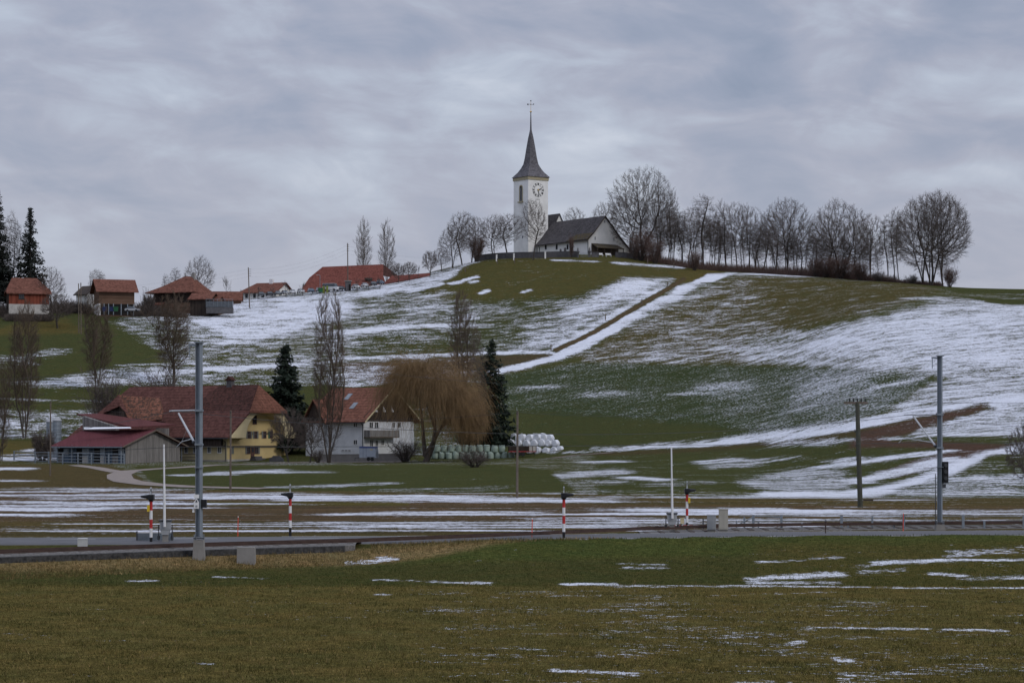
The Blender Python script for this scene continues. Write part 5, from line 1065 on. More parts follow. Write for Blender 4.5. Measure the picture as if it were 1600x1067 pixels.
def bush(seed, h, rad, m='twig', n=26, name='bush', nt=9, tr=.016):
    g = rs(seed); root = empty(name, (0,0,0)); a = g.uniform(0,6.28,n); S = np.stack([np.cos(a)*rad*.18, np.sin(a)*rad*.18, np.full(n,-.2)],1)*g.uniform(.2,1,(n,1))
    D = nrm(np.stack([np.cos(a)*rad/h*g.uniform(.2,1.2,n), np.sin(a)*rad/h*g.uniform(.2,1.2,n), np.ones(n)],1)); Pt, Rr = polylines(S, D, h*g.uniform(.7,1.05,n), np.full(n,.045), 5, .15, g, .1); segs = [(Pt,Rr)]
    for nc, cap in ((nt, .45), (5, .22)):
        m_, K1, _ = Pt.shape; K = K1-1; t = g.uniform(.2, 1, (m_, nc)); kk = np.minimum((t*K).astype(int), K-1); f = t*K-kk; ii = np.arange(m_)[:,None]
        p = (Pt[ii,kk]*(1-f[...,None]) + Pt[ii,kk+1]*f[...,None]).reshape(-1,3); pd = nrm(Pt[ii,kk+1]-Pt[ii,kk]).reshape(-1,3); nn2 = len(p)
        d = nrm(pd + g.normal(0,.55,(nn2,3))); Pt, Rr = polylines(p, d, h*cap*g.uniform(.5,1.1,nn2), np.full(nn2, tr), 3, .1, g, .15); segs.append((Pt,Rr))
    V, Q = seg_geo(segs[0][0][:,:-1].reshape(-1,3), segs[0][0][:,1:].reshape(-1,3), segs[0][1][:,:-1].ravel(), segs[0][1][:,1:].ravel(), 4); fast_mesh('stems', V, Q, 4, M['bark'], root)
    Vs, Qs, o = [], [], 0
    for Pp, Rp in segs[1:]: V, Q = seg_geo(Pp[:,:-1].reshape(-1,3), Pp[:,1:].reshape(-1,3), Rp[:,:-1].ravel(), Rp[:,1:].ravel(), 3); Vs.append(V); Qs.append(Q+o); o += len(V)
    fast_mesh('twigs', np.concatenate(Vs), np.concatenate(Qs), 4, M[m], root); root['_h'] = h; root['_w'] = rad*2; return root
RL = [(18, 30, 60, 99, .5, .45), (8, 25, 50, 6, .42, .25), (7, 22, 50, 2.8, .42, .12), (5, 20, 50, 1.4, .5, .1)]
RS_ = [(12, 25, 50, 99, .5, .4), (7, 25, 55, 4, .42, .2), (6, 25, 60, 2.0, .42, .1), (4, 20, 50, 1.1, .5, .05)]
RB = [(9, 26, 62, 99, .55, .45), (9, 18, 44, 11, .42, .3), (8, 18, 42, 5, .42, .2), (6, 15, 42, 2.3, .5, .1)]
PL = [(32, 10, 22, 6.5, .4, .5), (9, 10, 26, 2.6, .42, .4), (6, 12, 32, 1.5, .5, .3)]
PT = {}
def proto(kind):
    """kind -> list of variants; the first use of each variant moves it, later uses copy it"""
    if kind in PT: return PT[kind]
    if kind == 'round': v = [grown_tree(11, 16, 5.2, .16), grown_tree(12, 16, 5.8, .14, forks=2, natt=1600), grown_tree(13, 16, 4.8, .2, natt=1300)]
    elif kind == 'big': v = [grown_tree(21, 25, 10, .13, D=.7, natt=2500, tw=1.5, twr=.0125, forks=4, lead=.3, tip=.021), grown_tree(22, 25, 10.5, .10, D=.7, natt=2600, tw=1.5, twr=.0125, forks=5, lead=.35, tip=.021), grown_tree(23, 25, 9.5, .18, D=.7, natt=2300, tw=1.5, twr=.0125, forks=2, lead=.3, tip=.021)]
    elif kind == 'slim': v = [grown_tree(31, 18, 2.7, .2, D=.45, natt=900, lead=.85), grown_tree(32, 18, 3.2, .16, D=.45, natt=1000, lead=.8, lean=.08), grown_tree(33, 18, 2.3, .32, D=.45, natt=700, lead=.85, lean=-.05)]
    elif kind == 'spread': v = [grown_tree(41, 16, 6.0, .3, D=.55, natt=1100, forks=2, lead=.2, shell=.8), grown_tree(42, 16, 5.4, .3, D=.55, natt=1000, lead=.15, shell=.8, lean=.1)]
    elif kind == 'poplar': v = [grown_tree(51+q, 24, r_, .05, name='poplar', barkm='bark_p', twigm='twig_b', D=.5, natt=1900, forks=fk, lead=.8, up=.75, spread=.05, shell=.2, tw=1.4, twr=.012, ntw=3, tip=.016) for q, r_, fk in ((0,2.6,4),(1,2.9,3),(2,2.5,5))]
    elif kind == 'pale_poplar': v = [grown_tree(57+q, 16, r_, .05, name='poplar', barkm='bark_p', twigm='twig_l', D=.45, natt=900, forks=fk, lead=.8, up=.75, spread=.06, shell=.2, tw=1.2, twr=.010, ntw=2.4, tip=.016) for q, r_, fk in ((0,2.3,4),(1,2.1,3))]
    elif kind == 'fruit': v = [grown_tree(61, 6, 3.2, .22, name='fruit_tree', D=.25, natt=900, tw=.6, twr=.008, ntw=2.6, tip=.013, lead=.1, forks=2), grown_tree(62, 6, 2.9, .25, name='fruit_tree', D=.25, natt=800, tw=.6, twr=.008, ntw=2.6, tip=.013, lead=.05)]
    elif kind == 'sapling': v = [bare_tree(71, 4, 1.2, [(12, 30, 60, 99, .5, .4), (6, 25, 55, .8, .5, .2), (3, 20, 50, .4, .5, .1)], cb=.3, trunk_r=.07, name='sapling', twig_r=.009)]
    elif kind == 'spruce': v = [conifer(81, 22, 4.3, 'spruce', m='needle_b', irregular=.3, npl=8), conifer(82, 22, 4.0, 'spruce', m='needle_b', npl=8)]
    elif kind == 'bush': v = [bush(91, 3, 1.8), bush(92, 3, 2.2, n=32)]
    elif kind == 'redbush': v = [bush(93, 4, 2.4, 'twig_r', n=34, nt=12), bush(94, 4, 2.8, 'twig_r', n=38, nt=12)]
    elif kind == 'thicket': v = [bush(95, 3, 2.6, 'twig', n=44, nt=13, tr=.03), bush(96, 3, 3.2, 'twig_r', n=44, nt=13, tr=.03)]
    PT[kind] = [v, set()]; return PT[kind]
_tn = 0
def tree(kind, x, ytop, ybase, w, label, cat='tree', group=None, Y=None, Y0=130, var=None, base=None):
    """x, ytop, ybase, w: trunk column, top row, base row and crown width in the photograph"""
    global _tn; _tn += 1
    p = P(x, ybase, Y) if (Y and base == 'px') else (G(x, Y) if Y else gp(x, ybase, Y0)); v, used = proto(kind); k = (_tn if var is None else var) % len(v); src = v[k]
    if k in used: o = copy_tree(src)
    else: o = src; used.add(k)
    h = p.z - P(x, ytop, p.y).z; h = -h; wm = w*p.y/F; o.location = p; s = h/src['_h']; sw = wm/src['_w']; o.scale = (sw, sw, s); o.rotation_euler.z = _tn*2.399
    return tag(o, label, cat, group)
# round the church
TG = 'bare trees beside the church'
for x, t, b_, w, k, Y, lb in ((706,352,418,38,'round',622,'leftmost bare tree on the slope left of the church'), (722,331,412,44,'round',626,'tallest bare tree left of the church tower'), (737,338,409,40,'round',632,'second tallest bare tree left of the tower, darker trunk'),
   (771,335,403,46,'round',634,'bare round tree midway between the tallest and the tower'), (793,334,401,44,'round',636,'bare round tree touching the tower left edge')):
    tree(k, x, t, b_, w*1.2, lb, group=TG, Y=Y)
tree('round', 833, 311, 398, 44, 'slender bare tree standing in front of the church tower', Y=620, var=2)
tree('redbush', 745, 372, 407, 30, 'reddish brown small tree left of the church wall', Y=630)
tree('redbush', 893, 372, 392, 9, 'tiny pinkish bare shrub before the nave wall', Y=621)
tree('round', 899, 324, 397, 40, 'bare tree crown peeping over the church nave roof', Y=668); tree('round', 944, 316, 397, 46, 'bare tree crown behind the church gable peak', Y=672)
for x, t, w, k, Y, lb in ((672,392,26,'fruit',612,'bare fruit tree left of the leftmost churchyard tree'), (690,388,30,'round',618,'small round bare tree below the churchyard trees'), (640,409,24,'fruit',612,'bare fruit tree on the skyline right of the low red roof'), (622,411,22,'fruit',611,'bare fruit tree on the skyline over the low red roof'), (653,414,10,'sapling',612,'thin sapling between two fruit trees on the skyline')):
    tree(k, x, t, 0, w, lb, group='small trees on the skyline left of the church', Y=Y)
# the wood on the right of the church
WD = [ # x, top, width, kind, Y, label
 (985,300,52,'big',632,'multi-stemmed bare tree at the left end of the wood'), (1001,262,84,'big',628,'tallest bare tree of the wood beside the church'), (1030,290,50,'big',636,'bare tree with rising limbs right of the tallest one'),
 (1051,293,26,'slim',622,'straight slim tree with spiky top right of the tallest tree'), (1047,322,44,'spread',634,'bare tree behind the straight slim one'), (1066,330,34,'slim',630,'thin bare tree between the slim and leaning trees'), (1084,322,44,'spread',628,'spreading bare tree left of the leaning one'),
 (1101,303,56,'slim',618,'leaning bare tree with bent top in mid wood'), (1113,340,36,'spread',632,'low bare tree right of the leaning one'), (1134,312,34,'slim',622,'slim tree with small crown, mid wood'), (1122,345,30,'slim',640,'thin tree in the gap behind mid wood'),
 (1152,316,50,'spread',620,'dark forked tree with crooked limbs in mid wood'), (1170,320,52,'spread',626,'bare tree with curved limb right of the forked one'), (1192,352,40,'slim',622,'thin low tree before the round dome-shaped one'), (1181,345,36,'slim',632,'thin tree behind the curved limb tree'),
 (1215,330,50,'round',618,'bare tree left part of the dome-shaped pair'), (1229,311,72,'big',612,'bare tree with broad dome crown, middle of the wood'), (1253,350,44,'spread',618,'low bare tree right of the dome crown'), (1271,362,40,'slim',612,'thin low tree in the dip of the wood'),
 (1292,335,54,'round',606,'bare tree left shoulder of the second dome'), (1313,312,84,'big',600,'bare tree with second broad dome crown'), (1336,345,50,'spread',606,'bare tree right shoulder of the second dome'), (1360,334,44,'round',592,'dark bare tree with thick trunk right of second dome'),
 (1387,335,34,'slim',586,'thin pale-trunked tree, first of the open row'), (1399,324,32,'slim',582,'thin tree, second of the open row'), (1405,330,28,'slim',583,'thin tree, third of the open row'), (1443,306,70,'big',572,'left twin of the great bare tree at the wood right end'),
 (1455,299,108,'big',566,'great broad bare tree at the right end of the wood'), (1474,304,70,'big',568,'right part of the great end tree with leaning stems'), (1472,380,22,'slim',563,'slim stem just right of the great end tree')]
for x, t, w, k, Y, lb in WD: tree(k, x, t, 0, w*(1.2 if k != 'slim' else .95), lb, group='bare trees of the wood', Y=Y)
rg = rs(5)
for i in range(34):
    x = 1034 + i*10.2 + rg.uniform(-3, 3); Yb = np.interp(x, [1000,1200,1400],[640,622,596]) + rg.uniform(2, 16)
    tree('slim', x, np.interp(x, [1000,1180,1400],[335,352,378]) + rg.uniform(-8, 18), 0, rg.uniform(16, 30), 'thin bare stem standing inside the wood', group='thin stems inside the wood', Y=Yb)
for x, t, w, lb in ((1001,366,44,'pale brown bush under the tallest tree'), (1024,378,36,'reddish bush right of the pale brown one, under the tallest tree'), (992,384,18,'dark bush between church gable and tallest tree'), (1085,395,26,'dense dark bush alone at the field corner before the wood'), (1313,404,46,'reddish broad bush under the second dome tree'),
   (1290,408,34,'reddish bush left of the broad one under second dome'), (1345,412,34,'reddish bush right of the second dome tree'), (1484,420,26,'low spreading bush at the foot of the great end tree'), (1275,405,30,'dark reddish bush in the dip of the wood'), (1425,430,22,'low shrub left of the great end tree'), (1372,425,22,'low shrub between dark tree and open row')):
    tree('redbush' if w > 24 else 'bush', x, t, 0, w, lb, 'bush', 'bushes along the wood edge', Y=np.interp(x, [1000,1100,1200,1300,1484],[619,603,606,596,560]))
# undergrowth strip: dense tangle nobody could count
def tangle(name, label, runs, n, hm, m, tr=.03, seed=3, dens=1):
    g = rs(seed); Ss = []
    for (x0, Y0_), (x1, Y1_), hgt, dep in runs:
        k = int(n*abs(x1-x0)); t = g.uniform(0,1,k); xx = x0+(x1-x0)*t; YY = Y0_+(Y1_-Y0_)*t + g.uniform(0,dep,k); XX = (xx-800)*YY/F; Ss.append(np.stack([XX, YY, hz_(XX, YY)-.1, np.full(k, hgt)],1))
    S4 = np.concatenate(Ss); k = len(S4); D = nrm(np.stack([g.normal(0,.5,k), g.normal(0,.5,k), np.ones(k)],1)); Pt, _ = polylines(S4[:,:3], D, S4[:,3]*g.uniform(.35,1.1,k), np.full(k,tr), 4, -.2, g, .25); Rr = np.full((k,5), tr)*np.linspace(1,.5,5)
    V, Q = seg_geo(Pt[:,:-1].reshape(-1,3), Pt[:,1:].reshape(-1,3), Rr[:,:-1].ravel(), Rr[:,1:].ravel(), 3); o = fast_mesh(name, V, Q, 4, M[m]); return tag(o, label, 'undergrowth', kind='stuff')
tangle('undergrowth', 'dark tangled undergrowth along the foot of the wood', [((985,624),(1010,626),2.4,8), ((1010,622),(1100,612),2.4,10), ((1100,614),(1215,608),2.6,12), ((1215,606),(1350,590),3.0,12), ((1350,588),(1400,580),2.4,8), ((1400,578),(1470,566),1.4,6)], 34, 2, 'twig_r', .035)
tangle('undergrowth', 'brown hedge scrub between village houses on the left skyline', [((-40,556),(16,556),3.4,5), ((10,551),(80,551),1.9,2), ((236,566),(290,564),1.4,3), ((60,562),(80,562),3,4), ((80,566),(140,566),3.2,6), ((206,562),(240,566),3.6,6), ((238,570),(262,570),2.2,2)], 46, 2, 'twig', .045, seed=9)
# village trees and conifers
tree('spruce', 47, 325, 0, 66, 'tall dark spruce behind the orange boarded house', 'tree', Y=572, var=0); tree('spruce', -6, 293, 0, 72, 'tallest dark spruce cut by the left picture edge', 'tree', Y=570, var=1)
tree('slim', 18, 330, 0, 26, 'thin bare tree between the two dark spruces', Y=575, var=0); tree('slim', 29, 345, 0, 20, 'thin bare stem against the left of the dark spruce', Y=574, var=2); tree('slim', 6, 345, 0, 24, 'faint thin tree at the left picture edge', Y=580, var=1)
tree('round', 82, 417, 0, 44, 'round bare tree right of the orange boarded house', Y=560, var=0); tree('fruit', 90, 458, 513, 54, 'dark low fruit tree in the meadow left of the pale pole', Y0=400)
tree('round', 310, 400, 0, 50, 'large round bare tree behind the hipped farmhouse', Y=596, var=1); tree('slim', 274, 418, 0, 22, 'thin bare tree left behind the hipped farmhouse roof', Y=598); tree('slim', 259, 428, 0, 14, 'small thin tree left of the hipped roof', Y=598, var=0)
tree('slim', 147, 420, 0, 24, 'thin bare tree rising behind the chalet left end', Y=585, var=2); tree('slim', 158, 424, 0, 18, 'second thin tree behind the chalet roof', Y=586, var=0); tree('sapling', 355, 430, 0, 20, 'small bare tree over the long low outbuilding', Y=600)
tree('round', 139, 455, 0, 16, 'small leafy bare tree before the white cottage', Y=575, var=2)
tree('pale_poplar', 568, 340, 0, 28, 'left of two tall poplars behind the great barn', Y=636, var=0); tree('pale_poplar', 604, 343, 0, 27, 'right of two tall poplars behind the great barn', Y=636, var=1)
tree('round', 614, 408, 0, 20, 'small bare tree at the foot of the right poplar', Y=634, var=0)
for i, (x, t, b_, w) in enumerate(((379,452,487,13),(403,446,480,15),(426,447,474,14),(447,438,470,17),(472,440,461,16),(594,432,449,18),(576,430,450,18),(558,434,452,14))):
    tree('sapling', x, t, b_, w, ['leftmost planted sapling right of the tall snow pole','sapling before the white gabled house wall','sapling under the white gable','tallest sapling right of the white gable','sapling at the great barn left eave','sapling before the right end of great barn','sapling before the great barn roof middle','low sapling right of the stone hut'][i], group='saplings along the car park', Y=600)
# poplars and garden trees round the farm
for i, (x, t, b_, w, lb) in enumerate(((38,470,684,56,'tall brown bare poplar left of the stable'), (152,466,612,54,'brown bare poplar behind the stable and farmhouse left end'), (272,458,604,60,'bare poplar behind the middle of the farmhouse roof'), (514,452,722,54,'tallest bare poplar standing before the white house'), (722,455,640,50,'thin bare poplar rising behind the weeping willow'))):
    tree('poplar', x, t, b_, w, lb, group='tall bare poplars round the farm', Y=(386 if i == 3 else None), Y0=380)
tree('poplar', 2, 560, 720, 40, 'bare poplar at the left picture edge below the meadow', Y0=300, var=0)
wl = willow(7, 16.3, 6.0); pw = P(655, 722, 383); wl.location = pw; tag(wl, 'orange-brown weeping willow beside the white house and bales', 'tree'); wl.scale = (.93,.93,.97)
wl.location.x += .9
cd = conifer(101, 17.5, 4.6, 'fir', droop=.05, irregular=.45, m='needle', lo=.06, tip=1.5, npl=7, dens=1.2); pc = G(446, 412); cd.location = pc; cd.scale.z = (P(0,540,412).z - pc.z)/17.5; tag(cd, 'dark green fir between farmhouse and white house', 'tree')
c2 = conifer(102, 18, 5.0, 'spruce', droop=.2, irregular=.35, m='needle', lo=.12, tip=1.2, npl=6); p2 = G(762, 404); c2.location = p2; c2.scale.z = (P(0,533,404).z - p2.z)/18; tag(c2, 'dark spruce behind the weeping willow', 'tree'); c2.location.x = (766-800)*404/F; c2.scale.x = c2.scale.y = 1.15; cd.scale.x = cd.scale.y = 1.15
tree('slim', 747, 530, 0, 30, 'grey bare tree before the spruce behind the willow', Y=398, var=0)
tree('fruit', 453, 636, 722, 62, 'gnarled dark fruit tree right of the yellow gable', Y=385, var=0); tree('fruit', 484, 652, 722, 50, 'gnarled fruit tree beside the tallest poplar', Y=384, var=1)
tree('bush', 742, 705, 730, 56, 'low brown bush in the meadow before the green bales', 'bush', Y0=300, var=1); tree('bush', 633, 690, 719, 50, 'brown bush at the garden wall left of the willow', 'bush', Y=384, var=0); tree('bush', 497, 703, 722, 22, 'small brown bush left of the tallest poplar foot', 'bush', Y=384, var=0)
tree('bush', 250, 588, 604, 100, 'low brown scrub under the poplar behind the farmhouse', 'bush', Y=432, var=1); tree('bush', 165, 590, 610, 60, 'low brown scrub behind the farmhouse left roof end', 'bush', Y=430, var=0)
tree('thicket', 66, 680, 716, 40, 'dark brown bramble heap left of the silos', 'bush', Y=398, var=0)
tree('thicket', 233, 463, 0, 24, 'dark hedge bush right of the chalet', 'bush', Y=566, var=0)
tree('fruit', 1606, 655, 752, 70, 'gnarled bare tree at the right picture edge', Y=188, var=0)
# drop prototypes nothing used
for k, (v, used) in PT.items():
    for i, o in enumerate(v):
        if i not in used:
            for c in list(o.children): bpy.data.objects.remove(c)
            bpy.data.objects.remove(o)
# ------------------------------------------------------------------ road, railway, crossing
def strip(name, label_kind, m, xs, fY, prof, smooth=False, parent=None, skip=None):
    """prof: (offset across, height over z=0) pairs swept along pixel columns xs at distance fY(x)"""
    V, Fc = [], []; n = len(prof)
    for x in xs:
        for o, z in prof: Yc = float(fY(x)) + o; V.append(((x-800)*float(fY(x))/F, Yc, z))
    for i in range(len(xs)-1):
        for j in range(n-1): a = i*n+j; Fc.append((a, a+1, a+n+1, a+n))
    o = link_mesh(name, V, Fc, m, parent, smooth); 
    if label_kind: tag(o, kind='structure')
    return o
M['asphalt'] = mat('asphalt', (.088,.088,.093), var=.15, scale=.8, bump=.004, bscale=30); M['ballast'] = mat('ballast', (.105,.098,.09), var=.6, scale=9, bump=.05, bscale=14)
M['rust'] = mat('rusty_steel', (.05,.030,.024), var=.35, scale=3); M['gabion'] = mat('gabion_stone', (.035,.034,.033), var=.8, scale=6, bump=.06, bscale=9); M['tie'] = mat('tie', (.06,.045,.035), var=.3, scale=4)
xs_all = np.arange(-700, 2301, 20)
strip('road', True, M['asphalt'], xs_all, rY, [(-3.1,.30),(-2.9,.37),(0,.42),(2.9,.37),(3.1,.30)])
strip('road_edge_line', True, M['white'], [x for x in xs_all if x > 430], lambda x: rY(x)+2.7, [(-.06,.392),(.06,.391)])
strip('road_edge_line', True, M['white'], [x for x in xs_all if x > 820], lambda x: rY(x)-2.7, [(-.06,.391),(.06,.392)])
for i in range(14):
    x0 = -300 + i*190
    if -120 < x0 < 620: strip('road_centre_line', True, M['white'], np.linspace(x0, x0+70, 4), rY, [(-.05,.427),(.05,.427)])
xsL = np.arange(-700, 571, 15); xsR = np.arange(1000, 2301, 15)
strip('railway_ballast', True, M['ballast'], xsL, tY, [(-2.15,-.1),(-1.95,.42),(-1.5,.50),(1.5,.50),(2.1,.30),(2.4,.1)]); strip('railway_ballast', True, M['ballast'], xsR, tY, [(-2.4,.0),(-1.5,.34),(1.5,.36),(2.2,.1)])
gb = strip('gabion_edge', True, M['gabion'], np.arange(-700, 560, 15), tY, [(-2.35,-.2),(-2.28,.43),(-1.9,.44)])
for s, lb in ((-.72, 'near rusty rail of the railway line'), (.72, 'far rusty rail of the railway line')):
    o = strip('rail', False, M['rust'], np.arange(-700, 2301, 15), tY, [(s-.06,.50),(s-.035,.52),(s-.035,.61),(s+.035,.61),(s+.035,.52),(s+.06,.50)])
    tag(o, lb, 'rail', 'the two rails of the railway')
# sleepers
tie = MB()
for i in range(115):
    x = -600 + i*23.0
    if 570 < x < 1000: continue
    Y = float(tY(x)); X = (x-800)*Y/F; z = .515 if x < 600 else .375; tie.bb(X-.12, X+.12, Y-1.25, Y+1.25, z-.1, z)
tag(tie.build('sleepers', M['tie']), kind='stuff', label='railway sleepers lying in the ballast', cat='sleepers')
strip('farm_lane', True, mat('gravel_lane', (.20,.165,.14), var=.25, scale=1.5), np.linspace(0,1,2), lambda x: 0, [(0,0),(0,0)]) if False else None
def lane(name, m, pts, w):
    """a lane draped over the terrain: pts (px, py) seen on the ground"""
    L = []; 
    for (x0, y0), (x1, y1) in zip(pts[:-1], pts[1:]):
        for t in np.linspace(0, 1, 12, endpoint=False): L.append(gp(x0+(x1-x0)*t, y0+(y1-y0)*t, 120))
    L.append(gp(*pts[-1], 120)); V, Fc = [], []
    for i, p in enumerate(L):
        d = (L[min(i+1, len(L)-1)] - L[max(i-1, 0)]); d.z = 0; d.normalize(); nn_ = Vector((-d.y, d.x, 0))
        for k in range(5):
            q = p + nn_*w*(k/4-.5); V.append((q.x, q.y, gz(q.x, q.y) + .05 + .02*math.sin(k*math.pi/4)))
    for i in range(len(L)-1):
        for k in range(4): a = i*5+k; Fc.append((a, a+1, a+6, a+5))
    return tag(link_mesh(name, V, Fc, m, smooth=True), kind='structure')
M['gravel'] = mat('gravel_lane', (.20,.165,.14), var=.25, scale=1.5)
lane('farm_lane', M['gravel'], [(420,724.5),(330,727),(290,730),(240,733),(200,736),(186,742),(188,748),(200,752.5),(240,757.5),(300,761),(420,764)], 3.0)
lane('farm_lane', M['gravel'], [(118,727),(150,731),(186,738)], 2.4)
lane('farm_yard', M['gravel'], [(420,723.5),(520,722),(640,721.5)], 5)
lane('field_track', mat('earth_track', (.11,.08,.06), var=.25, scale=1.5), [(860,716),(900,711),(960,707)], 2.5)
M['alu'] = mat('dull_aluminium', (.42,.43,.44), rough=.5, var=.08)
# --- catenary masts
def cat_mast(label, x, ytop, yfoot, ybase, Y, arm, wire, sgn=1, fw=.55, extra=None):
    z1, zf_, zb_ = P(0,ytop,Y).z, P(0,yfoot,Y).z, P(0,ybase,Y).z; o = empty('catenary_mast', P(x, ybase, Y), 0, label, 'mast', 'railway catenary masts'); H_ = z1-zb_; hf = zf_-zb_
    b = MB(); b.ext([(-fw*.58,-fw/2,-.6),(fw*.58,-fw/2,-.6),(fw*.42,-fw/2,hf),(-fw*.42,-fw/2,hf)], (0,fw,0)); b.build('foundation', M['conc'], o)
    b = MB()                                # rolled steel H section
    b.bb(-.11,-.09,-.10,.10,hf+.12,H_); b.bb(.09,.11,-.10,.10,hf+.12,H_); b.bb(-.09,.09,-.008,.008,hf+.12,H_); sh = b.build('shaft', M['steel'], o)
    sh.rotation_euler.z = R(-28)
    b = MB(); b.bb(-.21,.21,-.21,.21,hf+.06,hf+.09); 
    b.build('base_plate', M['steel_d'], o)
    for sx in (-.17,.17):
        for sy in (-.17,.17): b = MB(); b.tube((sx,sy,hf),(sx,sy,hf+.22),.02,.02,6); b.build('anchor_bolt', M['steel'], o)
    iv = o.location
    ya = Y + 2.6; e0 = P(arm[0], arm[1], ya) - iv; z_arm = e0.z
    b = MB(); b.tube((0,.1,z_arm), e0, .035,.035,8); b.tube(e0+Vector((.12,-.3,0)), e0+Vector((-.12,.3,0)), .03,.03,6); top = b.build('top_tube', M['alu'], o)
    for kk in (.93,): p = Vector((0,.1,z_arm)).lerp(e0, 1-kk); b = MB(); b.lathe([(.03,-.16),(.075,-.12),(.045,-.06),(.075,0),(.045,.06),(.075,.12),(.03,.16)], p, 8, 'Y'); b.build('insulator', M['frame_br'], o)
    g0 = P(arm[2], arm[3], Y+.15) - iv; g1 = P(arm[4], arm[5], ya-.3) - iv
    b = MB(); b.tube(g0, g1, .05,.04,8); b.build('diagonal_tube', M['alu'], o); b = MB(); b.tube(g0+Vector((.16*sgn*.0,0,-.02)), Vector((0,.1,g0.z-.1)), .03,.03,6); b.lathe([(.03,-.1),(.07,-.06),(.07,.06),(.03,.1)], g0, 8, 'X'); b.build('diagonal_insulator', M['steel_d'], o)
    s0 = g0.lerp(g1, .12); s1 = P(wire[0]+8, wire[1]-8, ya-.1) - iv; s2 = P(wire[0], wire[1], ya) - iv
    b = MB(); b.tube(s0, s1, .025,.02,6); b.tube(s1, s2, .018,.015,6); b.tube(s1, g0.lerp(g1,.45), .008,.008,4); b.build('steady_arm', M['alu'], o)
    b = MB(); b.bb(-.18,.18,-.18,.18,H_-.02,H_+.03); b.bb(-.42,-.1,-.05,.05,H_-.14,H_-.06); b.tube((-.38,0,H_-.1),(-.38,0,H_-.62),.018,.018,6); b.build('top_bracket', M['steel'], o)
    b = MB(); b.bb(-.16,.16,-.16,.16,z_arm-.05,z_arm+.03); b.bb(-.16,.16,-.16,.16,g0.z-.12,g0.z-.04); b.bb(-.16,.16,-.16,.16,hf+2.9,hf+2.93); b.build('clamp', M['steel'], o)
    return o, P(wire[0], wire[1], ya), P(arm[0]+4, arm[1], ya), P(x, ytop+4, Y)
ml, wl1, wl2, wl3 = cat_mast('nearer left grey steel catenary mast with white cantilever and house-shaped sign', 311, 535, 843, 868, 92, (268,642,303.5,691,279,646), (276,698), fw=.46)
mr, wr1, wr2, wr3 = cat_mast('farther right grey steel catenary mast with black signal box near the snowy slope', 1468.5, 556, 819, 829, 115.5, (1418,648,1462,697,1427,650), (1404,692), fw=.5)
# mast furniture
zz = lambda o, y, Y: P(0, y, Y).z - o.location.z
b = MB(); z0_, z1_, z2_ = zz(ml,794,92), zz(ml,784,92), zz(ml,778,92); b.ext([(-.17,-.26,z0_),(.03,-.26,z0_),(.03,-.26,z1_),(-.07,-.26,z2_),(-.17,-.26,z1_)], (0,.02,0)); sg = b.build('mast_sign', M['white'], ml)
b = MB(); b.ext([(-.115,-.275,z0_+.26),(-.025,-.275,z0_+.26),(-.07,-.275,z0_+.36)], (0,.012,0)); b.build('sign_triangle', M['black'], sg); b = MB(); b.bb(-.11,-.03,-.275,-.262,z0_+.06,z0_+.14); b.build('sign_digits', M['grey'], sg)
b = MB(); b.bb(.1,.3,-.1,.15,zz(ml,793,92),zz(ml,780,92)); b.build('black_box', M['black'], ml); b = MB(); b.bb(-.19,.03,-.2,-.18,zz(ml,778,92),zz(ml,772,92)); b.build('number_plate', M['white'], ml); b = MB(); b.bb(-.24,-.16,-.2,-.18,zz(ml,800,92),zz(ml,793,92)); b.build('small_plate', M['white'], ml)
b = MB(); b.bb(.14,.42,-.1,.2,zz(mr,755,115.5),zz(mr,721,115.5)); sb = b.build('signal_box', M['black'], mr); b = MB(); b.bb(.16,.3,-.05,.1,zz(mr,762,115.5),zz(mr,756,115.5)); b.build('signal_foot', M['steel_d'], sb)
for i in range(3): b = MB(); b.lathe([(.09,-.02),(.1,.1),(.08,.1)], (.28,-.2,zz(mr,727+i*10,115.5)), 10, 'Y'); b.build('signal_lens', M['steel_d'], sb)
b = MB(); b.tube((-.22,0,.3),(-.22,0,zz(mr,740,115.5)),.02,.02,6); b.build('cable_duct', M['steel_d'], mr)
def cable(name, label, pts, r, sag=.3, cat='wire', m='steel_d', group=None):
    b = MB()
    for p, q in zip(pts[:-1], pts[1:]):
        L = []; n = 16
        for i in range(n+1): t = i/n; v = p.lerp(q, t); v.z -= sag*4*t*(1-t); L.append(v)
        for u, v in zip(L[:-1], L[1:]): b.tube(u, v, r, r, 4, cap=False)
    return tag(b.build(name, M[m]), label, cat, group)
def off(x, y, Y): return P(x, y, Y)
cable('contact_wire', 'thin contact wire running between the two catenary masts', [off(-500,735,86), wl1, wr1, off(2100,690,124)], .014, .05, group='railway overhead wires')
cable('carrier_wire', 'thin upper carrier wire sagging between the two catenary masts', [off(-500,660,86), wl2, wr2, off(2100,635,124)], .013, 1.0, group='railway overhead wires')
cable('feeder_wire', 'thin feeder wire between the mast tops', [off(-500,520,84), wl3, wr3, off(2100,545,121)], .007, 1.6, group='railway overhead wires')
tag(MB().ext([(-.37,-.25,-.6),(.37,-.25,-.6),(.35,-.25,.28),(-.35,-.25,.28)], (0,.5,0)).build('concrete_block', M['conc'], loc=P(385,865,92.2)), 'low concrete block beside the track right of the left mast', 'block')
tag(MB().bb(-.2,.2,-.12,.12,-.2,.15).ext([(-.22,-.14,.15),(.22,-.14,.15),(.18,-.1,.19),(-.18,-.1,.19)], (0,.25,0)).build('kerb_stone', mat('chalky_paint', (.42,.42,.41)), loc=P(129,847,99)), 'small white marker block at the road edge', 'block')
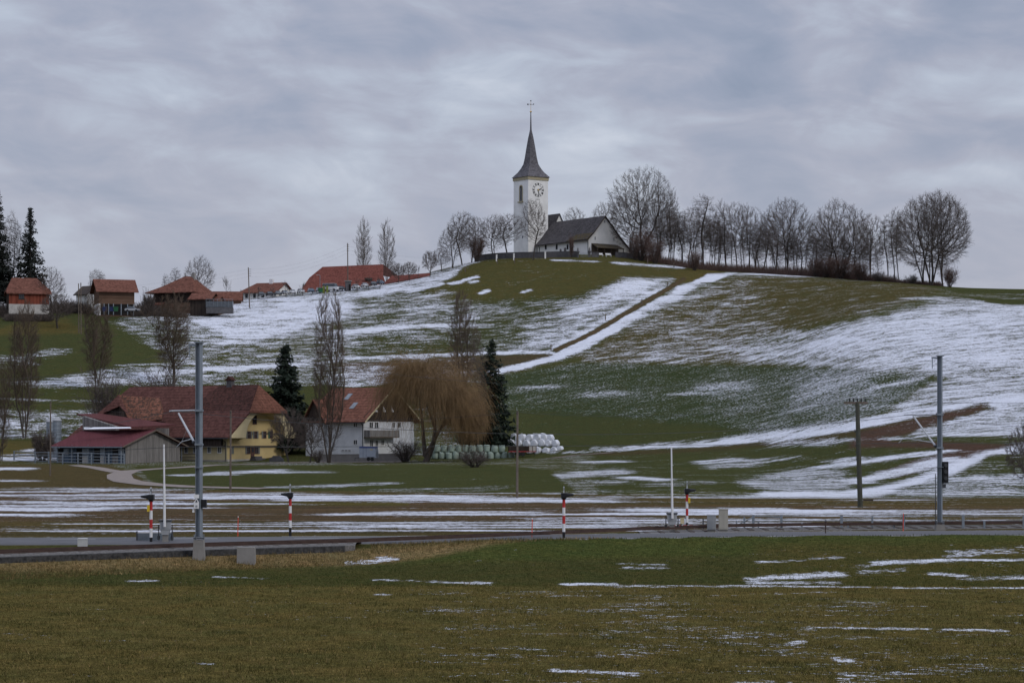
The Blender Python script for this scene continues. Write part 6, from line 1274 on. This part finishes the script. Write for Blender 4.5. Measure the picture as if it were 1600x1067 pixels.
# --- crossing lights
def crossing_light(label, x, ytop, yarm, ybase, Y, armdir, box=None, group='red and white level crossing light posts'):
    o = empty('crossing_light', P(x, ybase, Y), 0, label, 'crossing light', group); H_ = (ybase-yarm-4)*Y/F; r = .065
    b = MB(); b.tube((0,0,-.5),(0,0,.22),r,r,10); b.build('black_foot', M['black'], o); n = 4; hs = (H_-.22)/n
    for i in range(n): b = MB(); b.tube((0,0,.22+i*hs),(0,0,.22+(i+1)*hs-.002),r*1.05,r*1.05,10); b.build('white_band' if i % 2 == 0 else 'red_band', M['white'] if i % 2 == 0 else M['red'], o)
    b = MB(); b.tube((0,0,H_),(0,0,H_+.12),.1,.13,10); b.build('head_joint', M['black'], o)
    s = armdir; b = MB(); b.bb(-.13,.13,-.22,.22,H_+.08,H_+.3); b.tube((s*.08,0,H_+.2),(s*.45,0,H_+.22),.11,.045,10); b.build('lamp_hood', M['black'], o)
    # St Andrew's cross seen edge-on
    b = MB(); ht = (ybase-ytop)*Y/F
    for sg_ in (-1, 1):
        Mx = Matrix.Rotation(sg_*R(24), 3, 'X'); b.box((0,0,(H_+.3+ht)/2), (.05,.12,ht-H_-.2), M=Mx)
    b.build('cross_boards', M['grey'], o)
    if box: b = MB(); b.bb(box*.05,box*.16,-.1,.1,H_-.45,H_-.17); b.build('yellow_box', M['yellow'], o)
    return o
crossing_light('red and white crossing light post left of the left barrier, hood pointing left', 236, 763, 779, 847, 101, -1, -1)
crossing_light('red and white crossing light post beyond the road, second from left', 453.5, 758, 775, 831, 110.5, -1)
crossing_light('red and white crossing light post right of centre, nearest the verge', 881, 762, 776, 838, 104.5, 1)
crossing_light('red and white crossing light post beside the right barrier with yellow box', 1073.5, 753, 768, 823, 118.5, 1, 1)
# --- barriers
def barrier(label, x, ytop, yhead, ybase, Y, xt):
    o = empty('barrier', P(x, ybase, Y), 0, label, 'barrier', 'raised level crossing barriers'); k = Y/F; Hh = (ybase-yhead)*k; Ht = (ybase-ytop)*k; dx = (xt-x)*k
    b = MB(); b.bb(-.12,.12,-.12,.12,-.3,.34*Hh); b.build('pedestal', M['conc'], o); b = MB(); b.ext([(-.14,-.16,.34*Hh),(.14,-.16,.34*Hh),(.22,-.16,.58*Hh),(-.22,-.16,.58*Hh)], (0,.32,0)); b.bb(-.23,.23,-.18,.18,.58*Hh,.96*Hh); b.build('drive_housing', M['grey'], o)
    b = MB(); b.bb(-.27,.27,-.21,.21,.93*Hh,Hh); b.build('housing_lid', M['steel_d'], o)
    b = MB(); b.tube((0,-.25,Hh*.7),(dx*.5,-.25,(Hh*.7+Ht)/2),.06,.05,8); b.tube((dx*.5,-.25,(Hh*.7+Ht)/2),(dx,-.25,Ht),.04,.035,8); b.bb(-.05,.05,-.3,-.2,Ht*.78,Ht*.785); b.build('boom', M['white'], o)
    for s in (-.3,.3): b = MB(); b.tube((s,0,.1),(s,0,Hh*.8),.025,.025,6); b.tube((s,0,.12),(s,0,.3),.06,.06,8); b.build('counterweight_rod', M['steel_d'], o)
barrier('raised white barrier boom on grey drive, left of the left mast', 258.5, 694, 812, 847, 101, 257.5); barrier('raised white barrier boom on grey drive, right of centre', 1050, 698, 801, 829, 112, 1048.5)
gp_ = empty('glass_panel', P(214, 847, 102), 0, 'pale see-through screen panel with dark end posts at the left barrier', 'panel'); b = MB(); b.bb(0,1.55,0,.03,.08,.42); b.build('panel', M['glass_l'], gp_)
for a in (0,1.58): b = MB(); b.bb(a-.03,a+.03,-.03,.05,-.2,.5); b.build('post', M['steel_d'], gp_)
b = MB(); b.bb(.03,1.55,-.01,.04,.42,.46); b.build('rail', M['white'], gp_)
rb = empty('barred_rail', P(1049, 829, 116), 0, 'low red and white striped rail fence at the right barrier', 'railing'); b = MB(); b.bb(.1,1.6,-.02,.02,.22,.30); b.bb(.1,1.6,-.02,.02,-.04,.04); b.build('red_rail', M['red'], rb)
for i in range(5):
    for z in (.22,-.04): b = MB(); b.bb(.2+i*.3,.3+i*.3,-.03,-.021,z,z+.08); b.build('white_stripe', M['white'], rb)
for a in (0,.5,1.62): b = MB(); b.bb(a-.03,a+.03,-.03,.03,-.3,.62); b.build('post', M['steel_d'], rb)
def cabinet(label, x0, x1, y0, y1, Y, m, plinth=.12):
    k = Y/F; w_ = (x1-x0)*k; h = (y1-y0)*k; o = empty('switch_cabinet', P((x0+x1)/2, y1, Y), R(-6), label, 'cabinet'); b = MB(); b.bb(-w_/2+.02,w_/2-.02,-.16,.16,-.3,plinth); b.build('plinth', M['conc'], o)
    b = MB(); b.bb(-w_/2,w_/2,-.2,.2,plinth,h); b.build('cabinet_body', m, o); b = MB(); b.bb(-w_/2+.03,-.01,-.212,-.2,plinth+.05,h-.05); b.build('door', m, o); b = MB(); b.bb(.01,w_/2-.03,-.212,-.2,plinth+.05,h-.05); b.build('door', m, o)
    b = MB(); b.bb(-w_/2-.02,w_/2+.02,-.22,.22,h,h+.03); b.build('cabinet_lid', m, o)
cabinet('low grey switch cabinet, left of the two cabinets', 1105, 1118.5, 805, 829, 112.5, M['grey'], .06); cabinet('tall beige switch cabinet, right of the two cabinets', 1123, 1137.5, 796, 832, 111.5, mat('beige_paint', (.34,.32,.27), rough=.6, var=.06), .16)
tag(MB().bb(-.09,.09,-.05,.05,0,.26).bb(-.11,.11,-.07,.07,.26,.29).build('meter_box', M['cream'], loc=P(1066,818,115.5)), 'small cream box on the red and white rail fence', 'box')
tag(MB().bb(-.18,.18,-.1,.1,0,.14).bb(-.2,.2,-.12,.12,.14,.17).build('meter_box', M['grey'], loc=P(1089,825,115.0)), 'small grey box low behind the striped rail', 'box')
# field fence along the track on the right
ff = empty('field_fence', P(1151, 829, 117), 0, 'grey post and wire fence along the railway on the right', 'fence'); fo = ff.location; k_ = 117/F
posts = [(1151,813,.5),(1163,808,.7),(1177,804,1),(1185,815,.6),(1221,804,.9),(1253,817,.6),(1290,811,.5),(1315,805,1),(1325,817,.6),(1363,806,.7),(1397,817,.6),(1412,804,1),(1505,804,1),(1538,813,.8),(1600,805,1),(1650,806,1)]
for x, yt, s in posts: b = MB(); X = (x-1151)*k_; b.bb(X-.06*s,X+.06*s,-.06*s,.06*s,-.4,(829-yt)*k_); b.build('post', M['steel'], ff)
for hh in (.28,.52,.74): b = MB(); b.tube((.1,0,hh),((1660-1151)*k_,0,hh),.012 if hh > .3 else .01,None,5); b.build('fence_wire', M['steel'], ff)
b = MB(); b.tube(((1155-1151)*k_,-.05,.35),((1177-1151)*k_,-.05,.72),.03,.03,6); b.tube(((1177-1151)*k_,-.05,.76),((1221-1151)*k_,-.05,.70),.022,.022,6); b.build('brace', M['steel'], ff)
for x, y, Y, h, lb in ((371.5,831,111,.72,'red snow pole beyond the road right of the left mast'), (831,840,105,.86,'red snow pole left of the middle crossing light'), (1411,828,113,.84,'red snow pole left of the right mast')):
    o = empty('snow_pole', P(x, y, Y), 0, lb, 'pole', 'red snow poles along the road'); b = MB(); b.tube((0,0,-.2),(.02,0,h),.022,.018,8); b.build('pole_shaft', mat('orange_red', (.6,.06,.03), rough=.5), o); b = MB(); b.tube((.02,0,h),(.02,0,h+.05),.024,.02,8); b.build('cap', M['white'], o)
tag(MB().tube((0,0,-.2),(0,0,.6),.025,.025,6).bb(-.05,.05,-.03,.03,.55,.62).build('marker_post', M['rust'], loc=P(1290,834,109)), 'short rusty marker post at the near verge of the road, right', 'post')
# --- overhead line poles
M['wood_gr'] = mat('grey_green_wood', (.055,.056,.042), var=.25, scale=3)
LP = [(78.5,627,743,'wooden telephone pole before the silos at left', 'wooden telephone poles across the meadow'), (360,641,768,'wooden telephone pole before the yellow gable', None), (808,642,778,'wooden telephone pole before the white bales', None)]
tops = []
for x, yt, yb, lb, _ in LP:
    p = gp(x, yb, 125); o, h = pole(x, yt, yb, p.y, .10, lb, 'pole', group='wooden telephone poles across the meadow', xt=x+.6); b = MB(); b.tube((.0,-.12,h-.25),(.0,-.12,h-.12),.05,.03,8); b.tube((.04,.12,h-.75),(.04,.12,h-.62),.05,.03,8); b.build('insulator', M['black'], o); tops.append(p + Vector((0,0,h-.1)))
p4 = gp(1344.5, 792, 125); o, h = pole(1344.5, 629, 792, p4.y, .19, 'thick wooden power pole with crossarm and five insulators', 'pole', 'power_pole', m='wood_gr', xt=1339.5); dxp = -5*p4.y/F
b = MB(); b.bb(dxp-.95,dxp+.75,-.09,.09,h-.1,h+.06); b.build('crossarm', M['wood'], o)
for i in range(5): b = MB(); b.lathe([(.03,0),(.06,.06),(.04,.12),(.07,.18),(.03,.26)], (dxp-.55+i*.28,0,h+.06), 8); b.build('insulator', M['black'], o)
for i in range(5): b = MB(); b.bb(-.28+dxp*(.2+.15*i),-.1+dxp*(.2+.15*i),-.03,.03,h*.45+i*.5,h*.45+i*.5+.08); b.build('step_iron', M['steel_d'], o)
b = MB(); b.bb(.2,.9,-.1,.1,.45,.55); b.build('foot_bracket', M['wood_d'], o)
t4 = p4 + Vector((dxp,0,h+.25)); tops.append(t4)
lf = P(-160, 627, 330)
cable('telephone_wire', 'thin telephone wire strung between the meadow poles', [lf] + tops + [P(2000, 600, 150)], .011, .7); 
for i in range(3): cable('village_wire', 'thin overhead line to the tall village poles', [P(-60, 462+i*7, 560), P(387, 421+i*6, 583), P(542, 384+i*6, 607), P(720, 400+i*6, 700)], .010, 1.6, group='thin lines between the village poles')
# ------------------------------------------------------------------ bales, trailers
bgm = mat('green_wrap', (.27,.34,.29), rough=.45, var=.22, scale=1.2, spec=.4); bwm = mat('white_wrap', (.62,.64,.68), rough=.45, var=.1, scale=1.2, spec=.4)
def bale_mesh(name, r, h, m, axis='Z'):
    g = rs(int(r*100)); b = MB(); b.lathe([(r*.80,0),(r*.95,.06*h),(r*1.0,.2*h),(r*1.02,.5*h),(r*.99,.8*h),(r*.94,.94*h),(r*.78,h)], (0,0,0), 18, axis); o = b.build(name, m, smooth=True)
    for v in o.data.vertices: v.co += Vector(g.normal(0, .026, 3))
    return o
gb_, wb_ = None, None; cnt = 0
BV = {}
def place_bale(src, p, rz, label, group, cat='bale'):
    global cnt
    o = src if cnt == 0 else src.copy()
    if cnt and cnt < 4: o.data = src.data.copy(); gq_ = rs(cnt); [setattr(v, 'co', v.co + Vector(gq_.normal(0, .03, 3))) for v in o.data.vertices]; BV.setdefault(src.name, [src.data]).append(o.data)
    elif cnt: o.data = BV.get(src.name, [src.data])[cnt % len(BV.get(src.name, [1]))]
    if cnt: COL.objects.link(o)
    cnt += 1; q_ = .94+.1*abs(math.sin(cnt*3.7)); o.scale = (q_, 1.0, .93+.09*abs(math.sin(cnt*2.3))); o.location = p; o.rotation_euler = (0, 0, rz); return tag(o, label, cat, group)
g1 = bale_mesh('silage_bale', .57, 1.22, bgm); gr_ = rs(4)
for row, (xa, xb, n, yb_, nm) in enumerate(((669, 799, 13, 717, 'bottom'), (682, 784, 10.0, 706.2, 'top'))):
    n = int(n)
    for i in range(n):
        x = xa + (xb-xa)*i/(n-1) + gr_.uniform(-.8,.8); o = place_bale(g1, P(x, yb_ + gr_.uniform(-.4,.4), 398+gr_.uniform(-.3,.3)), gr_.uniform(0,6), 'pale green wrapped bale standing in the %s row beside the willow' % nm, 'green bales, %s row' % nm)
for i in range(11): place_bale(g1, P(672+i*10.2, 715.6, 399.7), i, 'pale green wrapped bale standing in the row behind the front ones', 'green bales, row behind')
cnt = 0; w1 = bale_mesh('silage_bale', .66, 1.25, bwm, 'Y')
wpos = [('bottom', [(826,704.5),(838,705),(851.5,706),(864,705),(873,703.5)]), ('middle', [(797,693.5),(809,694),(821,694.5),(833,694),(845,693.5),(855,694),(865.5,694.5)]), ('top', [(802,684.5),(814,685),(826,685.5),(838,685),(849,685.5),(857,686)])]
for lv, (nm, L) in enumerate(wpos):
    for i, (x, y) in enumerate(L): 
        p = P(x, y+ (4.4 if nm=='bottom' else 4.0), 403 + lv*.25); p.z += .64 - .25*lv*.0; place_bale(w1, p - Vector((0,0,.0)), R(-24 + 4*math.sin(i*2)), 'white wrapped bale lying in the %s row of the pile' % nm, 'white bales, %s row' % nm)
cnt = 1
for i, (x, y) in enumerate([(800,703),(812,703.5),(834,683),(846,683)]): place_bale(w1, P(x, y+5, 405.0) + Vector((0,0,.6)), R(-24), 'white wrapped bale at the back of the pile', 'white bales at the back')
fw_ = empty('farm_trailer', P(816, 712.5, 397), R(4), 'dark flat farm trailer with pale board end before the white bales', 'trailer'); b = MB(); b.bb(-2.4,2.4,-.9,.9,.75,.88); b.build('chassis', M['red'], fw_)
b = MB(); b.bb(-2.4,1.1,-.95,-.88,.9,1.7); b.bb(-2.4,-2.33,-.88,.9,.9,1.7); b.bb(-2.4,2.4,.9,.97,.9,1.7); b.build('side_board', M['plank_d'], fw_); b = MB(); b.bb(1.1,2.4,-.95,-.88,.9,1.75); b.bb(2.33,2.4,-.88,.9,.9,1.75); b.build('pale_board', M['plaster_base'], fw_)
for a in (1.1,1.75,2.38): b = MB(); b.bb(a-.05,a+.05,-1.0,-.95,.85,1.8); b.build('stake', M['frame_br'], fw_)
for a, s in ((-.5,1),(-1.3,1)):
    for y_ in (-.8,.8): b = MB(); b.lathe([(.38,-.12),(.4,-.06),(.4,.06),(.38,.12)], (a+.6,y_,.38), 14, 'Y'); b.build('wheel', M['tyre'], fw_)
b = MB(); b.tube((2.2,0,.75),(2.2,0,0),.05,.05,6); b.build('stand', M['steel_d'], fw_)
ht_ = empty('horse_trailer', P(576, 720, 386), R(-12), 'grey horse trailer with blue cover parked at the white house', 'trailer'); b = MB(); b.ext([(-1.4,-.85,.55),(1.45,-.85,.55),(1.5,-.85,1.6),(1.35,-.85,2.25),(-1.4,-.85,2.25)], (0,1.7,0)); b.build('trailer_body', mat('silver_box', (.30,.33,.38), rough=.5, var=.08), ht_)
b = MB(); b.ext([(-1.45,-.88,2.2),(1.4,-.88,2.2),(1.3,-.88,2.45),(-1.35,-.88,2.5)], (0,1.76,0)); b.build('blue_cover', mat('blue_cover', (.03,.06,.22), rough=.6), ht_)
for a in (.2,.85): b = MB(); b.lathe([(.3,-.1),(.32,0),(.3,.1)], (a,-.85,.32), 14, 'Y'); b.build('wheel', M['tyre'], ht_)
b = MB(); b.bb(0.0,1.2,-.95,-.84,.62,.7); b.build('mudguard', M['steel_d'], ht_); b = MB(); b.path([(-1.4,0,.6),(-2.4,0,.5),(-2.4,0,.0)], .05, 6); b.build('drawbar', M['steel_d'], ht_); b = MB(); b.bb(.5,.95,-.875,-.85,1.9,2.0); b.build('yellow_sticker', M['yellow'], ht_)
b = MB(); b.bb(-.75,-.72,-.87,-.85,.6,2.2); b.bb(-.2,-.17,-.87,-.85,.6,2.2); b.build('panel_joint', M['steel_d'], ht_)
tag(MB().bb(-1.2,1.2,-.6,.6,-.2,.35).ext([(-1.0,-.5,.35),(1.0,-.5,.35),(.6,-.5,.75),(-.5,-.5,.8)], (0,1,0)).build('feed_trough', M['stone_d'], loc=P(432,719,394)), 'low dark trough at the right corner of the yellow farmhouse', 'trough')
# fence posts of the hill path
for i, (x, y) in enumerate(((1043,449),(1003,476),(946,500),(861,548),(976,402),(1012,412),(1053,418),(1106,420),(777,412),(804,411),(727,425))):
    L_ = ['upper post beside the sunken path','second post from the top beside the sunken path','third post from the top beside the sunken path','lowest post at the foot of the sunken path','post on the grass right below the church gable','post at the wood edge under the tallest tree','post in the snow strip before the wood','post on the knoll at the top of the path','short stake below the left churchyard wall post','short stake below the churchyard wall near the tower','short stake below the leftmost churchyard trees'][i]
    p = gp(x, y, 400); tag(MB().bb(-.11,.11,-.11,.11,-.4,1.3).ext([(-.11,-.11,1.3),(.11,-.11,1.3),(0,-.11,1.42)], (0,.22,0)).build('fence_post', M['wood'], loc=p), L_, 'post', 'wooden fence posts on the hill')
# ------------------------------------------------------------------ grass: blades of the near field and the bank
def blades(name, label, n, xr, Yr, hfun, colm, seed, wd=.006, keep=None):
    g = rs(seed); k = n; YY = 1/g.uniform(1/Yr[1], 1/Yr[0], k); xx = g.uniform(xr[0], xr[1], k); YY = np.clip(YY, Yr[0], Yr[1])
    if keep is not None: q = keep(xx, YY, g); xx, YY = xx[q], YY[q]; k = len(xx)
    XX = (xx-800)*YY/F; z = hz_(XX, YY); cl = g.normal(0, 1, (k//7+1, 2)).repeat(7, 0)[:k]
    h = hfun(xx, YY)*g.uniform(.4, 1.25, k); a = g.uniform(0, 6.28, k); w_ = wd*YY/60*g.uniform(.7,1.5,k)
    B = np.stack([XX, YY, z-.01],1); s = np.stack([np.cos(a)*w_, np.sin(a)*w_, np.zeros(k)],1); tp = B + np.stack([g.normal(0,.45,k)*h, g.normal(0,.45,k)*h, h],1)
    V = np.stack([B-s, B+s, tp],1).reshape(-1,3); o = fast_mesh(name, V, np.arange(3*k).reshape(-1,3), 3, colm); return tag(o, label, 'grass', kind='stuff')
def grass_mat(name, c1, c2, c3, sc_=.9):
    m = bpy.data.materials.new(name); m.use_nodes = True; nt = m.node_tree; b = nt.nodes['Principled BSDF']; b.inputs['Roughness'].default_value = .8; b.inputs['Specular IOR Level'].default_value = .02
    t = N(nt, 'ShaderNodeTexCoord'); n = N(nt, 'ShaderNodeTexNoise', ins={'Scale': sc_*.55, 'Detail': 6.0, 'Roughness': .75}); nt.links.new(t.outputs['Object'], n.inputs['Vector'])
    n2 = N(nt, 'ShaderNodeTexNoise', ins={'Scale': 9.0, 'Detail': 3.0, 'Roughness': .7}); nt.links.new(t.outputs['Object'], n2.inputs['Vector']); vv = ramp(nt, n2.outputs['Fac'], [(.32, (.4,)*3), (.5, (.95,)*3), (.68, (1.8, 1.7, 1.5))])
    nt.links.new(mixc(nt, 1.0, ramp(nt, n.outputs['Fac'], [(.36, c1), (.5, c2), (.66, c3)]), vv, 'MULTIPLY'), b.inputs['Base Color']); return m
gA = grass_mat('field_grass', (.046,.050,.017), (.086,.077,.025), (.18,.145,.055), 1.3); gB = grass_mat('bank_grass', (.07,.065,.022), (.15,.11,.048), (.26,.20,.10), 1.4); gC = grass_mat('green_grass', (.034,.052,.014), (.058,.070,.020), (.09,.085,.03), 1.0)
def keep_snowfree(sn_cut=.3):
    # leave the snow patches free of blades
    sg2 = snow.reshape(nr, nc)
    def f(xx, YY, g):
        i = np.clip(np.searchsorted(gy, YY), 0, nr-1); j = np.clip(np.searchsorted(gx, xx), 0, nc-1); return (sg2[i, j] < sn_cut) | (g.uniform(0,1,len(i)) < .22)
    return f
KS = keep_snowfree()
blades('field_grass', 'short olive brown grass of the near field', 260000, (-60,1660), (44,83), lambda x, Y: .06 + .05*np.clip(np.sin(x*.031+Y*1.7)*np.sin(x*.013-Y*.9), 0, 1), gA, 1, .008, KS)
blades('meadow_grass', 'short green grass of the strip before the road', 110000, (-60,1660), (82,108), lambda x, Y: np.full(len(x), .07), gC, 2, .006, lambda x, Y, g: KS(x, Y, g) & (Y < rY(x)-3.7) & ((x > 560) | (Y < tY(x)-3.2)))
blades('bank_grass', 'long pale tufted grass on the bank below the track', 70000, (-60,960), (84,106), lambda x, Y: np.full(len(x), .16), gB, 3, .007, lambda x, Y, g: ((x < 580) & (Y > tY(x)-5.2) & (Y < tY(x)-2.3)) | ((x >= 580) & (Y < rY(x)-3.6) & (Y > rY(x)-7.5+ (x-580)*.008)) )

blades('dry_tufts', 'scattered taller yellowish tufts in the near field', 26000, (-60,1660), (44,84), lambda x, Y: .10 + .10*np.clip(np.sin(x*.11+Y*2.7), 0, 1), gB, 8, .008, lambda x, Y, g: (np.sin(x*.043+Y*1.31)+np.sin(x*.127-Y*2.3)+np.sin(x*.31+Y*.7)) > .7)
